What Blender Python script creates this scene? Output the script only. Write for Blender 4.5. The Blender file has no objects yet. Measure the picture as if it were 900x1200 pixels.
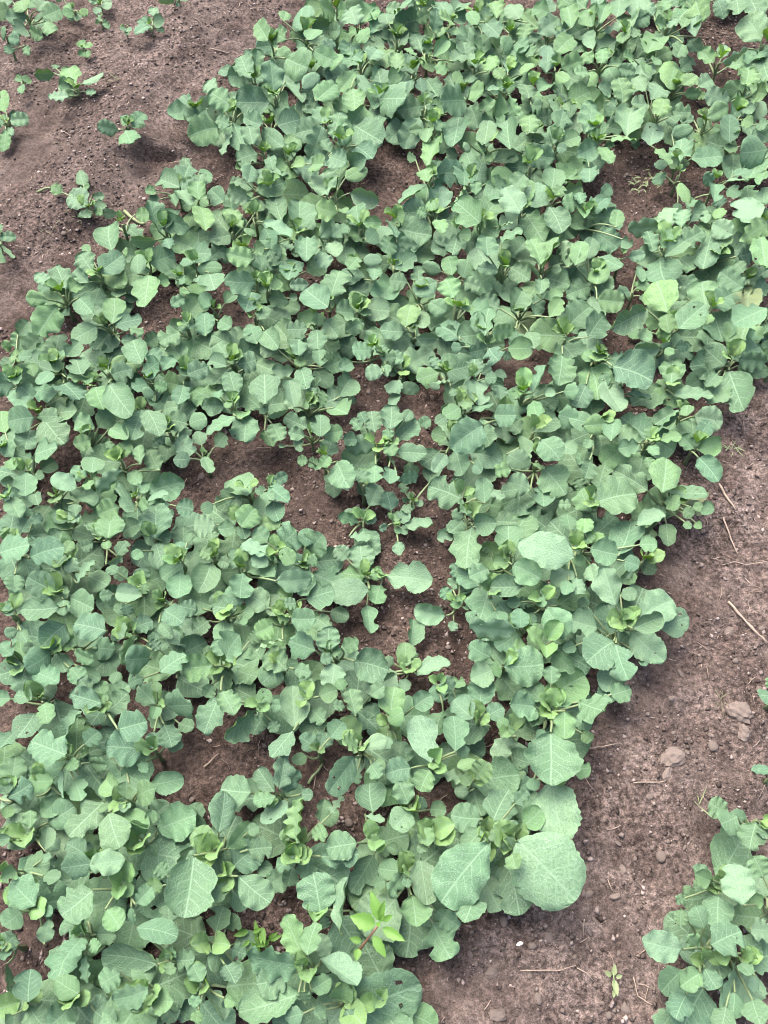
import bpy, math, random
import numpy as np
from mathutils import Vector, Matrix
R = math.radians
random.seed(11); rng = np.random.default_rng(11)
scene = bpy.context.scene
col = scene.collection

# ---------------------------------------------------------------- camera, sky, light, exposure
cam = bpy.data.cameras.new('camera'); camo = bpy.data.objects.new('camera', cam); col.objects.link(camo)
camo.location = (0, 0, 1.40); camo.rotation_euler = (R(30), 0, 0)
cam.sensor_fit = 'VERTICAL'; cam.angle = R(60); cam.clip_start = .02; cam.clip_end = 500
cam.sensor_height = 32; cam.lens = 16 / math.tan(R(30))
scene.camera = camo
SUN_EL, SUN_AZ = R(62), R(-35)
w = bpy.data.worlds.new('World'); scene.world = w; w.use_nodes = True
nt = w.node_tree; bg = nt.nodes['Background']
sky = nt.nodes.new('ShaderNodeTexSky'); sky.sky_type = 'NISHITA'; sky.sun_disc = False
sky.sun_elevation = SUN_EL; sky.sun_rotation = SUN_AZ; sky.air_density = 1.0; sky.dust_density = 9.0; sky.ozone_density = .6
nt.links.new(sky.outputs[0], bg.inputs[0]); bg.inputs[1].default_value = .13
sl = bpy.data.lights.new('sun', 'SUN'); so = bpy.data.objects.new('sun', sl); col.objects.link(so)
sl.energy = 1.3; sl.angle = R(40); sl.color = (1, .95, .88)
d = Vector((math.sin(SUN_AZ) * math.cos(SUN_EL), math.cos(SUN_AZ) * math.cos(SUN_EL), math.sin(SUN_EL)))
so.rotation_euler = (-d).to_track_quat('-Z', 'Y').to_euler(); so.location = d * 20
vs = scene.view_settings; vs.view_transform = 'Standard'; vs.look = 'None'; vs.exposure = 1.58; vs.gamma = 1
vs.use_curve_mapping = False
cy = scene.cycles; cy.filter_width = .95; cy.max_bounces = 4; cy.diffuse_bounces = 2; cy.glossy_bounces = 2; cy.transmission_bounces = 3; cy.transparent_max_bounces = 4; cy.caustics_reflective = False; cy.caustics_refractive = False

# ---------------------------------------------------------------- helpers
def link(o, parent=None):
    col.objects.link(o)
    if parent is not None: o.parent = parent
    return o
def tag(o, label=None, cat=None, group=None, kind=None):
    if label: o['label'] = label
    if cat: o['category'] = cat
    if group: o['group'] = group
    if kind: o['kind'] = kind
    return o
def mesh(name, v, f, mat, smooth=True):
    m = bpy.data.meshes.new(name); m.from_pydata([tuple(p) for p in v], [], [tuple(q) for q in f]); m.materials.append(mat)
    if smooth: m.polygons.foreach_set('use_smooth', [True] * len(m.polygons))
    m.update(); return m
class NT:
    """tiny node helper"""
    def __init__(s, name):
        s.m = bpy.data.materials.new(name); s.m.use_nodes = True; s.t = s.m.node_tree
        s.b = s.t.nodes['Principled BSDF']; s.o = s.t.nodes['Material Output']
    def n(s, typ, **k):
        x = s.t.nodes.new(typ)
        for a, b in k.items(): setattr(x, a, b)
        return x
    def l(s, a, b): s.t.links.new(a, b)
    def put(s, sock, v):
        if hasattr(v, 'is_output') or hasattr(v, 'links'): s.l(v, sock)
        else: sock.default_value = v
    def math(s, op, a, b=None, c=None, clamp=False):
        x = s.n('ShaderNodeMath', operation=op, use_clamp=clamp)
        for i, v in enumerate((a, b, c)):
            if v is not None: s.put(x.inputs[i], v)
        return x.outputs[0]
    def mix(s, f, a, b, mode='MIX'):
        x = s.n('ShaderNodeMix', data_type='RGBA', blend_type=mode); s.put(x.inputs[0], f); s.put(x.inputs[6], a); s.put(x.inputs[7], b)
        return x.outputs[2]
    def ramp(s, f, *stops):
        x = s.n('ShaderNodeValToRGB'); e = x.color_ramp.elements
        e[0].position, e[0].color = stops[0]; e[1].position, e[1].color = stops[-1]
        for p, c in stops[1:-1]: q = e.new(p); q.color = c
        s.put(x.inputs[0], f); return x.outputs[0]
    def mapr(s, f, a, b, c, d):
        x = s.n('ShaderNodeMapRange'); s.put(x.inputs[0], f)
        for i, v in enumerate((a, b, c, d)): x.inputs[i + 1].default_value = v
        return x.outputs[0]
    def noise(s, vec, sc, det=4, rough=.6, dim='3D'):
        x = s.n('ShaderNodeTexNoise', noise_dimensions=dim); s.l(vec, x.inputs['Vector']); x.inputs['Scale'].default_value = sc
        x.inputs['Detail'].default_value = det; x.inputs['Roughness'].default_value = rough; return x.outputs[0]
    def bump(s, h, st, dist):
        x = s.n('ShaderNodeBump'); x.inputs['Strength'].default_value = st; x.inputs['Distance'].default_value = dist; s.l(h, x.inputs['Height']); return x.outputs[0]

# ---------------------------------------------------------------- materials
def soil_material():
    s = NT('soil'); g = s.n('ShaderNodeNewGeometry').outputs['Position']
    big = s.noise(g, 1.6, 3); mid = s.noise(g, 14, 5); fine = s.noise(g, 130, 4, .7); grit = s.noise(g, 420, 3, .6)
    c = s.ramp(mid, (.30, (.052, .039, .036, 1)), (.52, (.110, .088, .081, 1)), (.72, (.170, .140, .131, 1)))
    c = s.mix(s.mapr(big, .38, .62, 0, .55), c, (.064, .048, .043, 1))
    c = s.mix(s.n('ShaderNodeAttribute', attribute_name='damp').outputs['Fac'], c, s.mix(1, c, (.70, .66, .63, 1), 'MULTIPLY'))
    f = s.ramp(fine, (.36, (.30, .28, .28, 1)), (.50, (1, 1, 1, 1)), (.62, (2.0, 1.95, 1.95, 1)))
    c = s.mix(s.mapr(s.noise(g, 5.5, 3), .36, .60, .35, 1), c, f, 'MULTIPLY')
    f2 = s.ramp(grit, (.36, (.62, .60, .60, 1)), (.62, (1.3, 1.3, 1.3, 1)))
    c = s.mix(.85, c, f2, 'MULTIPLY')
    s.l(c, s.b.inputs['Base Color']); s.b.inputs['Roughness'].default_value = .92; s.b.inputs['Specular IOR Level'].default_value = .2
    h = s.math('ADD', s.math('MULTIPLY', fine, 1.0), s.math('MULTIPLY', grit, .45))
    s.l(s.bump(h, .9, .006), s.b.inputs['Normal'])
    return s.m
def crumb_material(name, a, b, c):
    s = NT(name); g = s.n('ShaderNodeNewGeometry').outputs
    rnd = g['Random Per Island']; n = s.noise(g['Position'], 160, 4, .65)
    k = s.ramp(rnd, (0, a), (.6, b), (1, c))
    k = s.mix(.7, k, s.ramp(n, (.3, (.5, .5, .5, 1)), (.7, (1.35, 1.35, 1.35, 1))), 'MULTIPLY')
    s.l(k, s.b.inputs['Base Color']); s.b.inputs['Roughness'].default_value = .9; s.b.inputs['Specular IOR Level'].default_value = .2
    s.l(s.bump(n, .6, .003), s.b.inputs['Normal']); return s.m
def leaf_material():
    s = NT('cabbage_leaf')
    oi = s.n('ShaderNodeObjectInfo'); uv = s.n('ShaderNodeUVMap', uv_map='blade').outputs[0]; xy = s.n('ShaderNodeUVMap', uv_map='plan').outputs[0]
    geo = s.n('ShaderNodeNewGeometry').outputs
    a = s.n('ShaderNodeSeparateXYZ'); s.l(uv, a.inputs[0]); b = s.n('ShaderNodeSeparateXYZ'); s.l(xy, b.inputs[0])
    t = a.outputs[0]; v = s.math('ABSOLUTE', s.math('SUBTRACT', s.math('MULTIPLY', a.outputs[1], 2), 1)); y = s.math('ABSOLUTE', s.math('SUBTRACT', b.outputs[1], .5))
    # veins: a tapering midrib, side veins leaving it at a slant, a net of fine ones
    wob = s.noise(xy, 5, 0)
    rib = s.mapr(y, .006, .026, 1, 0)
    ph = s.math('ADD', s.math('MULTIPLY', s.math('SUBTRACT', t, s.math('MULTIPLY', v, .30)), 6.2), s.math('MULTIPLY', wob, .55))
    tri = s.math('ABSOLUTE', s.math('SUBTRACT', s.math('FRACT', ph), .5))
    side = s.math('MULTIPLY', s.mapr(tri, .015, .10, 1, 0), s.mapr(v, .35, .98, 1, .15))
    vor = s.n('ShaderNodeTexVoronoi', feature='DISTANCE_TO_EDGE'); s.l(xy, vor.inputs['Vector']); vor.inputs['Scale'].default_value = 15
    net = s.mapr(vor.outputs['Distance'], 0, .07, 1, 0)
    vein = s.math('MAXIMUM', s.math('MAXIMUM', rib, s.math('MULTIPLY', side, .7)), s.math('MULTIPLY', net, .10), clamp=True)
    # colour of the blade: its own tint, mottled, a waxy bloom, paler veins
    off = s.n('ShaderNodeVectorMath', operation='ADD'); s.l(xy, off.inputs[0])
    rr = s.n('ShaderNodeCombineXYZ'); s.l(s.math('MULTIPLY', oi.outputs['Random'], 37), rr.inputs[0]); s.l(s.math('MULTIPLY', oi.outputs['Random'], 19), rr.inputs[2]); s.l(rr.outputs[0], off.inputs[1])
    o = off.outputs[0]
    m1 = s.noise(o, 3.2, 2); m2 = s.noise(o, 26, 2, .6); m3 = s.noise(o, 62, 1, .5)
    c = s.mix(s.mapr(m1, .35, .65, 0, .55), oi.outputs['Color'], s.mix(1, oi.outputs['Color'], (.74, .82, .84, 1), 'MULTIPLY'))
    c = s.mix(.75, c, s.ramp(m2, (.36, (.56, .62, .60, 1)), (.64, (1.42, 1.34, 1.36, 1))), 'MULTIPLY')
    bloom = s.math('MULTIPLY', s.mapr(m3, .60, .645, 0, 1), s.mapr(m1, .40, .60, .18, .75))
    c = s.mix(bloom, c, (.38, .46, .40, 1))
    c = s.mix(s.math('MULTIPLY', vein, .85), c, (.26, .41, .25, 1))
    # the odd yellowing or brown fleck at the rim
    fl = s.math('MULTIPLY', s.mapr(m1, .62, .72, 0, 1), s.mapr(v, .72, .98, 0, .6))
    c = s.mix(fl, c, (.17, .18, .07, 1))
    c = s.mix(s.mapr(v, .90, .99, 0, .35), c, (.22, .36, .18, 1))
    under = s.mix(.55, c, (.14, .235, .17, 1))
    c = s.mix(geo['Backfacing'], c, under)
    s.l(c, s.b.inputs['Base Color'])
    s.l(s.mapr(m2, .3, .7, .62, .46), s.b.inputs['Roughness']); s.b.inputs['Specular IOR Level'].default_value = .14
    s.l(s.bump(m2, .8, .0018), s.b.inputs['Normal'])
    tr = s.n('ShaderNodeBsdfTranslucent'); s.l(s.mix(1, c, (1.0, 1.15, .45, 1), 'MULTIPLY'), tr.inputs[0])
    mx = s.n('ShaderNodeMixShader'); mx.inputs[0].default_value = .10; s.l(s.b.outputs[0], mx.inputs[1]); s.l(tr.outputs[0], mx.inputs[2]); s.l(mx.outputs[0], s.o.inputs[0])
    return s.m
def plain(name, c, rough=.6, var=.35, scale=90):
    s = NT(name); p = s.n('ShaderNodeTexCoord').outputs['Object']; n = s.noise(p, scale, 4)
    k = s.mix(1, c + (1,), s.ramp(n, (.3, (1 - var, 1 - var, 1 - var, 1)), (.7, (1 + var, 1 + var, 1 + var, 1))), 'MULTIPLY')
    s.l(k, s.b.inputs['Base Color']); s.b.inputs['Roughness'].default_value = rough
    s.l(s.bump(n, .3, .002), s.b.inputs['Normal']); return s.m
M_SOIL = soil_material(); M_LEAF = leaf_material()
M_CRUMB = crumb_material('soil_crumb', (.046, .035, .032, 1), (.122, .099, .091, 1), (.36, .30, .285, 1))
M_CLOD = plain('dry_clod', (.125, .102, .093), .95, .5, 120)
M_STONE = plain('clod_pale', (.165, .134, .121), .95, .5, 90)
M_PET = plain('petiole', (.19, .26, .135), .5, .2, 60)
M_STEM = plain('stem', (.13, .18, .09), .6, .3, 60)
M_STRAW = plain('straw', (.27, .215, .18), .8, .35, 70)
M_WHITE = plain('chalk', (.62, .60, .56), .8, .2, 90)
M_WEED = plain('weed_leaf', (.092, .215, .034), .5, .3, 60)
M_WEEDPALE = plain('weed_pale', (.17, .22, .11), .6, .3, 60)
M_WEEDSTEM = plain('weed_stem', (.22,.13,.08), .6, .3, 60)
M_DULL = plain('weed_dull', (.12, .12, .075), .8, .3, 60)
M_DRY = plain('dry_leaf', (.36, .29, .14), .8, .3, 60)

# ---------------------------------------------------------------- ground
def vnoise(x, y, sc, seed):
    """smooth value noise, arrays"""
    r = np.random.default_rng(seed).random((256, 256)); X, Y = x * sc, y * sc
    i, j = np.floor(X).astype(int), np.floor(Y).astype(int); fx, fy = X - i, Y - j; fx = fx * fx * (3 - 2 * fx); fy = fy * fy * (3 - 2 * fy)
    g = lambda a, b: r[a % 256, b % 256]
    return (g(i, j) * (1 - fx) + g(i + 1, j) * fx) * (1 - fy) + (g(i, j + 1) * (1 - fx) + g(i + 1, j + 1) * fx) * fy - .5
BEDL = ([-0.57, -0.85, -0.75, -0.68, -0.57, -0.51, -0.38, -0.46, -0.33, -0.21], [0.0, 1.17, 1.29, 1.44, 1.54, 1.75, 1.78, 2.0, 2.19, 2.42])
BEDR = ([0.05, 0.06, 0.13, 0.29, 0.32, 0.4, 0.51, 0.52, 0.63, 0.73, 0.9, 1.28], [0.0, 0.07, 0.12, 0.17, 0.35, 0.46, 0.62, 0.76, 0.9, 1.09, 1.26, 2.42])
def swell(x, y):
    # a shallow furrow runs along the bed's far left side, the bank rises beyond it
    fur = -.034 * np.exp(-((x - np.interp(y, BEDL[1], BEDL[0]) + .05) / .07) ** 2) * np.clip((y - 1.2) / .3, 0, 1) * np.clip((2.3 - y) / .3, 0, 1)
    bank = .038 * np.exp(-((x + .62 + .45 * (2.05 - y) * 0 - .28 * (y - 1.75)) / .20) ** 2) * np.clip((y - 1.1) / .5, 0, 1)
    return .022 * vnoise(x, y, 1.7, 1) + .012 * vnoise(x, y, 5, 2) + bank + fur
def height(x, y):
    k = np.exp(-np.maximum(0, np.hypot(x, y - 1.2) - 2.2))
    c = np.abs(vnoise(x, y, 55, 5))
    return swell(x, y) * k + k * (.015 * vnoise(x, y, 16, 3) + .010 * vnoise(x, y, 38, 4) + .010 * (.25 - c) + .004 * vnoise(x, y, 110, 6))
def axis(lo, hi, step, far):
    a = list(np.arange(lo, hi, step)); g = step; p = [a[0]]; q = [a[-1]]
    while q[-1] < far: g *= 1.35; p.insert(0, p[0] - g); q.append(q[-1] + g)
    return np.array(p[:-1] + a + q[1:])
gx = axis(-1.35, 1.35, .0065, 120); gy = axis(-.35, 2.85, .0065, 120)
X, Y = np.meshgrid(gx, gy); Z = height(X, Y); nx, ny = len(gx), len(gy)
V = np.stack([X.ravel(), Y.ravel(), Z.ravel()], 1)
I = (np.arange(ny - 1)[:, None] * nx + np.arange(nx - 1)[None]).ravel(); Fq = np.stack([I, I + 1, I + nx + 1, I + nx], 1)
gm = bpy.data.meshes.new('ground'); gm.vertices.add(len(V)); gm.vertices.foreach_set('co', V.ravel())
gm.loops.add(Fq.size); gm.loops.foreach_set('vertex_index', Fq.ravel().astype(np.int32)); gm.polygons.add(len(Fq))
gm.polygons.foreach_set('loop_start', np.arange(0, Fq.size, 4, dtype=np.int32)); gm.polygons.foreach_set('use_smooth', np.ones(len(Fq), bool))
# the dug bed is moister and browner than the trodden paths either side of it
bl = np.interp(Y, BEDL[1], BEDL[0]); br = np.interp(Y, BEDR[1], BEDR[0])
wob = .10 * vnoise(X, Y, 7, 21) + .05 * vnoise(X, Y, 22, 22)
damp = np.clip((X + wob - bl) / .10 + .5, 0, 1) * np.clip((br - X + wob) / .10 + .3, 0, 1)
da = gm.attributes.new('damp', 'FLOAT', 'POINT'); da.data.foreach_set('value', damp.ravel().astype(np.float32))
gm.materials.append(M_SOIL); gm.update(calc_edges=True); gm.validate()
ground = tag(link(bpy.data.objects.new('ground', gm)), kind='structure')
def hz(x, y): return float(height(np.array([x]), np.array([y]))[0])

# ---------------------------------------------------------------- loose soil
def ico(sub):
    import bmesh
    bm = bmesh.new(); bmesh.ops.create_icosphere(bm, subdivisions=sub, radius=1)
    v = np.array([p.co[:] for p in bm.verts]); f = np.array([[q.index for q in g.verts] for g in bm.faces]); bm.free(); return v, f
V2, F2 = ico(2); V3, F3 = ico(3)
V1 = np.array([(1, 0, 0), (-1, 0, 0), (0, 1, 0), (0, -1, 0), (0, 0, 1), (0, 0, -1)], float); F1 = np.array([(0, 2, 4), (2, 1, 4), (1, 3, 4), (3, 0, 4), (2, 0, 5), (1, 2, 5), (3, 1, 5), (0, 3, 5)])
def rock(v, seed, rough=.3, flat=.65):
    r = np.random.default_rng(seed); k = np.ones(len(v))
    for _ in range(7):
        dd = r.normal(size=3); dd /= np.linalg.norm(dd); k *= 1 - rough * np.clip(v @ dd - r.uniform(.35, .8), 0, 1) * 1.6
    k *= 1 + r.normal(0, rough * (.7 if len(v) < 10 else .16), len(v)); s = np.array([r.uniform(.8, 1.25), r.uniform(.7, 1.05), flat * r.uniform(.8, 1.15)])
    return v * k[:, None] * s
def scatter(name, n, lo, hi, mat, seed, sink=.35, power=2.5):
    r = np.random.default_rng(seed); vs_, fs_ = [], []; protos = [rock(V1, seed * 100 + i, .45, .6) for i in range(24)]
    x = r.uniform(-1.3, 1.3, n); y = r.uniform(-.25, 2.7, n)
    dens = vnoise(x, y, 6, 8) + .6 * vnoise(x, y, 17, 9)
    keep = dens * 1.7 > r.uniform(-.6, .45, n); x, y = x[keep], y[keep]; z = height(x, y); n = len(x)
    s = lo + (hi - lo) * r.random(n) ** power; a = r.uniform(0, 6.28, n)
    for i in range(n):
        p = protos[i % 24] * s[i]; ca, sa = math.cos(a[i]), math.sin(a[i])
        q = np.stack([p[:, 0] * ca - p[:, 1] * sa + x[i], p[:, 0] * sa + p[:, 1] * ca + y[i], p[:, 2] + z[i] + s[i] * (.6 - sink)], 1); vs_.append(q)
    nv = len(V1); Vv = np.concatenate(vs_); Ff = (F1[None] + (np.arange(n) * nv)[:, None, None]).reshape(-1, 3)
    m = bpy.data.meshes.new(name); m.vertices.add(len(Vv)); m.vertices.foreach_set('co', Vv.ravel())
    m.loops.add(Ff.size); m.loops.foreach_set('vertex_index', Ff.ravel().astype(np.int32)); m.polygons.add(len(Ff))
    m.polygons.foreach_set('loop_start', np.arange(0, Ff.size, 3, dtype=np.int32)); m.materials.append(mat); m.update(calc_edges=True)
    o = link(bpy.data.objects.new(name, m)); return o
M_PALE = crumb_material('dry_crumb', (.10, .082, .075, 1), (.165, .136, .126, 1), (.29, .245, .228, 1))
tag(scatter('soil_crumbs', 105000, .0011, .0062, M_CRUMB, 3, .45, 2.6), 'loose brown soil crumbs strewn over the bare ground', 'soil', kind='stuff')
tag(scatter('dry_crumbs', 6500, .0025, .0065, M_PALE, 5, .5, 2), 'pale dry soil crumbs lying loose on the darker soil', 'soil', kind='stuff')
# clods about a fingertip wide: pieces of the ground, each its own
clod_meshes = [mesh('clod', rock(V2, 500 + i, .38, .6), F2, M_CLOD) for i in range(12)]
SPOTS = [(0.708,0.874,0.0044),(0.464,0.404,0.004),(-0.744,1.844,0.0085),(0.113,0.636,0.0056),(0.617,0.477,0.0073),(0.301,0.165,0.0051),(0.67,0.797,0.0038),(-0.822,1.625,0.0051),(0.13,0.074,0.0042),(0.029,0.707,0.0041),(-0.058,0.62,0.0039),(0.601,1.673,0.0067),(0.211,0.096,0.0077),(0.572,0.583,0.0037),(0.568,1.716,0.008),(0.352,0.235,0.0052),(-0.992,2.173,0.0035),(-0.341,0.887,0.0068),(-0.876,2.017,0.0075),(0.602,0.646,0.0035),(0.27,0.082,0.0038),(0.703,1.008,0.0036),(0.577,0.772,0.0059),(0.205,0.058,0.0058),(-0.58,2.315,0.004),(-0.027,0.608,0.007),(0.25,0.049,0.0036),(0.188,0.051,0.0037),(-0.09,0.839,0.0049),(0.783,1.996,0.004),(0.326,0.335,0.0056),(0.495,0.505,0.0081),(0.07,0.519,0.0038),(-0.294,0.297,0.0067),(0.107,0.544,0.0056),(0.071,0.051,0.0035),(-0.519,2.075,0.0081),(0.523,0.401,0.0039),(0.333,0.086,0.0042),(-0.787,2.226,0.0036),(0.488,0.395,0.004),(0.039,0.613,0.0035),(-0.678,2.295,0.0036),(0.619,0.621,0.0035),(-0.735,1.719,0.0035),(0.171,0.127,0.0086),(0.894,2.264,0.0051),(0.766,1.704,0.006),(-0.16,0.836,0.0058),(0.481,0.374,0.004),(-0.519,2.199,0.0053),(-0.556,1.693,0.0069),(0.293,0.166,0.0051),(0.524,0.384,0.0088),(0.122,0.086,0.0041),(0.636,0.843,0.0041),(0.213,0.029,0.0075),(-0.27,0.89,0.0047),(0.497,1.313,0.0067),(-0.909,1.861,0.0047),(-0.668,2.193,0.0064),(0.303,0.025,0.0036),(-0.482,2.22,0.0052),(0.192,0.111,0.0037),(-0.396,1.725,0.0053),(0.496,0.249,0.0041),(0.033,1.717,0.0056),(0.668,0.71,0.0039),(-0.053,0.265,0.0085),(0.403,0.229,0.0051),(0.07,0.835,0.0058),(0.784,1.974,0.004),(0.588,0.526,0.008),(0.63,0.735,0.0035),(-0.661,1.879,0.0079),(0.638,0.841,0.0038),(0.611,1.728,0.0036),(0.31,0.01,0.0046),(0.414,0.218,0.0087),(0.668,0.748,0.0051),(0.411,0.304,0.0072),(-0.443,2.286,0.008),(0.375,0.214,0.0042),(-0.848,2.293,0.0035),(0.59,1.672,0.004),(0.595,0.443,0.0042),(0.267,0.01,0.0035),(0.453,0.23,0.0041),(-0.514,0.081,0.0049),(-0.707,1.511,0.0072),(0.609,0.494,0.0036),(0.295,0.114,0.0061),(-0.587,2.151,0.0038),(0.126,0.554,0.0035),(0.324,0.183,0.0049),(0.336,0.017,0.0089),(0.404,0.35,0.0035),(0.095,1.075,0.0048),(-0.22,0.387,0.004),(-0.635,1.981,0.008),(0.637,0.859,0.0037),(0.258,0.124,0.0058),(0.508,1.432,0.0049),(0.423,0.383,0.0035),(0.644,0.585,0.0058),(-0.669,2.271,0.0038),(0.099,0.713,0.0037),(0.566,0.641,0.0042),(-0.345,0.867,0.0039),(0.65,0.859,0.0039),(-0.609,1.992,0.0045),(0.135,0.528,0.0035),(-0.17,0.802,0.0036),(0.236,0.108,0.0076),(0.368,0.406,0.0035),(0.306,0.128,0.005),(0.057,0.684,0.0045),(0.52,0.342,0.0035),(-0.074,0.318,0.0035),(-0.031,1.083,0.0071)]
for i, (x, y, s) in enumerate(SPOTS):
    o = link(bpy.data.objects.new('clod', clod_meshes[i % 12]), ground)
    o.location = (x, y, hz(x, y) + s * .12); o.rotation_euler = (0, 0, random.uniform(0, 6.28)); o.scale = (s * random.uniform(.8, 1.2), s, s * random.uniform(.75, 1.1))

# ---------------------------------------------------------------- tubes
def tube(pts, rad, sides=6):
    v, f = [], []; n = len(pts); P = [Vector(p) for p in pts]
    rad = rad if hasattr(rad, '__len__') else [rad] * n
    for i, p in enumerate(P):
        tg = (P[min(i + 1, n - 1)] - P[max(i - 1, 0)]).normalized(); a = tg.orthogonal().normalized() if i == 0 else (ax - tg * ax.dot(tg)).normalized(); ax = a; b = tg.cross(a)
        for k in range(sides):
            q = 6.2832 * k / sides; v.append(p + (a * math.cos(q) + b * math.sin(q)) * rad[i])
    for i in range(n - 1):
        for k in range(sides): f.append((i * sides + k, i * sides + (k + 1) % sides, (i + 1) * sides + (k + 1) % sides, (i + 1) * sides + k))
    f.append(tuple(range(sides))[::-1]); f.append(tuple(range((n - 1) * sides, n * sides))); return v, f

# ---------------------------------------------------------------- leaf blades
def blade(seed, kind='leaf'):
    """a rounded, scalloped blade: base at the origin, tip at x = 1, one unit wide, upper face +z"""
    r = random.Random(seed); NI, NJ = (30, 12) if kind == 'leaf' else (14, 8)
    fold = r.uniform(.02, .30); droop = r.uniform(-.10, .24); cup = r.uniform(-.06, .08); amp = r.choice((r.uniform(.015, .05), r.uniform(.05, .095))); fr = r.uniform(2.2, 4.2)
    p1, p2, p3 = (r.uniform(0, 6.28) for _ in range(3)); teeth = r.randint(10, 15); ta = r.uniform(.02, .052); wide = r.uniform(.46, .62); skew = r.uniform(-.06, .06); twist = r.uniform(-.35, .35)
    lob = r.uniform(0, .09); lf = r.uniform(1.1, 2.6)
    bend = r.uniform(-.10, .10); edge = r.uniform(-.11, .12)
    if kind == 'heart': fold, cup, droop, amp = r.uniform(.25, .5), .2, -.1, .05
    bites = [(r.uniform(.25, .95), r.choice((-1, 1)), r.uniform(.04, .11), r.uniform(.15, .5)) for _ in range(r.choice((0, 0, 0, 1, 1, 2, 3)))] if kind == 'leaf' else []
    holes = [(r.uniform(.2, .85), r.uniform(-.75, .75), r.uniform(.018, .034)) for _ in range(r.choice((0, 0, 0, 0, 0, 0, 0, 0, 1, 3)))] if kind == 'leaf' else []
    v, uv, xy = [], [], []
    for i in range(NI + 1):
        t = (1 - math.cos(math.pi * i / NI)) / 2
        u = t ** (math.log(.5) / math.log(wide)); hw = .5 * math.sqrt(max(0, 4 * u * (1 - u))) ** .92
        hw *= .30 + .70 * min(1, (t / .22)) ** .8 if t < .22 else 1
        for j in range(-NJ // 2, NJ // 2 + 1):
            q = 2 * j / NJ; sd = 1 if q > 0 else -1; e = abs(q)
            wv = hw * (1 + e ** 3 * ta * (1.6 * abs(((t * teeth + (p1 if sd > 0 else p2)) % 1) - .5) * 2 - .8) * min(1, 8 * t) * 1.6)
            wv *= 1 + e * e * lob * math.sin(t * lf * 6.28 + (p3 if sd > 0 else p1))
            for bt, bs, bw, bd in bites:
                if bs == sd: wv *= 1 - bd * math.exp(-((t - bt) / bw) ** 2) * e
            y = q * wv; x = t + (e ** 4) * ta * .5 * math.sin(t * teeth * 6.28 + p3) * .4
            yy = y + bend * math.sin(math.pi * t) * .5 + skew * t * t * .5
            z = fold * abs(y) - droop * (t - .25) * (t - .25) + cup * (t * (1 - t)) * 2 + edge * e * e * e * abs(y) * 2.2
            z += amp * e * e * math.sin(fr * 6.28 * t + (p1 if sd > 0 else p2)) + twist * y * (t - .3)
            z += .006 * (1 - e * .4) * math.cos(6.28 * (t - .3 * e) * 6.2 + p3 * 0) * min(1, e * 3)
            z += .010 * (math.sin(t * 23 + p1 * 3 + q * 4) * math.sin(q * 9 + p2 * 2 + t * 5) + .6 * math.sin(t * 37 + p3) * math.sin(q * 15 + p1)) * min(1, e * 4) * min(1, t * 5)
            v.append((x, yy, z)); uv.append((t, .5 + q / 2)); xy.append((x, .5 + y))
    f = []; W = NJ + 1
    for i in range(NI):
        for j in range(NJ):
            ct = (i + .5) / NI; ct = (1 - math.cos(math.pi * ct)) / 2; cq = (j + .5) / NJ * 2 - 1
            if any(math.hypot(ct - h[0], (cq - h[1]) * .45) < h[2] for h in holes):
                if r.random() < .45: a = i * W + j; f.append(((a, a + W, a + W + 1), (a, a + W + 1, a + 1))[r.randint(0, 1)][::-1])
                continue
            a = i * W + j; f.append((a, a + W, a + W + 1, a + 1)[::-1])
    m = mesh('leaf', v, f, M_LEAF)
    l1 = m.uv_layers.new(name='blade'); l2 = m.uv_layers.new(name='plan')
    for lp in m.loops: l1.data[lp.index].uv = uv[lp.vertex_index]; l2.data[lp.index].uv = xy[lp.vertex_index]
    return m
BLADES = [blade(100 + i) for i in range(48)]
HEARTS = [blade(300 + i, 'heart') for i in range(8)]
def petiole_mesh(i):
    """unit stalk from the origin to (1,0,0), sagging or arching"""
    r = random.Random(900 + i); k = r.uniform(-.05, .16); s = r.uniform(-.06, .06)
    pts = [(t, s * math.sin(math.pi * t), k * math.sin(math.pi * t)) for t in np.linspace(0, 1.02, 7)]
    v, f = tube(pts, 1.0, 5); out = []
    for a, p in enumerate(v):
        c = Vector(pts[a // 5]); out.append((c.x, c.y + (p.y - c.y) * .0001, c.z + (p.z - c.z) * .0001))
    return v, f, pts
def make_petiole(i):
    r = random.Random(900 + i); k = r.uniform(-.04, .16); s = r.uniform(-.07, .07); n = 7; v = []; f = []
    for a in range(n):
        t = a / (n - 1); rr = .036 * (1.15 - .45 * t)
        for q in range(5): v.append((t * 1.03, s * math.sin(math.pi * t) + rr * math.cos(q * 1.2566), k * math.sin(math.pi * t) + rr * math.sin(q * 1.2566)))
    for a in range(n - 1):
        for q in range(5): f.append((a * 5 + q, a * 5 + (q + 1) % 5, a * 5 + 5 + (q + 1) % 5, a * 5 + 5 + q))
    return mesh('petiole', v, f, M_PET)
PETS = [make_petiole(i) for i in range(10)]
sv, sf = tube([(0, 0, -.02), (.0, 0, .2), (.03, .01, .55), (0, 0, 1.0)], [.16, .11, .10, .11], 7)
STEM = mesh('stem', sv, sf, M_STEM)
AGE = [0, 1]   # the plant at hand: warmer or cooler, lighter or darker than its neighbours
TINT = {'g': ((.036, .106, .030), (.098, .215, .074)), 'y': ((.082, .200, .026), (.135, .270, .046)), 'p': ((.122, .232, .106), (.195, .320, .175)), 'o': ((.20, .22, .045), (.27, .25, .06)), 'h': ((.155, .330, .026), (.25, .44, .050))}  # p: paler tint, partly sky reflection put into the colour, partly pale seedlings
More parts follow.
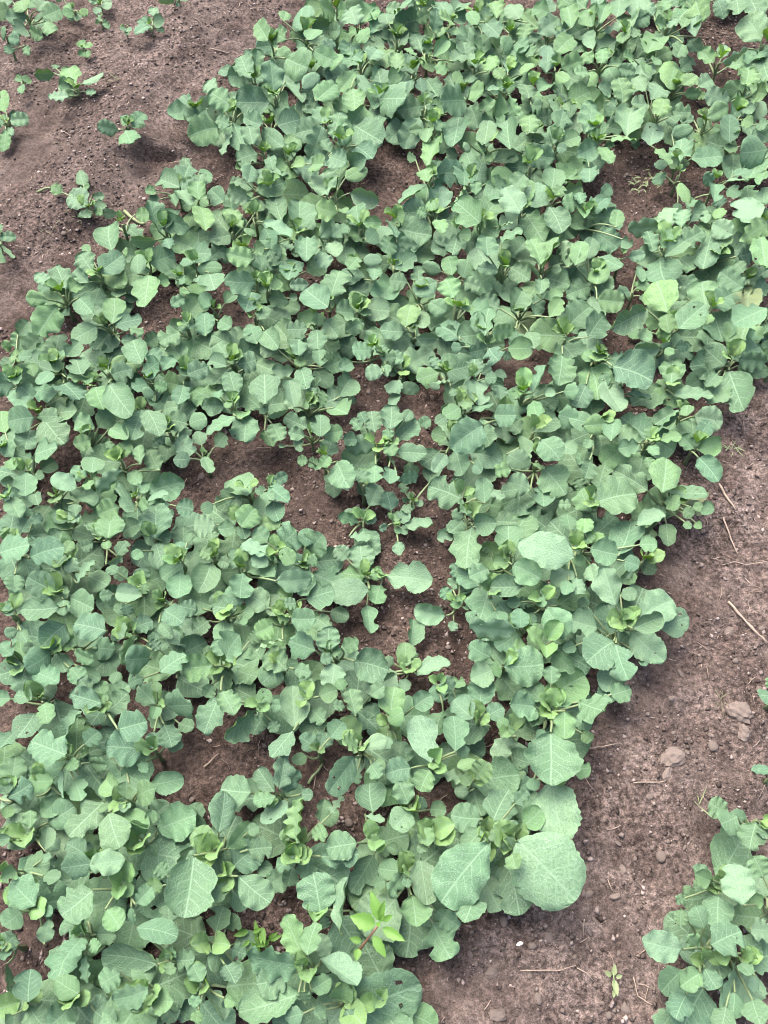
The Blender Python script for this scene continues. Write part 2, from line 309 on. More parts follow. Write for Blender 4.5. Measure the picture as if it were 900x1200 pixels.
def tint(tone):
    if tone in 'gp' and random.random() < .001: tone = 'o'   # the odd yellowed old leaf
    a, b = TINT[tone]; k = random.random(); j = random.uniform(.82, 1.18); e = random.uniform(-.012, .012)
    j *= AGE[1]; e += AGE[0] * .010
    return (max(0, (a[0] + (b[0] - a[0]) * k) * j + e), (a[1] + (b[1] - a[1]) * k) * j, max(.02, (a[2] + (b[2] - a[2]) * k) * j - e), 1)
def frame(B, a, n, sx, sy, sz):
    a = a.normalized(); n = (n - a * n.dot(a)).normalized(); b = n.cross(a)
    return Matrix(((a.x * sx, b.x * sy, n.x * sz, B.x), (a.y * sx, b.y * sy, n.y * sz, B.y), (a.z * sx, b.z * sy, n.z * sz, B.z), (0, 0, 0, 1)))
PLANTS = [
('small-leaved bright green cabbage plant in the top left corner, first from the top',2,-919,2249,58,'14 -34 78 -47 -21 7 43 35 -55 75 g;20 -53 100 -18 45 6 48 -26 -22 94 y;42 -28 85 11 52 -3 38 44 -5 90 p;55 -47 80 42 37 0 49 31 -35 88 y;77 -97 100 31 -50 1 37 -23 -12 97 y;20 -86 82 -4 -49 19 48 85 12 51 p;30 -87 77 39 -36 0 32 -62 -66 43 y;-15 53 46 10 74 -2 44 51 -4 86 y;1 31 28 53 -26 11 43 -35 -34 87 g;-68 72 31 -50 0 -4 45 -5 -79 61 y;-73 119 23 -44 4 9 45 14 -39 91 p'),
('small-leaved bright green cabbage plant in the top left corner, second from the top',2,-943,2138,64,'15 -28 87 33 -20 7 32 -46 -51 73 g;11 -28 92 -23 25 -5 32 -69 -53 50 y;3 -16 63 8 -29 -9 27 6 -29 95 g;77 -95 107 13 -25 -8 23 -32 -43 84 y;-7 52 40 18 14 5 21 36 -69 63 y'),
('small-leaved green stray seedling on the bare slope, third from the top',1,-813,2313,25,'-4 -11 32 -23 23 3 28 -19 -32 93 y;6 -35 43 -20 -24 11 28 66 -20 73 y;14 -26 38 28 -1 0 22 -2 -60 80 y;-34 30 40 -18 -8 11 22 57 -61 55 y;-17 18 12 -16 -19 7 18 73 -41 54 p;5 -5 21 12 -17 -3 16 -21 -34 92 p;-10 2 15 -8 -22 -2 19 52 -29 80 p;2 -8 20 5 -19 -6 18 -1 -28 96 p'),
('small-leaved pale frosted stray seedling on the bare slope, first from the top',1,-748,2332,25,'-1 14 28 -33 10 11 34 11 -56 82 p;-7 14 28 32 20 5 34 7 -35 93 p;5 7 27 22 -27 4 28 -14 4 99 p;10 -37 41 -14 -21 -2 22 20 -22 95 p;-10 36 15 -8 33 -2 18 -18 1 98 p;-12 9 25 -16 3 7 17 5 -90 43 p'),
('small-leaved green stray seedling on the bare slope, fourth from the top',1,-738,2265,25,'17 -39 43 17 -15 -8 17 6 -41 91 y;14 -36 44 -14 15 0 12 5 7 100 y;-1 15 15 13 -14 6 9 -38 3 93 g;-9 10 17 -3 -18 8 9 67 21 71 p;-6 16 20 -7 19 -2 10 -2 12 99 p;-2 -15 30 -2 -19 7 9 87 9 48 y'),
('small-leaved bright green stray seedling on the bare slope, seventh from the top',1,-761,2137,25,'5 -11 35 -13 23 5 24 -1 -24 97 y;9 -16 38 7 32 -4 24 18 7 98 y;5 -19 32 -6 -24 4 19 73 -6 68 y;14 -29 38 14 -19 1 19 -49 -33 81 y;-13 24 17 -12 16 -1 11 0 8 100 y;1 -1 18 6 -15 -2 12 -2 -12 99 p'),
('small-leaved green stray seedling on the bare slope, ninth from the top',1,-741,1957,25,'-3 9 36 -32 66 1 52 -12 -8 99 y;-3 17 24 -44 -3 8 37 18 -65 74 g;14 4 39 42 45 -2 38 -15 18 97 p;-9 -42 40 -48 -5 1 34 2 -9 100 p;-63 49 37 -40 -19 10 33 44 -90 7 y;-63 74 32 -10 21 -3 21 -7 9 99 g;-7 -12 29 -20 -15 -1 21 37 -58 73 y;18 -2 24 27 -5 0 21 -3 -14 99 p;-14 2 18 -16 -14 -1 18 41 -54 73 y;-18 7 23 -33 9 0 26 -10 -41 91 p'),
('small-leaved bright green stray seedling on the bare slope, eighth from the top',1,-894,2015,25,'5 -12 33 -17 15 4 21 1 -27 96 y;14 -24 44 12 17 0 18 50 -37 78 y;8 -23 35 9 -39 4 21 -37 1 93 y;-4 20 17 1 20 -2 13 38 5 92 g;2 17 14 18 -6 6 12 -39 -32 86 y'),
('small-leaved green stray seedling on the bare slope, tenth from the top',1,-901,1860,25,'-1 24 37 -17 65 11 36 -38 -26 89 y;16 -12 40 52 -4 9 33 -19 -61 77 p;8 -22 41 -24 1 5 25 15 -49 86 g;6 -16 25 22 -41 8 25 -15 10 98 p;13 -41 38 -4 -51 -19 35 -7 -34 94 y;-1 29 15 8 26 1 21 77 -26 59 p;-14 0 21 -22 -16 4 23 56 -67 48 p;-5 10 25 -9 19 3 17 3 -15 99 g'),
('small-leaved green stray seedling on the bare slope, eleventh from the top',1,-595,1791,25,'-13 -18 33 -47 1 11 35 6 -93 37 p;4 -23 37 22 -49 1 50 -15 -6 99 y;17 -9 37 26 37 6 35 38 -41 83 g;6 -4 37 -14 27 0 22 -49 -25 84 y;11 8 22 31 5 2 25 -3 -15 99 y;6 -16 25 12 -37 4 23 1 12 99 g;-5 23 20 -3 23 6 22 -3 -27 96 p'),
('small-leaved pale frosted stray seedling on the bare slope, sixth from the top',1,-595,2200,25,'2 -3 33 -30 -47 7 33 2 13 99 p;4 16 26 32 -7 16 33 -45 -66 60 p;2 59 17 -9 36 4 28 -2 -12 99 p;-11 15 26 -18 27 0 21 -35 -22 91 g;-13 31 12 -21 32 0 24 -32 -21 92 p;-16 11 25 -22 19 -1 19 -23 -20 95 g;10 11 14 22 -13 1 18 -24 -36 90 p'),
('small-leaved pale frosted stray seedling on the bare slope, fifth from the top',1,-662,2207,25,'9 -22 39 -17 -3 5 13 30 -29 91 p;8 -26 40 20 -21 12 14 -63 -15 76 p;-4 8 24 2 -13 15 9 77 53 36 p;-3 2 29 1 -14 14 9 77 -43 -47 p;-3 11 14 9 -30 10 15 19 36 91 p'),
('small-leaved pale frosted stray seedling on the bare slope, second from the top',1,-538,2323,25,'-5 -3 27 -44 -13 -1 32 28 -95 -9 p;11 -24 39 18 -10 14 22 -68 -54 50 y;-11 26 20 -9 17 2 15 -30 -28 91 y;5 17 15 21 -4 3 16 -24 -65 72 p;-2 -12 23 0 -25 3 13 95 1 30 p;-8 31 15 -8 28 -2 15 -30 -1 95 p'),
('green cabbage plant upper right of the bare upper slope, nearest',0,-359,1833,62,'-18 -57 76 -62 -43 10 69 44 -46 77 y;10 -67 89 -36 23 -1 34 -31 -45 84 g;11 -63 69 -20 -54 -21 28 -70 -1 71 p;13 0 84 -62 46 11 54 -25 -54 81 y;-39 101 63 -36 35 -7 46 -44 -26 86 p;-7 -7 40 -33 -66 4 50 40 -15 90 p;3 48 43 3 103 -3 62 -48 4 87 g;6 -14 59 29 -97 -1 61 18 5 98 g;25 66 28 -53 -24 -1 53 18 -42 89 y'),
('small-leaved green cabbage plant upper right of the bare upper slope, third nearest',0,-308,1948,60,'-3 -34 94 -33 91 -1 50 -34 -12 93 g;2 14 84 5 46 24 35 54 -44 72 y;-14 46 42 -57 -8 10 56 21 -68 70 g;-12 22 38 20 56 7 42 31 -24 92 g;-65 85 32 -36 18 -4 33 -28 -38 88 g'),
('small-leaved green cabbage plant right of the bare upper slope, second nearest',0,-273,1711,52,'-19 -13 90 -12 54 9 43 -10 -18 98 g;-9 -27 79 -47 -18 -3 53 15 -52 84 g;23 -58 97 10 -47 4 28 -15 6 99 g;-1 16 47 -3 52 12 43 -1 -22 98 g;8 2 39 33 -83 11 50 -13 8 99 p;-40 -39 58 -18 -26 11 22 65 -11 75 y'),
('green cabbage plant upper left of the highest soil pocket, fourth nearest',0,-257,1887,68,'-8 -27 76 -80 -1 1 75 2 -67 74 g;-2 4 77 -7 67 42 55 32 -48 81 g;21 66 67 44 -70 -2 43 16 8 98 p;-2 48 43 45 -99 9 60 -46 -13 88 g;12 97 32 1 68 10 49 -15 -14 98 p;-5 56 40 -15 -85 12 44 32 8 94 y;3 44 37 -57 45 -3 54 -32 -35 88 g'),
('small-leaved bright green cabbage plant left of the highest soil pocket, second nearest',0,-213,1691,56,'-13 17 77 -51 53 5 42 -28 -36 89 g;2 0 79 18 37 5 33 7 -17 98 y;9 -46 76 27 -22 23 38 -61 10 79 y;-1 -71 107 -17 -21 6 28 62 -28 73 y;55 -78 107 30 -32 26 46 -71 -13 69 y;-4 8 40 -7 75 -2 42 11 4 99 g;1 79 24 4 80 10 56 4 -13 99 y;-11 21 45 -40 33 1 40 -18 -26 95 g;-6 30 37 1 -80 0 50 38 0 93 y;4 -17 54 64 -3 -3 59 2 -40 92 p'),
('green cabbage plant left of the top edge middle, third nearest',0,-194,2156,58,'-9 -2 76 -9 96 8 70 -50 -12 86 g;-59 31 78 3 45 1 32 23 -3 97 y;-45 -86 101 -34 41 -4 47 -47 -31 83 y;6 -73 93 19 48 -3 47 0 5 100 y;24 -131 103 58 -42 0 46 -39 -55 74 y;37 -80 81 36 23 -4 31 38 -47 79 g;-4 47 28 -44 13 7 42 -14 -82 56 y;5 33 40 -20 -78 4 49 32 -4 95 g;9 12 50 44 -77 10 52 -51 -19 84 p;7 19 45 59 45 7 64 37 -60 70 g'),
('small-leaved green cabbage plant upper left of the highest soil pocket, third nearest',0,-177,2001,57,'43 3 89 32 -35 18 46 -60 -16 79 y;1 21 77 -33 35 -1 36 -20 -16 96 y;-13 -113 95 39 47 6 35 42 -45 79 p;18 -142 83 48 68 3 55 19 -18 97 y;4 31 29 39 46 3 45 23 -26 94 g;9 9 36 -14 -89 1 51 6 1 100 g;1 18 43 -5 81 4 50 -2 -5 100 g'),
('green cabbage plant upper left of the highest soil pocket, second nearest',0,-138,1794,63,'1 -14 79 -11 59 7 44 -3 -13 99 g;-2 -28 89 -29 -73 -34 57 48 -52 70 g;-22 48 38 -70 41 -4 67 -33 -49 81 p;-16 65 51 -32 35 6 40 -23 -35 91 g;7 90 19 13 81 -1 46 -8 3 100 g;25 77 44 31 53 8 50 25 -29 92 y;-3 14 43 -69 -14 3 65 11 -37 92 g'),
('green cabbage plant upper left of the highest soil pocket, nearest',0,-97,1726,69,'-19 9 73 14 60 33 48 -37 -38 85 g;-24 -26 66 -20 33 8 29 9 -19 98 g;-4 -23 81 22 99 3 49 62 -17 76 y;28 65 70 64 -74 11 74 -39 -20 90 g;34 -3 66 39 -43 0 53 -13 -13 98 g;-27 -52 76 39 -30 7 52 -44 -40 81 p;21 -66 64 34 -15 29 43 -60 -74 32 g;-6 54 31 46 20 8 50 19 -70 69 y;-21 26 48 -29 -82 5 53 31 -5 95 g;-3 75 27 39 -94 -2 66 -9 -5 99 y'),
('green cabbage plant left of the top edge middle, second nearest',0,-122,2274,54,'-3 -39 77 -28 -45 48 65 91 -17 37 y;3 -48 88 28 -33 19 43 -80 -45 41 y;-20 -83 53 34 -26 21 44 -70 -51 50 g;16 42 35 -54 -89 8 68 23 -5 97 g;13 16 61 58 9 1 55 9 -70 70 g;-29 69 25 -60 -15 9 58 26 -54 80 y'),
('bright green cabbage plant left of the top edge middle, nearest',0,-66,2217,54,'-3 -66 100 -17 54 11 58 -14 -24 96 p;6 -26 81 38 55 11 54 20 -32 93 y;8 -84 100 11 -47 -3 42 -49 -18 85 y;-21 -57 50 1 -70 2 65 34 3 94 g;28 -56 72 38 85 -1 54 40 -16 90 g;-17 1 26 -64 -40 8 67 39 -46 80 y;3 31 39 -32 -113 9 63 15 3 99 y'),
('small-leaved green cabbage plant lower left of the top edge middle, third nearest',0,-58,2032,53,'-9 -41 75 -39 -74 0 46 29 -15 95 y;-9 -46 73 31 -51 -21 41 21 -26 94 p;-17 -153 107 6 -76 -1 55 -14 -2 99 y;6 -34 93 -21 33 -5 36 -34 -8 94 g;21 3 74 21 47 3 47 21 -15 97 p;32 -35 43 26 40 2 47 46 -34 82 g;-5 24 47 -45 57 0 51 -29 -23 93 g;25 58 34 -37 -57 2 50 31 -17 93 g;-22 -10 55 -56 -52 12 62 51 -38 77 g'),
('green cabbage plant lower left of the top edge middle, second nearest',0,32,2122,68,'-10 23 59 -16 50 3 43 -41 -18 89 g;0 -26 90 6 50 -3 26 21 4 98 g;50 71 41 -43 61 -3 55 -44 -27 85 g;-1 -93 105 -1 -75 0 41 -18 0 98 y;-21 36 96 -5 52 1 43 -21 -5 98 g;-29 12 51 -58 3 -2 58 -4 -9 99 g;-1 52 48 9 111 -2 57 -37 4 93 y;15 96 34 -25 -100 12 53 11 9 99 p;-21 30 54 -40 27 11 47 -11 -50 86 g;-3 0 52 -57 -78 11 68 10 7 99 y'),
('green cabbage plant lower left of the top edge middle, nearest',0,106,2291,55,'-25 -96 84 38 18 11 38 21 -80 57 y;18 -117 69 11 48 32 42 53 -55 65 g;-73 -27 70 31 -45 48 66 -59 36 72 g;-57 -3 48 -44 15 9 41 6 -34 94 g;33 36 46 -62 -11 0 61 14 -82 56 g;-15 32 45 -37 21 7 41 -23 -64 74 g;-8 -34 57 -72 -42 6 66 48 -75 46 g'),
('small-leaved green cabbage plant below the top edge middle, nearest',0,165,2231,51,'-6 -90 95 19 -32 9 32 -16 17 97 y;5 -73 106 -29 -28 33 48 71 8 70 y;17 36 64 25 55 -4 55 26 -4 96 g;9 24 48 -26 98 -1 60 -18 -4 98 g;-12 15 37 -41 -60 1 53 14 -8 99 y;8 17 29 -28 -75 5 47 -15 13 98 g;1 -59 52 14 -47 -19 43 -27 -43 86 g;10 19 50 41 40 -2 40 48 -45 75 g'),
('green cabbage plant lower right of the top edge middle, nearest',0,238,2258,52,'-18 -38 52 -16 -105 -2 71 39 -8 92 g;-4 -105 99 -19 58 3 32 -38 -18 91 y;14 -84 91 32 -71 11 48 -39 -4 92 g;12 -63 49 3 -80 -3 46 -13 -5 99 y;-7 27 38 18 -79 0 50 -47 -11 87 g;14 48 29 36 -36 2 41 -32 -27 91 y;-5 13 50 52 40 11 56 34 -62 70 g'),
('small-leaved bright green cabbage plant right of the top edge middle, nearest',0,298,2269,57,'-17 -101 106 -6 72 1 42 1 -1 100 y;46 -69 87 -21 77 -2 48 -37 -8 92 p;62 -80 83 -12 -43 -18 43 -29 -30 91 y;18 -147 90 -27 -75 9 42 62 -14 77 y;8 78 24 6 -55 -26 51 0 -42 91 y'),
('small-leaved bright green cabbage plant below the top edge middle, second nearest',0,106,2083,65,'-1 -33 80 0 36 21 31 48 -45 75 y;13 -66 96 33 63 4 35 39 -26 88 y;23 -72 89 19 -46 -2 31 -59 -28 75 y;-29 -65 96 -25 35 -1 23 25 20 95 y;59 -70 88 29 48 -9 52 24 4 97 g;-3 26 45 16 -75 4 41 -40 -4 92 y;-10 38 42 -19 75 7 53 -12 -12 99 g;17 10 55 60 10 3 57 7 -66 75 y'),
('small-leaved green cabbage plant below the top edge middle, third nearest',0,73,2018,52,'-27 -55 89 -36 -33 6 36 54 -45 72 y;-8 -81 89 -10 -36 -14 30 -30 -26 92 g;15 -34 63 5 -37 -14 31 -1 -36 93 g;30 -1 36 26 -87 9 54 -40 -2 92 g;-14 -18 61 -37 -59 -2 49 25 -19 95 g;10 6 40 -47 68 -4 57 -57 -36 74 g'),
('green cabbage plant lower right of the top edge middle, third nearest',0,219,2017,63,'9 -11 70 -8 60 5 29 11 -7 99 p;27 -47 84 19 62 3 41 -6 -3 100 y;-8 14 43 2 -52 7 47 -39 10 92 g;-17 65 17 -40 41 0 47 -25 -24 94 g;-8 62 46 34 -91 -2 68 -42 -18 89 p;7 21 25 35 -73 8 56 -55 -18 81 g;23 71 30 37 72 2 49 38 -22 90 g;-12 14 56 -6 108 0 60 45 3 89 g'),
('small-leaved green cabbage plant lower right of the top edge middle, fourth nearest',0,299,1985,68,'2 19 61 0 77 0 42 5 0 100 p;-17 -53 92 -19 31 6 30 -23 -33 92 y;28 -16 78 34 45 3 30 -34 19 92 y;-1 110 23 -24 58 -3 43 -21 -4 98 g;-2 35 47 43 7 9 42 -8 -55 83 g;21 52 49 56 66 -3 61 40 -31 86 y'),
('bright green cabbage plant lower right of the top edge middle, fifth nearest',0,292,1936,56,'-15 -32 78 -16 -55 -28 43 74 -46 49 y;-1 -75 103 14 -50 -19 36 62 -13 78 y;-53 -47 95 41 8 0 19 1 -1 100 p;-32 -60 81 -36 -31 -12 30 9 -44 89 y;2 -8 38 -4 -123 10 66 -6 8 99 g;-2 3 47 18 70 4 48 8 -8 99 y;-6 5 45 -24 73 2 52 -71 -25 66 g'),
('green cabbage plant below the top edge middle, fourth nearest',0,183,1908,65,'-18 -10 105 21 34 -1 35 42 -24 88 y;5 -61 97 -62 -45 27 74 61 -46 64 g;15 -40 104 30 -35 29 49 -77 -14 62 y;22 -2 44 10 -90 8 51 -60 1 80 g;-8 -71 62 -20 -109 6 60 -25 9 96 g;3 65 29 46 -21 2 45 -18 -32 93 g;-8 29 43 -17 78 9 58 -44 -19 88 g'),
('green cabbage plant above the highest soil pocket',0,-10,1898,60,'-15 -39 60 30 75 4 65 0 -5 100 g;-5 -9 67 67 -55 39 86 -63 -25 73 g;-36 -15 54 -35 -106 11 65 69 -16 71 y;2 10 48 -16 -102 2 62 -26 6 97 g;8 43 33 -13 94 11 67 -14 -13 98 g;17 -11 38 34 -51 -2 45 -50 -36 79 g'),
('small-leaved green cabbage plant upper right of the highest soil pocket, second nearest',0,90,1855,63,'-6 -25 64 -40 -66 -36 55 2 -49 87 p;9 -47 69 45 19 6 23 -23 27 94 p;21 39 29 42 37 -3 43 32 -29 90 y;-5 14 35 27 80 8 57 30 -20 93 g;8 25 57 -68 -27 7 60 30 -55 78 g;-37 -4 30 -42 -76 10 55 59 -23 78 g'),
('small-leaved green cabbage plant upper right of the highest soil pocket, nearest',0,113,1789,66,'-12 -35 92 -6 -55 3 34 -23 7 97 g;3 -31 84 16 34 -3 29 51 -17 85 g;0 41 25 46 -65 7 60 -59 -34 73 g;20 31 31 -56 46 1 56 -28 -36 89 y;-22 11 54 -33 -22 11 28 45 -26 85 g'),
('green cabbage plant right of the highest soil pocket, third nearest',0,236,1748,52,'-16 -78 117 12 68 9 44 -31 -7 95 g;-13 -58 97 -17 -23 13 28 59 1 81 y;39 -98 120 -4 96 6 56 -45 -8 89 g;-3 -69 88 3 -29 0 19 -38 -3 92 y;-46 -55 100 -11 -23 7 24 71 -14 69 p;10 -62 60 57 4 8 43 -12 -17 98 g;-12 31 42 -52 -12 12 49 31 -60 74 y;5 48 50 35 100 -3 59 3 1 100 g;17 22 44 -50 -76 -1 65 13 -10 99 g'),
('green cabbage plant left of the pale weedy pocket, fourth nearest',0,343,1794,51,'-18 -70 104 5 63 3 48 -2 -4 100 y;-17 -18 59 41 -18 8 22 -44 -83 34 p;-30 -90 74 69 -25 2 53 -30 -79 53 g;9 11 41 -53 -62 12 50 24 -2 97 g;-10 41 36 55 -52 7 62 -31 -20 93 p'),
('small-leaved green cabbage plant lower right of the top edge middle, sixth nearest',0,351,1926,69,'-10 -42 76 -5 58 -1 45 2 3 100 g;22 31 42 36 45 -3 47 10 -2 100 g;-6 -62 73 19 -33 23 40 -89 -22 40 g;10 36 19 -8 -81 5 44 -50 10 86 g;-2 39 46 8 -79 -2 50 -9 -3 100 y;-4 22 45 -25 94 -3 56 -37 -6 93 g;-9 -1 39 -30 -67 6 43 -10 14 99 y'),
('green cabbage plant lower right of the top edge middle, seventh nearest',0,418,2021,56,'-24 -20 63 3 62 32 47 -28 -43 86 p;-13 -69 96 24 -48 11 30 -62 -14 77 y;5 53 33 20 126 -2 67 -16 4 99 g;23 50 28 63 38 -4 58 31 -43 85 y;17 -12 54 60 -32 -1 62 -18 -37 91 g;17 -17 49 -3 -55 -22 49 19 -38 91 y'),
('green cabbage plant left of the pale weedy pocket, nearest',0,388,1726,69,'-3 13 65 25 68 38 54 -8 -46 88 g;11 -14 88 40 14 8 43 -3 -43 90 y;-3 -31 92 21 -12 1 24 -28 -42 86 g;-3 12 51 76 -7 -2 67 -4 -72 69 y;26 2 30 -4 -92 12 47 0 13 99 y;23 23 44 -61 36 -2 61 -20 -31 93 g'),
('small-leaved green cabbage plant right of the top edge middle, second nearest',0,418,2184,58,'-37 -57 93 66 78 -3 58 44 -34 83 p;3 -71 96 29 25 1 21 32 -40 86 p;49 -34 95 -3 81 6 48 -22 -8 97 y;50 -75 99 -50 -72 7 52 32 -13 94 y;-47 32 104 39 -29 6 43 -45 -45 77 y;-53 -130 84 -8 34 6 36 -64 -28 72 g;-4 -26 47 -37 -70 7 43 7 6 100 g;8 114 42 14 79 10 52 32 -17 93 g;-3 58 19 -49 -40 10 42 28 -10 95 g;-17 45 45 -40 60 5 53 -46 -37 81 y;22 12 49 49 42 12 58 2 -29 96 y'),
('green cabbage plant left of the topmost narrow gap, fourth nearest',0,542,2219,53,'-17 -47 81 -4 68 4 59 -67 -7 74 y;-5 -58 94 28 88 -3 48 7 1 100 y;55 18 65 15 73 2 55 -20 2 98 g;8 -46 64 66 31 12 34 -20 6 98 p;-20 -110 60 -10 63 5 37 -49 -14 86 p;27 86 42 -3 68 6 41 -6 -8 99 g;11 21 30 2 -85 0 50 -65 -2 76 y;27 43 36 -41 -58 -1 44 63 -47 62 g;-10 -6 35 -53 -86 6 61 20 -6 98 g;-34 102 39 -40 49 3 49 -45 -42 78 y;-19 5 48 -68 -51 0 67 14 -20 97 g;-2 130 21 -37 45 10 47 -11 -31 95 g'),
('green cabbage plant left of the topmost narrow gap, third nearest',0,605,2143,67,'28 75 60 51 31 9 49 12 -47 88 g;-13 -38 79 5 44 6 37 -48 -6 88 y;9 -20 84 21 34 1 32 21 -15 97 g;13 38 55 26 97 2 59 -30 6 95 p;8 26 43 55 -43 0 58 -46 -57 68 g;22 42 36 -38 -77 -2 50 15 -10 98 g;-4 33 48 -62 -67 -4 65 2 -8 100 g;44 85 58 14 111 5 65 -12 -3 99 p'),
('small-leaved green cabbage plant upper left of the pale weedy pocket, fourth nearest',0,538,2057,54,'-14 -54 89 11 60 5 36 -15 -6 99 y;-34 -46 89 -18 32 7 31 -34 -37 87 y;8 -26 76 38 6 -4 31 15 -41 90 g;-44 -63 79 -35 -16 11 36 35 -13 93 g;25 -65 91 37 -22 3 31 -47 -72 52 g;24 40 29 13 -96 11 55 -53 2 85 g;-15 20 26 -31 -103 10 56 -12 14 98 y'),
('bright green cabbage plant left of the topmost narrow gap, second nearest',0,654,2086,52,'-11 -42 91 46 91 -2 62 -6 6 100 y;-49 -57 89 -32 -17 16 36 52 -16 84 y;-21 -75 90 -7 -40 4 36 38 3 93 y;-8 -85 96 24 21 -3 31 26 -19 95 y;12 -6 51 -1 -83 0 51 -39 0 92 y;27 11 45 42 22 10 46 -2 -40 92 y;-15 21 40 64 6 0 55 8 -85 52 g;-2 2 54 -44 -111 2 68 4 0 100 p'),
('small-leaved bright green cabbage plant left of the topmost narrow gap, nearest',0,723,2199,60,'-25 -56 99 -33 -13 19 37 57 -39 73 y;-5 -32 79 20 51 -3 32 -10 10 99 p;-5 21 92 -5 43 2 38 -12 -6 99 y;12 -76 106 19 48 -2 26 -9 8 99 y;44 -91 94 7 61 12 37 -54 -10 84 p;5 -126 99 -24 -65 9 47 35 0 94 y;18 85 30 -24 58 8 46 -56 -34 76 y;15 14 40 4 -76 9 41 -26 10 96 g;1 66 30 28 -40 -3 41 -56 -44 70 g;-11 102 31 -30 61 0 52 -10 -6 99 g;18 16 55 58 98 -4 58 -8 8 99 y'),
('green cabbage plant upper left of the topmost narrow gap',0,818,2313,65,'-32 -74 107 -4 -107 4 81 -81 5 59 y;29 -55 96 15 -47 -22 38 -29 -48 83 g;-24 17 46 -57 15 1 54 -8 -35 93 g;10 41 44 -53 -37 7 41 37 -38 85 y;35 27 53 36 14 -3 28 20 -36 91 p'),
('green cabbage plant above the topmost narrow gap',0,929,2351,54,'-34 -94 97 -6 -60 -3 49 -32 -2 95 g;38 19 37 12 -95 0 57 -26 -3 97 g;64 19 39 40 -45 3 56 -35 -26 90 y;25 39 34 -78 -79 9 66 15 -3 99 p;-11 44 60 -7 51 1 33 -14 -4 99 g'),
('green cabbage plant right of the topmost narrow gap',0,950,2121,63,'-8 3 73 -26 95 8 74 -70 -25 67 p;-21 15 42 5 -60 10 54 -14 16 98 g;-55 -25 68 4 -36 -16 26 27 -37 89 g;-1 -18 44 -4 -111 2 62 -29 3 96 g;9 24 20 -52 -81 11 47 24 -2 97 y;16 34 44 -4 -68 -4 42 -50 -2 87 g'),
('small-leaved green cabbage plant below the topmost narrow gap, nearest',0,821,2042,69,'-20 -23 84 -32 37 9 41 -22 -41 89 y;12 25 64 20 55 4 32 -14 -2 99 p;-7 -42 97 67 52 -1 38 61 -79 -3 p;30 17 47 64 19 4 58 -3 -11 99 g;-26 71 46 -24 45 8 42 -17 -27 95 g'),
('green cabbage plant lower left of the topmost narrow gap',0,699,1955,60,'-21 -29 80 34 99 11 66 35 -22 91 y;3 -38 97 36 25 10 35 -8 -27 96 y;60 1 65 41 30 2 46 16 -28 95 p;13 -43 79 38 -7 4 28 -20 -88 44 y;7 38 28 -15 -89 3 48 -20 7 98 g;40 51 43 60 -7 8 57 -9 32 94 y;-3 31 46 -42 21 11 43 -21 -74 64 p;44 120 27 48 56 0 45 41 -34 85 g;-12 25 30 51 13 1 48 19 -77 61 g;59 0 46 17 -19 8 22 -71 -36 61 y'),
('small-leaved green cabbage plant above the pale weedy pocket, nearest',0,645,1854,70,'-25 -67 107 29 64 3 44 11 -10 99 y;-13 33 80 30 59 -2 60 27 -11 96 p;-30 42 96 -17 56 0 35 -55 -17 82 p;-25 16 80 -42 -18 18 45 47 -22 85 p;29 2 74 43 -11 2 45 -19 -63 75 g;25 -8 64 10 -34 14 35 -52 18 83 g;-50 -60 44 -12 -22 -8 23 14 -42 90 g;-47 -39 53 -20 -45 -3 31 -11 -1 99 y;11 24 43 32 -47 -2 47 -43 -34 84 g;0 29 55 -65 -46 3 60 36 -45 82 y'),
('small-leaved green cabbage plant above the pale weedy pocket, second nearest',0,567,1917,64,'-6 -43 78 -9 60 30 50 13 -43 89 y;-35 -33 98 -36 -10 23 40 57 -37 73 g;-33 -26 71 8 -32 11 30 -63 11 77 g;6 27 53 58 35 8 60 -7 -11 99 g;13 21 34 -44 -73 3 55 -6 7 100 g;-12 42 30 -57 -87 11 57 40 -15 91 y;19 57 18 29 -54 7 44 -65 -26 71 g;-36 25 36 -51 17 2 52 -10 -40 91 y'),
('green cabbage plant upper left of the pale weedy pocket, second nearest',0,477,1779,69,'-20 -38 97 24 99 10 58 20 -15 97 g;9 -13 89 18 -19 19 29 -82 -25 51 g;81 -17 70 22 99 6 68 -10 -4 99 p;33 -53 89 59 -2 2 41 -1 39 92 y;45 73 31 46 -9 -3 41 -2 -44 90 g;0 33 49 31 -39 6 40 -46 -23 86 y'),
('small-leaved green cabbage plant right of the pale weedy pocket, nearest',0,664,1692,50,'-54 49 64 21 76 0 49 -5 2 100 p;-61 -2 97 32 -45 -4 35 20 6 98 y;-4 -19 71 22 82 4 53 -29 3 96 g;25 -10 75 74 13 1 53 6 -36 93 g;-26 -17 64 -29 5 2 24 -3 -50 87 p;0 84 65 54 35 -4 34 40 -53 75 g;-24 -12 64 23 -7 9 26 -44 -71 55 y;15 15 36 23 20 0 22 4 -2 100 y;16 79 36 -14 58 1 41 17 2 99 y;40 59 30 44 43 0 44 45 -47 76 y'),
('green cabbage plant right of the pale weedy pocket, fourth nearest',0,792,1744,61,'-15 -28 88 5 59 33 48 1 -49 87 g;-26 -29 77 35 2 -2 29 5 -9 99 y;28 15 38 -70 16 11 65 -5 -71 71 g;14 -2 40 -19 -83 -2 51 -24 3 97 g;40 9 53 35 0 -1 30 0 -86 50 g'),
('small-leaved bright green cabbage plant upper right of the pale weedy pocket',0,747,1819,61,'-26 -63 107 -20 -6 16 24 61 -53 58 y;-5 -64 102 12 -21 10 19 -86 -27 44 y;-10 -23 95 59 39 5 44 26 -51 82 y;12 42 55 4 -55 5 31 -91 -3 40 g;-8 45 38 -26 20 -3 32 -29 -24 93 g;21 32 33 -29 -101 6 55 12 2 99 y;-10 20 31 -22 -41 2 28 25 -9 96 g'),
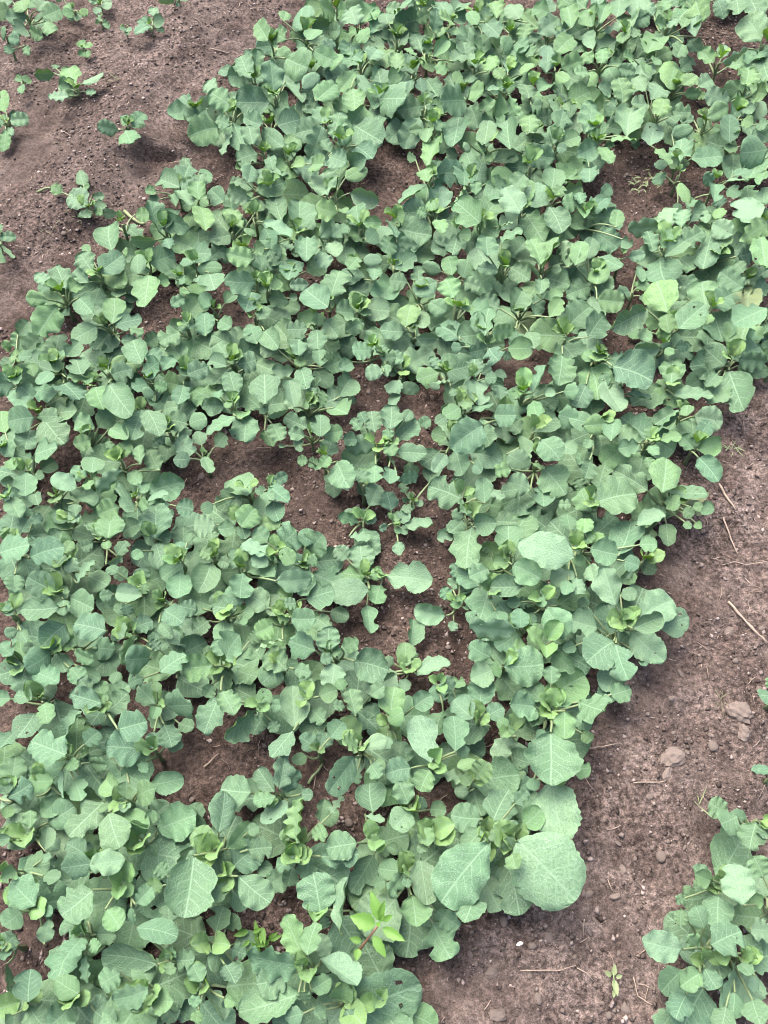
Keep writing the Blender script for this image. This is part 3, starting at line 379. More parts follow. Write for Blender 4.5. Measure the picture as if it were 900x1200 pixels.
('small-leaved bright green cabbage plant lower right of the topmost narrow gap, nearest',0,874,1955,60,'-60 -82 83 -57 26 4 44 -27 -70 66 p;-28 -57 105 27 78 -3 55 18 -2 98 y;-43 -55 93 -41 -10 12 40 35 -77 53 y;6 -41 77 12 -42 24 46 -94 -8 34 y;-14 -70 59 7 -30 5 30 -56 0 83 p;18 6 48 -63 -1 1 56 2 -53 85 y;2 30 45 60 -15 1 57 -12 -42 90 y;15 -12 38 12 -63 -1 48 -51 -11 85 p'),
('green cabbage plant upper left of the pale weedy pocket, nearest',0,482,1738,65,'-2 -26 85 -55 -48 9 48 46 -38 81 g;2 -26 85 21 -58 1 34 14 6 99 y;-10 -5 41 16 -57 10 54 -22 11 97 g;-34 -113 98 -8 -51 8 42 -31 20 93 g;36 52 27 26 22 -2 25 62 -67 41 y;-9 -21 41 -63 -72 9 64 20 -5 98 y'),
('small-leaved green stray seedling on the bare slope, twelfth from the top',1,-652,1560,25,'-19 62 37 -19 51 -4 29 -3 7 100 g;2 -7 38 -48 37 3 52 -18 -32 93 p;-15 49 42 17 -4 9 17 -49 -38 79 y;15 -11 28 18 30 -2 28 41 -18 89 p;0 41 25 29 -2 1 19 -7 -69 72 p;15 -27 37 -22 -17 10 19 57 -31 76 p;30 -18 29 35 -5 5 23 -20 -89 41 p;-59 32 41 -24 10 11 28 22 -41 88 y;-11 -4 19 -8 -18 3 14 28 6 96 y;13 -7 27 27 -22 11 18 -57 -31 76 y;-2 3 16 6 -19 2 13 -26 3 96 y'),
('small-leaved pale frosted stray seedling on the bare slope, thirteenth from the top',1,-829,1467,25,'3 -5 30 42 -15 11 23 -36 -41 83 g;-2 12 26 -8 22 4 19 52 2 86 p;12 -28 27 28 -27 -13 20 66 36 66 p;15 -39 38 12 -33 -17 26 -55 -54 64 g;-12 14 15 -16 12 -2 13 8 22 97 p;-3 11 23 -4 19 -2 13 25 17 95 p;-8 4 19 -5 -16 11 10 61 34 72 y;-8 5 18 -9 -16 7 14 29 23 93 p'),
('small-leaved green cabbage plant upper left of the triangular soil gap',0,-578,1326,65,'12 67 68 -17 71 11 58 -5 -16 99 g;3 -10 87 43 41 7 52 19 -35 92 g;-13 -6 78 -36 50 9 48 -22 -33 92 g;-13 -39 87 -31 25 10 26 -13 -49 86 p;43 48 89 14 -17 10 22 -72 -18 67 y;33 -44 50 2 32 -9 30 0 27 96 g;-40 71 57 -15 26 1 20 -21 -16 97 g;-6 -10 46 -6 -63 2 44 22 1 98 g;-2 17 62 54 -40 8 48 -37 -33 87 y;-10 -3 43 -44 -40 10 56 52 -38 77 g;-14 16 28 46 -57 -2 52 13 6 99 y;-28 -5 40 36 26 11 42 19 -59 79 y'),
('small-leaved green cabbage plant left of the triangular soil gap, second nearest',0,-645,1269,70,'2 16 71 -30 66 -1 43 3 2 100 g;-25 21 84 -36 26 -3 30 -13 -8 99 p;-10 -45 105 -48 7 -2 32 -14 -77 62 y;15 3 79 24 23 6 34 11 -35 93 y;45 -34 99 39 -46 7 46 -26 -7 96 g;-3 -38 80 -20 -83 6 59 67 -10 74 y;8 -25 41 -27 26 -3 26 -27 -17 95 g;-15 14 37 22 56 5 48 42 -24 87 y;-3 9 51 -53 -8 -4 50 -3 -29 96 y;-37 39 46 -31 11 1 29 -11 -43 89 g'),
('small-leaved green cabbage plant left of the triangular soil gap, nearest',0,-549,1206,53,'23 -35 103 -3 61 8 45 18 -12 98 y;25 -30 98 53 12 5 37 1 -40 92 g;55 -40 97 34 -20 10 21 -39 -20 90 y;-11 -26 88 -43 -34 2 46 26 -26 93 g;36 -56 79 32 2 -2 25 9 -44 89 g;9 59 31 11 36 -2 30 36 -5 93 y;3 21 34 -31 -63 4 59 46 -17 87 g;-15 -3 55 -35 54 4 48 -1 -8 100 g'),
('small-leaved green cabbage plant above the triangular soil gap',0,-493,1363,53,'8 -1 67 49 28 -3 57 34 -49 81 g;1 -61 96 -9 51 8 34 -20 -19 96 g;24 -65 100 0 -86 6 60 -15 7 99 y;-16 30 52 -62 27 0 58 -26 -61 75 p;7 -9 56 -56 -27 7 61 23 -25 94 g;-25 -42 24 -12 -32 6 24 64 -10 77 g;-15 4 27 11 90 1 61 5 -2 100 y;-20 -21 37 -34 -40 4 46 25 -12 96 y'),
('green cabbage plant below the bare upper slope',0,-463,1459,62,'-4 -62 91 -54 2 -2 36 -3 -100 -7 y;-9 -17 72 -23 59 33 49 72 -11 69 g;-2 -8 70 22 56 7 36 10 -17 98 g;-10 22 71 65 -38 11 43 -49 -68 54 g;22 -76 81 -13 32 -1 26 -3 0 100 g;20 27 26 -69 21 -4 64 -17 -40 90 y;3 -4 41 60 -37 3 54 -18 -22 96 y'),
('small-leaved green cabbage plant lower right of the bare upper slope, nearest',0,-453,1585,51,'14 -26 84 -51 31 -4 55 -15 -14 98 g;14 -91 89 -13 36 3 23 15 -3 99 y;8 -40 90 38 -48 2 37 29 26 92 p;-2 10 36 36 42 -4 46 49 -35 80 y;4 84 37 -6 47 -1 27 15 5 99 g;-40 -16 43 -23 -2 5 24 24 -44 86 g;4 3 46 9 99 -2 61 41 -2 91 g;-45 -6 54 -24 -5 8 25 33 -15 93 y'),
('small-leaved green cabbage plant upper right of the triangular soil gap, nearest',0,-420,1335,50,'-10 -47 103 -17 -21 9 26 70 -27 66 y;-5 -9 65 21 -19 7 26 -33 -2 94 g;26 -85 90 -23 -34 12 25 56 -10 82 g;29 -69 91 -8 -18 13 21 51 33 80 y;2 45 66 24 -27 15 36 -36 18 91 g;-13 0 45 39 39 -2 46 30 -26 92 y;3 13 33 40 -68 7 56 -21 -3 98 y;-12 36 19 -40 39 -2 40 -21 -16 96 g'),
('small-leaved bright green cabbage plant lower right of the bare upper slope, second nearest',0,-406,1552,56,'17 -45 101 -9 51 7 41 -13 -16 98 y;63 -32 84 -31 38 2 41 -39 -36 85 g;36 -121 88 -21 74 2 45 26 4 96 y;6 74 41 -2 55 0 32 26 2 97 g;20 34 44 -54 -40 10 59 31 -18 93 y;-10 4 34 -18 -78 4 53 -16 8 98 y;-7 47 58 6 48 -3 31 3 6 100 g'),
('small-leaved green cabbage plant lower right of the bare upper slope, third nearest',0,-321,1452,69,'-11 8 62 -44 54 10 50 -5 -23 97 g;24 -1 82 -42 64 0 40 0 0 100 y;-14 82 54 1 49 4 37 28 -8 96 g;44 71 63 7 35 -1 32 35 -3 94 g;38 -38 98 10 26 -7 26 45 5 89 y;-4 3 60 -44 -24 8 44 29 -22 93 g;-28 33 38 62 3 9 60 -7 -71 70 g'),
('green cabbage plant right of the bare upper slope, third nearest',0,-248,1584,69,'-39 -40 74 -52 28 10 40 -34 -79 50 p;-31 -15 76 64 21 5 51 11 -55 83 y;-47 -10 94 5 58 3 42 46 -9 88 g;-68 63 32 -34 9 0 32 -11 -35 93 g;4 26 32 75 -16 9 68 -22 -67 70 y;-11 20 51 -31 58 11 50 27 -4 96 p;-44 32 42 -45 27 0 42 -17 -28 94 g'),
('green cabbage plant lower left of the highest soil pocket, third nearest',0,-188,1466,51,'-31 22 72 -18 76 3 46 -4 -5 100 g;7 -13 69 -5 99 0 63 41 2 91 g;-31 -50 79 32 -13 0 22 10 27 96 p;29 -52 99 0 -75 8 49 -3 10 99 g;25 -5 73 13 26 0 23 14 -6 99 g;-8 -1 21 9 -37 5 23 3 13 99 g;-21 21 47 49 -27 -3 52 -17 -39 91 y;-15 4 37 -47 -55 1 57 22 -17 96 y;-2 28 47 -64 28 12 64 5 -28 96 y'),
('bright green cabbage plant left of the highest soil pocket, nearest',0,-112,1561,66,'-11 -31 98 -12 81 0 64 -18 -3 98 p;14 -93 107 -44 6 12 45 12 -66 74 y;20 -50 80 10 -20 7 23 -9 26 96 y;27 45 80 46 37 -2 37 25 -27 93 y;37 8 71 65 -21 1 46 -28 -86 41 p;-24 39 34 -46 -58 1 61 39 -29 87 y;-8 41 33 56 -56 0 66 -55 -55 63 y;7 61 43 10 77 3 49 -30 0 95 g'),
('small-leaved green cabbage plant lower left of the highest soil pocket, second nearest',0,-128,1458,52,'-6 -35 85 29 60 -2 40 65 -29 70 g;15 -18 74 35 36 -3 40 16 -6 99 g;10 -37 75 23 -46 9 36 -14 12 98 p;-17 -81 87 36 -34 4 35 -22 -12 97 p;-9 4 40 -38 59 -2 49 -9 -3 100 y;-9 5 50 -3 -66 -2 45 7 -3 100 g;-8 -9 50 52 24 -4 47 34 -63 69 g'),
('green cabbage plant lower left of the highest soil pocket, nearest',0,-50,1466,68,'-4 3 77 -6 67 -2 50 -61 -3 79 g;5 -10 95 40 -3 2 27 -9 -65 76 y;15 -68 96 22 28 3 35 42 -41 81 g;-27 59 54 50 -76 -2 66 -32 -24 92 y;-3 37 24 -58 -37 5 61 14 -8 99 g'),
('small-leaved green cabbage plant below the highest soil pocket, third nearest',0,-62,1370,52,'-11 -43 94 21 28 8 35 -8 -22 97 y;18 0 76 40 6 0 29 8 -46 89 p;41 -73 95 4 37 -2 34 8 5 100 g;10 -4 58 -37 -54 4 50 -1 8 100 g;4 36 23 44 -65 6 54 -71 -43 56 g;-13 28 36 -9 57 10 43 -12 -19 97 g;2 -20 53 8 -62 -4 48 22 -3 97 g;-6 41 32 20 71 2 53 18 -7 98 g'),
('bright green cabbage plant lower right of the bare upper slope, fourth nearest',0,-291,1404,61,'27 -57 98 -56 8 10 43 7 -53 84 y;25 -32 97 25 -10 20 31 -65 -55 53 y;50 2 71 18 -34 -15 27 16 -32 93 g;-14 41 31 46 -105 12 69 -10 7 99 y;5 6 57 71 -27 9 66 -26 -39 88 g'),
('small-leaved green cabbage plant upper right of the triangular soil gap, second nearest',0,-387,1353,69,'3 -16 78 52 3 3 35 -2 -40 91 y;33 -37 88 17 -57 17 56 -5 27 96 g;-14 23 76 48 -13 18 49 -39 -22 89 g;8 -45 84 12 -19 7 22 -35 15 93 p;3 33 46 47 45 7 58 39 -52 76 g;-8 72 36 -5 77 2 54 35 0 94 g'),
('small-leaved green cabbage plant right of the triangular soil gap, fourth nearest',0,-265,1329,51,'14 -65 122 -61 -5 11 46 18 -73 66 g;0 -52 85 -7 -59 8 47 21 11 97 g;8 -10 37 12 -28 -2 24 -1 -9 100 y;-24 26 32 -29 7 5 26 3 -47 88 y;-2 60 30 3 37 4 30 -6 -9 99 p'),
('green cabbage plant right of the triangular soil gap, fifth nearest',0,-238,1293,69,'3 -12 88 -7 49 4 26 -16 -10 98 y;15 -31 107 15 32 -3 25 67 -23 70 y;0 -7 65 45 -25 9 35 -48 -66 58 g;46 -28 80 16 8 -2 17 36 -52 78 g;18 8 28 45 -20 5 40 -5 16 99 g;-7 85 25 -8 -94 11 63 -12 12 99 g'),
('small-leaved green cabbage plant lower left of the highest soil pocket, fourth nearest',0,-199,1343,55,'4 -32 81 15 52 7 52 -13 -10 99 g;5 -43 80 40 -6 6 27 -22 -71 67 p;35 26 48 42 20 3 45 21 -54 82 g;-4 21 37 -42 54 1 53 -21 -18 96 g;6 12 43 -39 -27 10 40 50 -45 74 y'),
('small-leaved green cabbage plant upper left of the thin soil strip, third nearest',0,-113,1275,57,'6 -77 127 -47 51 -1 57 -17 -15 97 g;5 1 74 16 63 8 56 9 -15 98 g;-7 4 41 28 42 2 43 42 -33 84 g;5 39 27 45 10 9 44 -6 -52 85 y;14 7 39 33 -22 -3 34 -26 -51 82 g'),
('green cabbage plant above the thin soil strip, third nearest',0,-52,1248,55,'-7 -41 99 -35 -21 29 46 65 -6 76 g;-23 -76 84 33 25 2 35 24 -40 89 y;26 -24 75 -17 21 -5 25 -8 16 98 y;-8 -1 44 -45 -53 8 54 28 -10 95 g;12 8 62 52 -18 11 51 -30 -31 90 p;6 -10 61 -5 62 6 47 32 -7 95 y;-13 30 33 46 -67 -4 68 -44 -35 83 g'),
('small-leaved green cabbage plant upper left of the thin soil strip, second nearest',0,-137,1229,52,'20 -27 87 30 -45 2 38 -47 -28 84 g;8 -40 84 -1 34 0 29 30 2 95 y;-11 -58 97 -41 -4 4 37 13 -34 93 g;5 -53 92 2 -56 2 41 -28 3 96 g;-24 -46 63 -20 -37 8 34 -16 30 94 g;11 5 50 -48 -15 1 49 12 -31 94 y;8 -14 33 28 -77 9 59 -15 6 99 y'),
('blue-green cabbage plant right of the triangular soil gap, third nearest',0,-260,1230,63,'13 -26 85 11 36 4 29 15 -14 98 g;10 -71 67 -14 45 11 38 -10 -28 96 g;25 -53 85 30 -52 9 42 -45 -10 89 g;-3 33 39 69 -37 4 63 -30 -45 84 g;-19 -18 51 -23 -53 11 42 56 -8 82 p'),
('small-leaved blue-green cabbage plant right of the triangular soil gap, second nearest',0,-343,1245,59,'-5 -3 78 -24 33 1 34 -45 -34 83 g;-10 -66 63 -9 58 9 42 -15 -18 97 g;19 -54 94 26 -17 0 33 -17 -25 95 g;15 39 43 20 31 -4 31 26 -5 96 g;-15 12 39 -22 -11 -4 22 11 -49 86 p'),
('small-leaved green cabbage plant right of the highest soil pocket, nearest',0,100,1617,59,'-6 9 91 26 95 4 52 -39 7 92 y;-3 -48 99 -8 40 0 37 -32 -8 94 y;-6 -21 71 -62 -58 4 49 -25 32 91 g;34 25 62 -29 -51 -21 41 81 -55 21 g;9 51 18 18 59 11 47 27 -26 93 g;-3 12 45 -10 -75 1 51 -2 2 100 y;11 24 59 69 4 -1 60 5 -74 67 g;-27 92 43 -19 22 0 22 -59 -51 62 g'),
('small-leaved green cabbage plant right of the highest soil pocket, second nearest',0,188,1607,67,'-10 80 54 0 -82 10 58 49 10 86 g;7 -82 102 1 31 10 27 -11 -32 94 y;37 57 34 44 -17 10 45 -41 -70 58 y;40 28 41 45 -43 9 54 -54 -41 73 g;14 14 51 25 80 3 55 37 -15 92 g;-25 98 27 -10 59 8 45 28 -8 96 p;8 23 32 54 -19 -3 54 -9 -39 92 g;13 59 51 -14 63 1 45 -3 -3 100 g'),
('green cabbage plant left of the pale weedy pocket, fifth nearest',0,297,1529,52,'-8 -44 91 -30 81 -2 54 -39 -12 91 p;14 14 40 30 -84 0 63 -37 -13 92 y;16 22 32 -56 -37 -4 60 8 -21 97 p;5 29 34 43 -2 8 40 -18 -47 86 g;11 20 53 0 79 8 55 -42 -9 90 y'),
('small-leaved bright green cabbage plant left of the pale weedy pocket, second nearest',0,362,1554,57,'-3 -5 58 -44 48 11 56 -26 -44 86 p;-6 -23 69 21 -76 -2 55 -15 -7 99 g;6 -10 83 21 25 8 32 7 -37 93 y;16 -32 86 40 5 -2 41 10 -55 83 y;8 42 54 12 67 9 52 -1 -13 99 g;35 56 40 47 11 6 43 14 -86 50 y;-1 26 38 28 65 -2 45 9 -1 100 y;-3 -33 37 7 -79 2 52 -13 2 99 y'),
('bright green cabbage plant lower right of the highest soil pocket, third nearest',0,206,1486,62,'-6 -41 104 -51 58 6 62 -38 -42 82 y;-8 -28 82 10 -14 24 27 -80 -60 -1 y;34 -23 76 35 5 10 18 -29 65 70 p;-12 13 61 51 -47 3 62 -47 -46 75 y;13 47 34 47 73 5 65 15 -16 98 g'),
('green cabbage plant lower right of the highest soil pocket, nearest',0,106,1516,59,'34 -10 91 38 52 7 38 81 -59 -2 p;-2 -15 84 -4 33 0 27 -5 0 100 y;3 -35 80 16 -45 4 32 3 10 99 y;-15 -29 90 -20 14 -2 23 -40 -50 77 y;11 22 47 6 78 5 56 25 -8 97 p;-6 55 25 57 -41 0 63 -17 -23 96 g;-9 9 57 -62 -4 2 61 7 -68 73 g'),
('green cabbage plant below the highest soil pocket, nearest',0,28,1496,58,'-1 -18 91 17 -15 19 27 -81 -43 41 y;-1 -84 94 -22 61 -4 31 57 25 78 g;-1 -79 78 44 -18 5 31 -38 -84 38 p;-11 -55 74 -15 -54 3 40 48 -9 87 g;3 -10 51 70 -29 11 67 -31 -45 84 g;1 19 26 -57 -47 6 61 13 -3 99 p;-13 -1 59 30 13 -3 29 25 -41 88 y'),
('small-leaved green cabbage plant lower right of the highest soil pocket, second nearest',0,159,1460,62,'0 1 61 -16 -63 6 45 -19 15 97 g;-5 -37 96 28 4 -4 27 18 -67 72 y;-13 0 41 -44 -24 1 46 17 -27 95 p;5 11 36 55 -12 -2 55 -7 -48 88 g;11 32 40 -61 -37 11 54 33 -28 90 p'),
('blue-green cabbage plant below the highest soil pocket, second nearest',0,22,1361,61,'0 -26 87 44 31 11 39 7 -42 90 g;5 -13 46 -41 -76 11 58 19 4 98 g;31 50 35 55 67 0 66 30 -24 92 g;3 33 24 -6 60 1 44 -30 -5 95 p;-8 32 43 -43 5 0 43 -6 -50 87 g;-3 23 57 34 71 4 59 34 -21 92 g'),
('small-leaved green cabbage plant upper left of the small square soil gap, fourth nearest',0,146,1345,52,'-8 -28 86 -8 42 12 37 -25 -30 92 y;15 -26 78 14 43 10 46 42 -34 84 g;-27 11 59 -40 11 7 29 -13 -84 52 p;16 -30 73 34 -21 4 35 -41 -56 72 p;23 26 34 24 7 2 21 -9 -2 100 y'),
('small-leaved green cabbage plant above the thin soil strip, fourth nearest',0,70,1291,59,'38 10 90 -44 -34 -1 47 14 -20 97 g;-22 19 76 -37 1 5 37 10 -48 87 g;0 23 70 0 40 9 35 18 -22 96 g;20 -35 79 33 -25 0 38 -25 -31 92 g;-28 -115 92 9 50 12 46 -28 -17 95 y;3 -69 91 5 -49 1 34 -28 -1 96 g;-18 15 30 -46 -36 9 45 20 -1 98 g;12 10 31 18 -62 4 47 -43 -7 90 g;14 -32 36 -13 83 9 60 5 -10 99 y'),
('green cabbage plant upper left of the small square soil gap, third nearest',0,145,1237,68,'-5 17 86 -16 48 10 47 -16 -25 96 y;7 -18 93 23 15 -3 25 32 -30 90 y;6 -64 58 -41 40 -1 50 -16 -14 98 g;2 40 38 59 51 3 63 18 -26 95 g;-14 11 34 -39 -28 -2 41 25 -42 88 g;19 52 33 -61 -53 -2 68 29 -36 88 g;24 27 47 51 -11 -2 49 2 -8 100 g'),
('blue-green cabbage plant upper left of the small square soil gap, second nearest',0,198,1176,62,'-5 -19 84 -12 54 7 31 -46 -21 86 g;-3 -30 96 11 66 6 37 -27 -4 96 g;11 25 47 -65 -22 11 63 29 -42 86 g;24 39 34 23 17 0 22 39 -52 76 p;21 28 40 20 4 7 19 -22 -41 88 p'),
('blue-green cabbage plant above the small square soil gap, second nearest',0,247,1351,65,'-37 -15 120 -2 52 8 47 20 -14 97 g;-13 -23 87 -44 6 6 30 8 -29 95 g;14 10 67 35 -43 7 44 -47 -26 85 g;-3 -2 90 -2 27 -2 17 1 9 100 g;37 29 66 37 -45 -3 26 56 40 72 p;-3 58 86 47 42 2 37 -35 35 87 g;-7 -3 43 -20 -45 -2 40 1 -5 100 g;3 18 27 26 -82 11 62 -25 5 97 p;-16 0 60 -54 -47 4 58 35 -32 88 g;-13 1 54 -38 78 7 66 -27 -21 94 p;-1 49 44 3 60 7 46 -2 -12 99 g;-29 19 23 72 33 -1 67 25 -52 81 g;14 59 36 49 60 7 60 19 -26 95 g'),
('small-leaved green cabbage plant above the small square soil gap, third nearest',0,331,1370,56,'-13 -37 101 -16 74 5 41 19 -2 98 y;-9 -46 103 39 92 -1 49 -71 31 64 y;47 -28 86 16 70 3 39 -3 -3 100 y;40 -15 85 -1 56 11 26 -81 -12 57 p;10 -27 80 21 -12 9 22 -57 -45 69 g;-15 -75 100 -7 -46 7 30 0 14 99 g;3 -21 52 50 -32 9 51 -35 -30 89 g;-3 38 36 -48 8 1 45 -9 -62 78 p;14 3 49 53 25 8 51 5 -40 92 g;-6 -32 55 -35 -66 3 53 10 0 99 y;-8 -25 50 28 -64 -3 52 10 1 99 g'),
('small-leaved green cabbage plant above the small square soil gap, nearest',0,276,1247,50,'-22 -18 76 24 50 7 47 38 -31 87 g;27 -21 61 6 57 7 38 45 -15 88 g;44 12 80 38 9 8 28 -22 3 97 y;49 -48 91 27 41 10 33 -1 -24 97 y;-21 -82 97 -48 -21 12 32 45 -69 57 y;-13 -61 70 -10 -51 5 38 32 3 95 g;3 -82 89 7 -49 11 33 -31 16 94 g;-6 23 24 29 -67 11 57 -46 -6 88 g;5 29 27 -58 -29 10 54 19 -4 98 g;-36 25 36 -46 19 8 44 -1 -39 92 p'),
('green cabbage plant below the pale weedy pocket, nearest',0,602,1424,66,'-28 -29 87 32 48 8 35 15 -26 96 y;-33 -17 64 -6 61 8 36 13 -12 99 g;-36 -82 115 49 43 5 39 10 -22 97 g;-15 -12 47 -2 -86 7 86 -37 8 93 g;15 -20 96 51 35 -3 53 24 -27 93 g;-5 71 59 -69 -10 -3 48 11 -92 38 p;1 48 74 14 58 1 45 -16 2 99 p;28 38 83 13 45 11 41 -52 -6 85 p;48 51 84 37 58 1 34 45 -30 84 g;16 -41 40 -25 -83 -3 60 0 -4 100 p;-6 31 37 -54 -50 4 52 39 -35 85 p;24 -12 46 23 -48 10 41 -30 7 95 g;23 44 32 41 -59 -3 65 -33 -27 91 y;8 41 41 -20 70 2 53 -6 -4 100 y;16 36 47 41 37 8 43 15 -36 92 g'),
('small-leaved green cabbage plant upper left of the right edge high up',0,713,1494,54,'-25 -19 78 -6 41 -1 27 -18 1 98 p;-27 -43 99 40 -29 -2 45 -27 -43 86 p;-17 -38 106 21 39 -1 27 -35 22 91 y;22 28 48 -50 -30 11 41 25 -6 97 y;0 -3 59 -59 -53 10 48 7 12 99 y;23 66 20 -6 37 -2 27 -12 3 99 g'),
('bright green cabbage plant above the right edge high up',0,809,1481,60,'-25 -22 92 -33 67 4 67 -11 -11 99 p;-77 -88 101 67 53 3 48 37 -52 77 y;8 46 82 18 58 1 41 -18 4 98 g;-34 -77 107 -15 -98 7 53 -8 9 99 y;-14 -2 61 -56 -3 -1 52 0 -42 91 y;6 30 30 48 35 10 48 9 -39 92 g;7 102 36 1 52 8 42 -35 -14 93 y'),
('green cabbage plant left of the right edge high up',0,696,1400,53,'-37 -50 72 34 99 6 53 -38 8 92 g;0 0 52 45 7 6 45 1 -68 73 g;4 -1 85 20 30 3 27 -3 -7 100 y;39 -15 74 43 21 -9 44 43 -59 69 g;22 42 37 64 -13 12 67 -23 -31 92 g;16 5 26 -52 -63 0 61 -7 6 100 y;12 23 40 8 -75 6 52 -50 1 87 y'),
('green cabbage plant lower left of the right edge high up, third nearest',0,569,1189,65,'-19 -37 95 -5 39 10 33 -31 -28 91 y;-13 -53 125 59 59 1 52 6 -7 100 g;-9 27 84 -13 83 3 71 -54 -11 84 y;-54 25 92 -77 -58 10 53 49 -51 71 g;-63 1 64 13 -36 10 25 -51 6 86 g;5 36 31 -33 55 1 57 -40 -26 88 y;17 33 41 10 76 7 55 7 -10 99 g;12 5 38 69 -4 1 67 -4 -49 87 g'),
('green cabbage plant lower left of the right edge high up, second nearest',0,652,1232,67,'-2 8 64 -4 70 12 64 -35 -17 92 g;-1 -2 81 46 32 8 51 5 -32 94 g;-46 29 79 -25 13 5 30 -24 -70 67 p;-14 -27 93 -13 -30 4 21 7 9 99 y;0 -18 48 -13 -53 0 43 11 -3 99 g;-7 62 33 -25 63 3 58 -31 -17 93 g;18 24 44 5 -81 -1 65 -19 -2 98 g;32 29 21 61 -6 11 59 -21 -53 82 y'),
('small-leaved blue-green cabbage plant lower left of the right edge high up, nearest',0,750,1329,50,'-29 -52 91 -42 39 8 51 -31 -49 82 g;-12 -24 71 8 34 -3 22 -29 15 94 g;-19 -8 88 -10 32 -2 30 -63 -17 76 g;-4 -49 58 44 45 2 35 29 -32 90 g;6 -12 57 -27 -83 1 58 -44 15 89 g;2 -5 48 -61 -46 3 59 9 -5 99 g;13 14 45 61 45 -4 53 25 -25 94 g;-8 1 39 51 16 4 51 8 -50 86 g'),
('blue-green cabbage plant below the right edge high up, nearest',0,773,1243,68,'-34 -49 120 -77 -47 5 57 1 7 100 g;-35 -53 61 -25 -39 2 34 25 -10 96 g;16 16 31 -59 -84 1 71 -38 28 88 g;9 -12 36 -8 -43 -4 36 3 -10 100 g;3 -16 37 -17 -50 2 38 5 1 100 g'),
('green cabbage plant lower left of the pale weedy pocket, second nearest',0,436,1342,62,'12 45 71 43 -35 4 53 -6 4 100 g;-5 -43 82 16 60 -1 43 -23 7 97 y;-16 -103 102 54 -6 1 46 -8 -59 81 y;-10 42 68 13 51 11 36 -1 -21 98 g;-45 0 91 18 63 10 39 -15 -11 98 y;-30 -30 39 -13 -54 -1 41 10 -5 99 g;5 3 29 -29 -63 -1 51 -4 0 100 p;-8 -34 39 -9 -96 11 57 -58 15 80 p;-13 27 38 -43 -16 0 42 17 -45 88 p;-8 -14 46 -56 -35 9 51 31 -25 92 g;15 30 42 -37 43 7 53 -29 -39 88 g;5 15 55 17 -67 4 47 -37 -4 93 g;19 40 44 -55 -69 -3 63 10 -12 99 g'),
('small-leaved green cabbage plant lower left of the pale weedy pocket, nearest',0,436,1502,65,'-3 -2 77 54 63 -3 41 8 -3 100 g;-11 -24 85 17 63 -4 36 -20 11 97 y;53 -48 84 9 45 6 31 -9 -11 99 y;17 -14 41 49 -51 -1 55 -24 -25 94 g;61 -80 82 18 -24 5 27 -72 -41 56 g;-15 7 98 -4 40 0 27 -3 0 100 g;25 23 46 -61 -22 3 52 13 -22 97 y;50 62 19 34 5 -1 29 5 -23 97 y;48 104 37 27 26 7 30 37 -58 73 g;-9 24 32 -50 -45 10 48 47 -33 82 y;27 20 34 62 11 2 55 7 -53 84 g;-5 21 46 61 2 1 55 0 -33 94 y;7 30 31 10 -60 -3 42 -54 -14 83 p;47 55 38 32 21 -2 30 32 -40 86 g'),
('small-leaved green cabbage plant right of the pale weedy pocket, second nearest',0,661,1651,54,'-12 -54 82 9 -60 -1 32 18 1 98 y;-30 31 40 -10 -39 -3 34 -56 7 83 g;-9 -71 40 -3 -23 -6 20 -3 -26 97 g;21 48 32 13 28 -1 20 -21 11 97 g;11 23 48 11 20 1 16 0 -7 100 p'),
('small-leaved blue-green cabbage plant right of the pale weedy pocket, third nearest',0,728,1607,67,'-13 -25 88 -26 -2 24 32 40 -84 37 g;-13 -34 96 -15 -65 10 37 13 12 98 g;17 -15 85 37 -6 11 20 -18 43 88 p;39 10 44 24 -25 5 33 -38 -18 91 g;46 16 75 39 16 3 38 -18 24 96 g;-30 -1 27 -25 -39 8 23 9 15 98 g;7 -9 45 14 -32 -1 30 -39 -20 90 g'),
('small-leaved green cabbage plant below the pale weedy pocket, third nearest',0,511,1302,54,'2 11 42 -35 -11 11 31 38 -33 86 g;24 77 55 -2 -48 0 25 21 -2 98 g;13 20 46 27 20 4 28 19 -43 88 y;16 -4 48 11 -18 7 16 -73 -23 65 g;-20 -8 60 -21 -4 1 18 10 -41 91 g'),
('small-leaved green cabbage plant lower left of the triangular soil gap',0,-531,1087,65,'-38 -31 98 -20 44 -3 44 8 11 99 g;-36 -10 77 1 27 5 24 31 -18 94 y;-9 -4 76 0 17 11 20 27 -51 82 y;14 -5 84 21 28 4 24 41 -44 80 y;14 -25 89 41 9 8 44 -1 -66 75 g;25 -68 119 52 -70 -2 55 -15 -15 98 g;-15 23 52 46 -72 10 56 -15 4 99 g;-21 33 36 -51 36 8 54 8 -11 99 p;-21 42 24 14 66 0 49 31 -7 95 g;9 28 57 53 1 2 48 -3 -20 98 y'),
('small-leaved green cabbage plant upper right of the leftmost soil gap, second nearest',0,-552,1055,60,'13 -24 97 24 -51 1 43 5 4 100 y;-31 26 23 -8 -77 1 60 45 -4 89 g;-45 15 39 -43 -7 6 39 15 -2 99 y;10 18 47 27 18 -3 28 31 -34 89 p;24 23 32 43 3 -1 37 4 -12 99 g'),
('green cabbage plant above the leftmost soil gap, second nearest',0,-635,1107,60,'33 -47 85 52 -7 -4 36 11 24 96 y;30 -60 83 42 -46 8 60 27 40 88 g;12 -31 78 -13 51 1 28 48 10 87 y;11 10 74 2 26 -6 25 11 21 97 g;-25 -50 90 -10 23 9 24 30 -23 93 y;9 -42 96 -16 -36 10 32 13 22 97 g;29 -7 96 23 30 9 36 28 -46 85 g;-23 26 35 -23 48 8 40 12 -10 99 g;0 26 37 -23 -53 3 51 35 -10 93 g;-11 31 45 -8 63 0 47 25 2 97 g;0 -6 48 -71 22 6 65 -6 -41 91 p'),
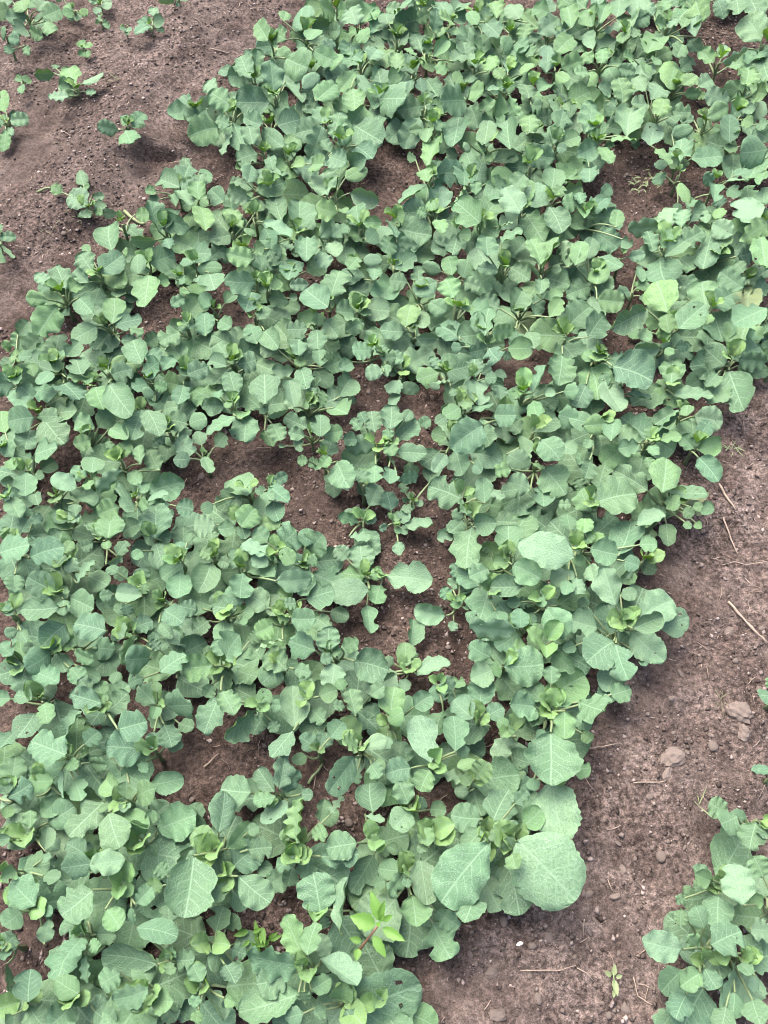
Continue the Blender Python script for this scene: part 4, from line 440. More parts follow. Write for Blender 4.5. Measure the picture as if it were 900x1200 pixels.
('small-leaved green cabbage plant above the leftmost soil gap, third nearest',0,-724,1131,57,'5 -20 80 37 -8 9 33 -26 -11 96 y;13 -44 78 14 -8 22 24 -80 20 57 y;25 -27 89 30 -7 8 24 -30 -10 95 g;7 -18 73 -13 -25 1 25 34 -12 93 g;-8 35 27 -3 49 7 42 54 -8 83 y;10 21 39 31 37 9 45 33 -47 81 g;-13 70 38 17 32 6 34 48 -40 78 g'),
('small-leaved blue-green cabbage plant upper left of the leftmost soil gap',0,-700,1058,69,'20 -24 98 -16 25 -6 28 -19 13 97 g;7 -8 74 31 -30 -4 36 -16 -28 95 g;-9 -9 61 42 -49 12 36 -7 17 98 p;33 -14 72 49 -17 0 44 3 7 100 g;-9 13 51 -46 -7 7 48 21 -74 64 g;-20 15 52 56 27 -3 60 35 -65 68 g'),
('small-leaved blue-green cabbage plant above the leftmost soil gap, nearest',0,-648,995,53,'5 -29 89 -48 -9 -1 51 9 -59 80 g;4 -18 77 44 -8 10 35 -28 -54 79 g;33 -12 76 46 -1 14 43 -28 -36 89 g;16 -22 76 49 -55 0 59 -14 -13 98 g;-11 -34 59 0 -51 5 43 24 10 97 g;0 32 43 43 35 0 56 14 -17 97 g'),
('small-leaved green cabbage plant left of the leftmost soil gap, second nearest',0,-693,910,58,'16 -11 69 37 -11 -2 35 -6 -40 91 g;-3 7 77 27 -33 4 31 -37 -19 91 g;21 -31 80 17 -26 4 23 -22 2 98 y;-21 55 37 -17 51 4 40 1 -8 100 y;-11 12 36 14 65 -2 56 9 1 100 g'),
('small-leaved green cabbage plant below the triangular soil gap, nearest',0,-448,1065,61,'-12 7 85 39 1 30 44 -49 -56 66 g;22 17 97 -23 27 5 36 15 -5 99 g;28 4 93 18 34 -2 32 17 -3 98 g;4 -24 90 -24 -16 12 28 56 -27 78 g;16 -37 76 -14 -10 20 24 84 -10 53 p;14 -20 83 25 -10 0 24 -20 -53 83 y;-8 16 99 -28 63 -2 48 -23 -8 97 g;-26 37 31 -38 -18 6 42 25 -22 94 g;-5 7 24 35 -46 5 43 -20 -4 98 g;-5 30 25 51 -10 3 48 -11 -30 95 y;6 -22 32 -20 70 -2 49 -6 1 100 p'),
('blue-green cabbage plant below the triangular soil gap, second nearest',0,-456,995,53,'9 -9 85 -9 -69 3 47 26 1 96 g;28 -35 119 31 -59 4 42 12 14 98 g;44 -7 77 30 2 9 28 -26 -28 93 g;59 -43 98 40 -9 1 39 -10 -38 92 g;6 -8 37 -2 -85 2 63 20 2 98 g;-15 13 17 -61 -11 10 64 22 -43 87 g'),
('small-leaved green cabbage plant upper right of the leftmost soil gap, nearest',0,-547,941,54,'15 5 80 -39 24 0 39 -21 -33 92 g;16 20 65 24 30 6 39 45 -50 74 g;22 -33 102 -25 -18 10 30 55 -34 76 y;45 -1 89 40 -25 8 31 -16 6 98 g;7 -27 73 3 -36 11 23 42 30 86 g;-16 13 43 48 -24 -4 44 -23 -59 77 g'),
('small-leaved green cabbage plant right of the leftmost soil gap',0,-476,879,63,'-3 2 81 18 34 -2 27 37 -15 92 y;10 -24 86 -35 -52 6 30 76 -45 46 p;41 -13 82 -10 42 -1 23 -8 0 100 g;70 -12 61 -23 41 8 34 -2 -20 98 g;13 -17 60 29 -28 9 27 -29 0 96 g;-12 21 72 -15 17 9 17 37 -17 91 g;-5 20 35 -68 5 -3 58 -6 -20 98 g;-11 24 19 -4 -60 4 51 67 1 75 p'),
('small-leaved green cabbage plant lower right of the leftmost soil gap, nearest',0,-527,846,57,'19 -17 112 -3 43 -11 40 14 26 96 g;2 -13 90 -30 21 -2 30 -18 -17 97 g;8 -25 97 10 -20 11 22 -34 31 89 y;-14 -29 82 -44 19 12 34 17 -20 96 p;-5 29 33 26 -78 -4 62 30 6 95 y'),
('small-leaved blue-green cabbage plant left of the leftmost soil gap, nearest',0,-647,867,52,'12 29 70 48 0 28 50 -50 -6 86 g;18 -26 99 5 -46 -3 41 22 -4 97 g;21 -16 73 19 -4 0 19 -5 -23 97 g;39 -66 93 17 -32 11 22 -18 22 96 g;-5 -37 91 -14 -16 10 22 75 -30 59 g;-4 6 29 -32 46 3 44 1 -6 100 g;14 15 36 24 23 -2 31 45 -40 80 g;-14 7 28 -58 18 0 52 -4 -11 99 g'),
('small-leaved green cabbage plant below the leftmost soil gap, nearest',0,-583,814,51,'19 13 60 56 -31 7 37 10 40 91 p;15 -24 85 -16 30 -21 37 -46 34 82 y;44 -31 89 9 -27 3 22 18 17 97 g;5 -10 59 17 -46 9 34 16 24 96 g;-25 5 21 -22 -38 1 43 6 0 100 g;-25 18 18 50 -3 2 49 -5 -13 99 g'),
('small-leaved green cabbage plant lower right of the leftmost soil gap, second nearest',0,-434,803,68,'14 -52 112 -41 55 0 39 -67 -49 56 g;6 9 67 2 28 -9 26 20 28 94 g;15 17 62 62 18 0 49 17 -59 79 g;24 -23 92 33 24 -4 20 -22 43 88 p;16 -26 106 20 -22 8 22 -58 -25 77 y;-48 -26 69 -4 20 9 22 23 -37 90 g;-21 -33 96 -33 -20 3 40 33 -39 86 y;19 -12 68 45 -30 3 45 -26 -29 92 g;70 -20 73 31 -7 -2 33 -2 -43 90 g;-11 18 42 47 1 3 42 -7 12 99 g;-10 20 31 19 70 2 57 24 -9 97 g;-17 22 17 6 -62 3 52 20 7 98 g'),
('small-leaved blue-green cabbage plant lower left of the leftmost soil gap, nearest',0,-659,804,67,'6 -7 82 29 -44 10 33 1 24 97 g;20 -17 66 21 -17 0 22 5 8 100 g;-9 11 47 -10 16 5 19 29 -14 95 g;-34 16 17 45 32 5 56 27 -51 82 g;-1 9 48 19 -3 -3 18 10 -38 92 g'),
('green cabbage plant lower right of the triangular soil gap, second nearest',0,-292,1107,66,'-8 46 69 -39 25 3 46 -23 -47 85 g;-6 -25 90 -38 17 -2 36 -9 -7 99 g;3 -11 79 -6 26 0 24 -2 -1 100 y;11 -12 81 40 -6 20 41 -44 -59 68 g;-7 1 86 -23 35 3 37 -5 -13 99 g;3 33 42 52 43 4 57 41 -55 73 g;34 22 45 50 -34 11 45 -24 -4 97 g;3 27 36 -20 65 3 47 -43 -18 89 g;-30 5 32 38 32 -2 45 37 -39 85 g;3 47 18 65 -75 12 69 -42 -23 88 g;-10 6 47 -27 -55 11 49 12 15 98 g'),
('small-leaved green cabbage plant upper left of the wide bare patch, nearest',0,-287,1006,65,'8 18 75 -15 52 11 40 7 -19 98 g;-13 5 59 -43 -5 6 36 18 -64 75 g;-17 3 87 -8 23 -10 24 -32 29 90 g;7 -23 95 -14 13 -3 16 -24 -1 97 y;17 -49 99 -51 -35 -3 43 -25 28 93 g;31 -25 72 1 -62 0 55 -8 0 100 g;26 -45 86 -1 33 -19 35 -12 49 87 y;-18 11 51 -64 40 2 60 6 5 100 y;2 3 37 -31 74 6 59 -36 -22 91 p'),
('small-leaved green cabbage plant lower right of the triangular soil gap, nearest',0,-382,1089,57,'7 -20 74 -15 40 3 32 21 1 98 g;-1 -31 65 -4 -50 9 36 11 17 98 g;12 -34 99 40 13 9 40 0 -57 82 g;-7 32 42 11 65 4 51 40 -12 91 y;5 20 39 3 -73 0 57 27 1 96 g;-2 40 23 57 -59 6 59 -33 -23 91 g;-7 25 61 -31 39 11 45 22 -10 97 g'),
('small-leaved green cabbage plant above the wide bare patch',0,-229,1013,55,'15 -48 125 -9 75 -3 57 -22 1 97 g;4 -11 80 4 -33 11 20 -34 27 90 g;17 -56 97 38 14 0 19 35 -93 5 p;23 -60 86 19 -38 -4 35 22 1 98 g;-5 6 40 -54 49 7 59 -19 -34 92 g;-12 29 18 59 0 12 52 -18 -32 93 g;3 -42 37 18 -40 3 33 17 16 97 y;6 53 28 48 24 5 51 21 -58 78 g'),
('small-leaved green cabbage plant upper left of the thin soil strip, nearest',0,-166,1120,57,'-6 -28 72 -43 1 -1 30 -2 -84 54 p;4 -32 82 3 24 3 24 18 -14 97 y;5 -26 75 15 -60 12 41 -25 13 96 g;-40 15 77 -38 8 -3 37 -16 -37 92 p;4 -20 99 -3 46 -3 32 13 8 99 g;45 -41 94 -5 37 6 32 24 -12 96 g;51 -28 105 21 1 6 20 -10 -87 48 y;-13 20 47 -46 22 -2 43 -5 -2 100 g;-9 28 61 -42 64 3 57 -34 -27 90 g;30 2 35 31 -47 4 42 -4 5 100 g;46 -2 44 40 20 -2 41 27 -47 84 g;-3 2 43 41 61 3 58 17 -16 97 g'),
('small-leaved green cabbage plant left of the thin soil strip',0,-144,1007,57,'-21 -20 84 -14 57 9 35 17 -11 98 p;2 -19 76 -1 26 -2 20 -39 6 92 y;17 -4 63 -7 79 -4 41 -80 -5 60 g;28 -37 106 6 38 1 22 73 -13 68 y;3 7 73 2 33 -1 24 36 1 93 g;60 23 61 19 54 -10 52 57 -5 82 g;52 -36 105 29 -36 30 50 -36 41 84 y;23 8 54 49 27 -1 48 19 -31 93 g;-13 33 23 40 -52 12 50 -51 -20 84 g;15 12 34 -56 43 5 60 4 -8 100 p;69 33 30 20 10 3 20 -5 -20 98 p'),
('small-leaved green cabbage plant upper right of the wide bare patch',0,-134,943,51,'-47 -29 63 -8 -13 13 12 37 50 78 g;-8 12 62 -44 20 5 35 -3 -32 95 g;-7 -32 97 -31 7 3 27 1 -35 94 g;22 -48 119 -1 43 10 34 8 -23 97 g;25 -33 105 36 5 5 34 -6 -49 87 y;-23 -26 89 9 -33 1 19 -19 -4 98 g;59 -22 77 28 -7 7 27 -32 -44 84 g'),
('small-leaved green cabbage plant right of the wide bare patch',0,-108,882,64,'1 -2 70 13 37 8 38 -17 -14 98 g;-7 -11 67 -17 -16 18 27 60 21 77 g;12 -12 93 -14 -24 2 23 23 -6 97 y;-24 -28 104 -20 -2 1 19 8 -46 88 y;24 -14 78 24 -59 9 49 -45 -5 89 g;7 -29 59 4 -18 1 15 -20 3 98 g;52 -30 66 27 -18 5 30 -7 16 98 g;13 -12 23 3 -42 -1 33 -11 -3 99 g'),
('small-leaved blue-green cabbage plant above the thin soil strip, second nearest',0,-25,1138,68,'4 -6 75 -40 -9 11 41 29 -15 94 g;-37 -25 65 -23 -27 11 29 49 -6 87 g;-23 36 30 -54 14 4 51 -7 -52 85 g;-6 1 49 35 66 8 60 20 -22 95 g;32 3 51 32 -14 1 29 -15 -25 96 p'),
('blue-green cabbage plant below the thin soil strip, second nearest',0,-12,908,60,'0 4 60 -59 2 -4 40 -7 -81 58 p;-4 16 83 -7 48 2 39 -4 -4 100 g;-22 35 86 -10 22 4 23 4 -17 98 g;-2 -58 93 -2 -39 2 34 -24 6 97 g;-11 35 22 -42 -66 -4 66 7 -10 99 g;-31 66 21 -19 27 -2 24 -28 -12 95 g;-15 34 43 -10 22 8 22 4 -33 94 g'),
('small-leaved blue-green cabbage plant left of the wide bare patch',0,-325,891,58,'-42 22 73 11 35 -3 23 -11 13 99 p;-25 -5 66 -29 -6 9 31 37 -41 83 g;6 -23 100 20 -40 7 23 24 28 93 g;-16 48 31 -10 37 -2 28 -11 2 99 p;9 45 30 18 29 -1 29 41 -20 89 g'),
('small-leaved green cabbage plant lower left of the wide bare patch, nearest',0,-241,819,64,'3 -20 76 -33 48 -20 56 -8 34 94 g;-12 -8 64 -40 -27 -1 49 27 -43 86 g;-54 -41 84 -20 -11 0 22 28 -50 82 g;-5 15 22 -12 -31 7 26 24 14 96 g;-2 25 21 3 -33 1 27 -49 -2 87 y'),
('small-leaved blue-green cabbage plant below the wide bare patch, nearest',0,-203,818,65,'7 -4 93 28 19 -2 22 38 -45 81 g;4 -9 94 36 -37 11 30 -10 19 98 g;-2 -25 100 14 -25 14 29 -9 44 89 g;-2 -12 84 -19 -4 6 19 34 -33 88 g;11 -37 88 13 -40 3 33 2 7 100 g;-8 9 30 -5 -56 8 45 21 11 97 p'),
('pale frosted cabbage plant upper right of the thin soil strip, nearest',0,34,1120,25,'0 -12 26 0 37 -5 34 -4 14 99 p;7 37 26 4 20 2 17 -11 -9 99 p;-5 -50 42 39 -9 -2 28 -16 -79 60 p;-9 -59 40 -13 -45 6 24 -25 19 95 p;31 -5 31 17 -4 4 17 -29 -24 93 p;5 -2 42 58 42 -3 62 28 -34 90 p;-2 -41 52 -24 -36 3 34 -8 12 99 p;-8 3 20 -17 -6 3 14 31 -51 80 p;13 -1 17 16 -8 -3 15 -12 -57 81 y;-10 9 27 -15 16 1 18 -25 -30 92 p;1 -3 16 0 -19 5 13 -32 21 92 p'),
('small-leaved blue-green cabbage plant above the thin soil strip, nearest',0,0,1131,57,'0 -12 72 -8 31 0 25 9 1 100 g;0 -68 95 -36 0 -1 32 -2 -38 93 p;-8 -9 68 31 -8 9 33 -35 -52 78 g;2 -30 72 4 -37 12 20 -20 27 94 g;1 6 36 1 -29 10 16 -21 32 93 g'),
('small-leaved green cabbage plant upper left of the small square soil gap, nearest',0,200,1145,65,'4 -1 68 -39 -15 1 37 27 -65 71 g;0 -26 95 16 -41 11 41 -47 5 88 g;38 -16 83 47 -9 10 45 -28 -51 81 y;-49 -13 81 -22 -1 1 21 6 -44 89 g;-18 5 35 -51 2 0 45 -1 -51 86 g;-6 21 48 45 -4 6 41 -16 -49 86 y;33 4 42 20 -7 -2 21 -9 -47 88 g'),
('small-leaved blue-green cabbage plant left of the small square soil gap',0,174,1064,68,'-2 -6 84 2 44 3 36 -8 -6 99 g;13 -17 93 23 -2 8 24 -32 -38 87 g;-2 -1 76 6 -64 3 52 15 7 99 p;32 26 33 26 -15 4 28 -48 -61 64 g;39 26 39 25 9 6 26 -14 -21 97 p;14 32 48 20 13 8 25 8 -64 77 p'),
('green cabbage plant lower left of the small square soil gap',0,145,1009,55,'-13 -3 92 -7 16 3 16 -27 -28 92 g;17 -27 77 41 27 -4 30 -15 36 92 g;-27 -24 80 -13 -10 20 24 66 -75 6 g;4 -29 87 9 23 -5 23 -19 28 94 y;-5 -29 94 -31 -22 5 35 21 -7 98 y;-31 -51 95 -20 -23 11 23 43 7 90 g;-2 -7 31 4 80 10 62 6 -13 99 g;7 4 42 -21 -48 -2 42 28 -16 95 g'),
('small-leaved green cabbage plant lower right of the thin soil strip',0,129,928,59,'-16 -21 96 -29 2 12 30 35 -28 89 y;-26 -14 45 -35 -32 4 43 29 -19 94 g;-19 -51 92 -24 -40 -1 26 21 -16 96 p;0 -34 80 7 -52 -2 46 -48 -10 87 g;29 -75 96 12 -24 7 22 -61 -7 79 g;26 -40 102 21 -8 1 23 -16 -33 93 y;30 -15 39 58 -21 8 54 -24 -30 92 p;8 -7 42 -33 56 0 56 4 3 100 g'),
('small-leaved blue-green cabbage plant below the small square soil gap, second nearest',0,224,994,55,'-1 25 60 -2 37 7 32 28 -16 95 p;-46 -71 119 -59 -52 3 60 34 -34 88 g;-43 -22 71 10 -70 12 37 -78 -1 63 g;-23 -28 92 39 -9 12 43 -35 -47 81 g;12 -15 53 19 -28 3 32 -28 -10 96 g;2 18 38 -2 -75 4 55 44 3 90 p;1 14 27 -17 62 1 50 1 -1 100 g'),
('green cabbage plant below the small square soil gap, nearest',0,261,1028,68,'-15 -19 80 12 35 -13 36 -10 37 92 y;18 -4 79 29 68 4 42 -59 21 78 g;15 -26 89 5 -41 -3 32 -30 -10 95 y;74 -2 82 25 -13 21 32 -71 -34 62 g;37 -12 88 20 -3 7 20 -36 -24 90 p;16 39 29 52 -43 1 65 -23 -26 94 g;7 47 35 -25 -80 -3 65 -1 -4 100 g;37 22 27 79 10 3 78 -2 -17 98 g'),
('green cabbage plant below the small square soil gap, third nearest',0,273,940,69,'5 10 58 45 37 -4 47 18 -12 98 g;0 -56 127 29 -42 2 48 -31 -16 94 g;-49 -42 62 37 -30 -4 43 -37 -55 75 p;43 -44 95 24 -21 10 30 -31 11 94 p;-3 14 23 -69 -53 11 66 5 14 99 y;30 42 22 50 -26 6 55 -37 -54 76 p;-10 -21 39 21 77 7 62 8 -11 99 y'),
('small-leaved green cabbage plant below the small square soil gap, fourth nearest',0,275,875,69,'-17 6 59 -3 57 -1 32 51 5 86 p;7 -21 80 35 -52 -2 60 -37 -28 89 g;-16 -57 66 -41 14 6 45 -4 -48 88 p;2 -48 64 0 -45 4 38 20 9 98 g;-13 -20 92 22 -7 -4 16 26 40 88 y;-53 -31 95 -30 -15 11 30 44 -20 88 y;-23 -19 26 -13 -77 7 61 -19 12 97 g'),
('small-leaved green cabbage plant below the thin soil strip, nearest',0,8,912,61,'16 7 65 39 40 4 47 -5 -6 100 g;2 11 93 4 52 6 42 -2 -11 99 g;28 31 92 14 29 -3 23 19 1 98 g;57 46 59 20 10 8 24 -7 -54 84 g;0 -8 86 0 23 7 23 -34 -29 90 y;-2 -13 87 11 -27 -1 27 -13 -10 99 y;15 -19 69 54 -3 -2 37 4 -16 99 g;7 -45 73 4 2 3 6 -54 -23 81 g;15 -82 74 38 11 -3 26 28 -85 44 g;0 -61 82 0 -41 11 30 44 24 86 g;36 -16 31 13 -34 6 28 -28 7 96 y'),
('blue-green cabbage plant above the central soil pocket, third nearest',0,135,796,65,'1 -2 68 -57 29 -3 63 -22 -32 92 g;-3 -20 97 4 -36 10 26 62 27 74 g;40 -12 71 -2 46 10 33 -8 -22 97 g;52 9 79 19 -24 11 19 -43 7 90 p;67 12 68 32 5 2 30 0 -40 92 g;15 54 19 52 42 7 59 -4 -11 99 p;-3 30 18 25 51 1 47 24 -14 96 g'),
('small-leaved pale frosted cabbage plant above the central soil pocket, second nearest',0,50,812,25,'-11 15 30 -8 16 10 19 -2 -53 85 g;-3 -9 33 -11 -23 9 19 29 22 93 p;32 43 19 12 34 8 34 -4 -21 98 p;0 -3 20 -1 -17 11 10 14 54 83 y;-5 7 17 -13 -4 15 11 62 -71 34 p;-1 3 29 -3 19 -6 14 -5 30 95 p;5 -4 30 15 -9 10 13 -63 -27 73 p'),
('green cabbage plant right of the small square soil gap, nearest',0,415,1122,55,'-13 -24 83 -18 22 -1 28 -27 -17 95 y;-10 -27 87 23 22 -1 24 -7 12 99 y;14 -50 99 72 -35 1 80 -12 -24 96 g;-1 -53 82 8 -29 -2 28 -76 -24 60 g;-1 -68 80 25 -76 2 48 8 6 100 p;-32 -73 75 -23 -50 -3 44 4 -8 100 g;23 -8 72 26 4 3 25 -4 -40 91 g;4 27 34 -33 -61 -2 55 -15 5 99 g;-12 12 47 2 75 11 56 -17 -14 97 p;-14 -17 58 5 -83 4 65 -26 2 97 y;18 6 39 30 -1 9 30 -29 -28 91 g;-4 -4 42 -80 -50 4 74 41 -62 67 g;11 34 25 36 -78 -1 69 -46 -23 86 g'),
('green cabbage plant lower left of the right edge high up, fourth nearest',0,542,1149,61,'-4 -13 70 -48 8 -4 34 -19 -92 33 p;-1 -2 63 23 12 -1 15 5 -3 100 g;-7 -32 93 16 -15 3 20 -31 -10 94 y;26 -6 68 24 -2 2 25 -10 -29 95 g;-10 72 22 -34 12 -3 35 -24 -41 88 y;7 12 31 69 1 8 67 -10 -41 91 g;18 26 36 -66 -48 0 62 20 -27 94 g'),
('green cabbage plant upper left of the footpath straws, fourth nearest',0,542,1058,56,'-6 4 42 -69 -45 9 62 16 -4 99 g;-2 -16 82 13 60 2 48 -17 0 99 y;3 -32 70 74 -3 4 37 -4 9 99 p;-10 25 45 33 -67 1 63 -15 -6 99 y;40 7 33 55 31 8 53 28 -69 66 g'),
('blue-green cabbage plant below the right edge high up, third nearest',0,665,1106,67,'-2 14 49 -66 -12 5 62 16 -48 86 g;-10 -11 68 -34 45 3 53 -50 -43 75 g;11 9 63 56 26 7 50 6 -39 92 p;-27 -29 69 -32 -36 10 33 27 4 96 g;24 6 49 21 -15 2 25 -37 -41 83 g;-5 -22 68 3 -95 6 73 -64 2 77 g;25 23 43 42 96 8 72 -16 -1 99 g;-18 -37 57 -37 -55 -1 53 11 -10 99 g'),
('small-leaved green cabbage plant upper left of the footpath straws, third nearest',0,556,987,63,'-16 -8 86 -47 -32 -3 35 8 -19 98 g;-8 -31 99 10 28 -5 27 -48 32 82 y;23 -5 64 54 -8 -4 52 -1 -53 85 p;12 20 29 -40 -52 3 50 2 5 100 y;5 -4 35 -7 -26 0 22 -31 7 95 g'),
('green cabbage plant upper left of the footpath straws, second nearest',0,484,927,60,'8 33 40 -1 35 7 32 -18 -21 96 g;7 -5 88 46 57 7 43 -76 58 28 g;14 -17 86 37 5 7 27 -19 10 98 y;2 5 61 6 20 11 23 -34 -35 87 g;-8 -29 92 7 -27 8 23 -22 23 95 g;-30 -29 96 -36 -7 -4 34 4 -61 79 g;5 26 39 48 -35 2 57 -37 -47 80 g;10 17 45 -44 55 -2 63 -37 -27 89 g;-32 3 43 -50 -39 -1 51 14 -20 97 y;8 16 18 -35 -84 11 63 -11 17 98 g'),
('small-leaved green cabbage plant upper left of the footpath straws, nearest',0,569,918,59,'-4 -10 66 -22 23 7 31 -26 -51 82 g;-2 -22 78 45 18 1 38 22 -57 79 y;-11 -46 92 27 -51 2 38 -35 -14 93 g;8 11 73 20 28 10 31 -3 -30 95 g;6 0 43 7 73 4 54 -37 -1 93 g'),
('green cabbage plant lower right of the small square soil gap',0,394,963,64,'-36 -9 88 -40 8 5 43 -1 -55 84 g;-33 -22 90 40 1 6 39 -12 -56 82 y;-11 -13 84 -45 8 10 43 18 -15 97 g;12 -61 97 11 52 -1 34 -43 11 90 g;44 -7 73 20 -63 9 39 -72 -14 68 p;-22 -48 88 -12 -25 3 19 18 5 98 g;-32 -102 100 -11 -40 2 34 48 -8 87 g;-27 -56 54 -12 -25 -2 23 -19 -1 98 g;13 33 24 7 -82 0 69 -22 -2 98 g;5 38 32 -2 64 9 52 -4 -14 99 g;6 7 30 -57 -25 0 56 10 -23 97 g'),
('green cabbage plant left of the footpath straws',0,503,805,51,'-29 -22 115 19 74 0 54 -2 0 100 y;-42 2 84 -54 44 0 48 -39 -46 80 g;-34 43 88 -2 23 6 23 7 -23 97 y;-3 2 76 63 -9 8 46 -4 48 87 g;-13 3 46 -29 2 -3 30 -13 -46 88 g;-17 -20 85 19 -18 19 29 -76 -13 63 y;-8 -22 66 -35 -18 9 22 30 -8 95 g;26 -39 94 16 0 7 18 -42 -19 89 y;50 -22 69 16 -15 18 26 -76 -1 64 g;7 -44 98 17 -12 2 22 -39 -44 81 y;-74 -72 94 47 16 9 35 -25 22 94 p;-7 -43 49 -4 -47 1 30 -19 5 98 g;9 -64 91 6 -16 6 14 -52 11 85 y;30 -61 83 5 -16 11 15 -72 25 65 y;-11 -7 41 -54 -24 7 48 24 -29 93 y;26 -7 22 -48 42 5 65 -37 -52 77 g'),
('green cabbage plant above the large bitten leaf',0,357,786,68,'-34 -12 88 -23 0 0 22 -2 -10 100 g;3 -18 75 -17 40 9 44 -25 -32 91 y;4 -11 91 78 20 1 73 1 -8 100 g;-5 31 60 -10 21 10 23 -15 -48 87 g;-12 11 32 -67 32 6 72 -15 -48 86 g;30 47 37 18 55 3 49 4 -7 100 g;25 16 39 -74 -29 6 68 15 -20 97 g;15 59 38 -32 81 -3 70 -72 -26 64 g;26 25 19 -18 81 1 73 -47 -11 88 g'),
('small-leaved green cabbage plant lower right of the leftmost soil gap, third nearest',0,-488,732,50,'23 -24 95 -5 47 -3 50 2 7 100 y;4 -14 68 -33 39 -2 29 51 47 72 g;36 5 67 33 8 11 33 -17 -46 87 g;22 -31 100 7 -18 4 18 -12 16 98 y;40 -52 87 14 27 2 25 27 -23 94 g;25 -69 89 29 11 9 15 30 -94 17 p;-6 -23 79 -21 -9 -1 22 16 -46 87 g;-16 6 43 -42 14 1 41 -3 -12 99 g'),
('green cabbage plant below the leftmost soil gap, third nearest',0,-539,677,54,'4 4 92 11 23 2 21 8 -11 99 y;3 15 72 -29 -46 4 50 35 -14 93 g;15 -31 84 7 29 4 25 -11 -11 99 p;33 -48 86 24 43 -1 24 -29 18 94 p;38 -21 59 40 -21 4 39 -11 -4 99 g;-10 13 17 49 40 9 63 21 -45 87 g;-6 19 24 9 -52 -2 45 38 2 92 g'),
('small-leaved green cabbage plant lower left of the leftmost soil gap, second nearest',0,-631,706,68,'56 -51 127 53 18 3 48 9 -43 90 g;-9 -28 98 52 12 9 53 -15 -11 98 g;20 -2 81 22 3 7 22 -22 -49 84 g;5 28 65 11 25 8 29 13 -37 92 g;-7 12 83 -12 17 0 18 1 0 100 y;25 -66 98 6 -33 -1 31 50 6 86 g;23 41 73 9 22 -3 22 47 -8 88 g;-26 24 43 -1 56 6 50 -3 -11 99 g;8 -8 42 22 -49 -1 46 16 5 99 g;6 35 42 48 7 5 47 -7 -25 96 g;-31 15 19 27 -59 -3 54 17 3 98 g'),
('green cabbage plant below the leftmost soil gap, second nearest',0,-546,766,58,'1 -20 85 18 20 -2 25 5 4 100 p;-7 -36 87 -15 -20 4 25 56 -28 78 g;-1 15 32 55 -5 3 50 -8 -33 94 g;3 28 44 -34 -62 12 62 55 -15 82 y;-9 17 56 -11 24 7 25 58 3 82 g'),
('small-leaved green cabbage plant lower right of the leftmost soil gap, fourth nearest',0,-393,719,67,'3 -3 78 -7 66 7 58 -10 -12 99 g;-28 30 58 53 -29 7 44 -36 -46 81 g;1 -4 64 19 -49 6 40 -15 7 99 g;-9 -37 98 -14 -14 -2 21 1 -14 99 y;-28 22 44 -34 12 6 33 6 -30 95 g;-11 19 27 -26 -48 -1 52 35 -21 91 g;13 41 20 58 18 11 55 -17 -3 98 p'),
('small-leaved green cabbage plant lower right of the leftmost soil gap, fifth nearest',0,-406,632,56,'19 -38 112 -44 6 3 31 5 -12 99 p;18 -33 106 3 16 7 17 35 -41 84 y;2 3 65 -1 27 12 28 6 -40 91 g;-33 11 93 -18 11 2 21 18 7 98 g;-24 14 67 -22 13 7 25 14 -27 95 g;-46 -11 60 -18 -9 10 21 55 -15 82 g;-16 -37 78 -11 -19 8 21 51 6 86 g;-21 14 29 49 26 4 54 11 -35 93 g;-11 29 33 17 -73 9 60 16 16 97 y;-30 7 31 -47 -29 10 54 45 -47 76 p'),
('blue-green cabbage plant lower left of the wide bare patch, fourth nearest',0,-343,669,69,'3 2 88 -2 31 5 28 0 -17 99 g;3 2 71 -31 -28 -2 39 17 -27 95 g;1 -13 71 4 -52 11 43 9 22 97 g;6 45 65 4 18 3 18 -18 -13 97 g;-17 20 39 67 -29 -1 67 -12 -30 95 p;-3 38 41 -7 52 2 43 32 1 95 g'),
('small-leaved blue-green cabbage plant lower left of the wide bare patch, fifth nearest',0,-364,606,53,'16 -41 120 33 -22 1 37 0 3 100 g;28 -17 81 30 -5 -3 28 3 -43 90 g;1 -45 78 27 -30 12 21 -29 11 95 g;3 20 19 -37 -50 2 60 7 0 100 g;16 -11 44 35 -59 3 60 4 8 100 p'),
('green cabbage plant upper right of the left edge middle',0,-533,618,61,'-2 -6 87 -48 22 9 49 -14 -64 76 g;-3 9 72 16 -23 8 21 -23 16 96 g;15 -9 69 46 -22 6 46 -24 -22 94 g;24 -52 127 -58 -5 4 40 8 -22 97 g;13 -22 91 6 -29 1 24 2 4 100 g;-5 22 25 52 17 1 51 14 -49 86 p;-17 8 17 24 -75 7 67 6 11 99 y;-3 24 41 -26 -40 2 46 37 -19 91 g'),
('small-leaved green cabbage plant right of the left edge middle, second nearest',0,-499,531,53,'66 0 116 -53 12 -3 46 -8 -13 99 g;7 -9 70 -10 24 6 24 -28 -35 90 g;-10 22 89 -27 -39 7 48 55 -24 80 g;26 -1 50 36 -2 -3 38 6 -22 97 g;8 -18 80 34 -19 3 24 -39 -60 70 y;-18 8 21 55 9 9 49 -14 -14 98 p'),
('small-leaved green cabbage plant right of the left edge middle, third nearest',0,-409,549,55,'-3 -18 89 -24 24 -14 34 -50 1 87 g;1 3 75 32 16 -2 34 5 0 100 g;-7 25 73 -5 18 11 21 34 -42 84 g;11 -15 92 -10 -50 10 33 95 -13 28 y;7 -10 78 0 -11 19 20 59 69 42 y;50 -63 116 -23 -19 41 46 86 -40 30 g;31 -19 74 17 12 6 17 6 -53 85 g;43 -33 73 22 15 0 19 6 -7 100 g;-19 -9 35 -40 -50 6 61 18 -3 98 g;-9 28 22 -46 43 11 54 11 -13 98 g'),
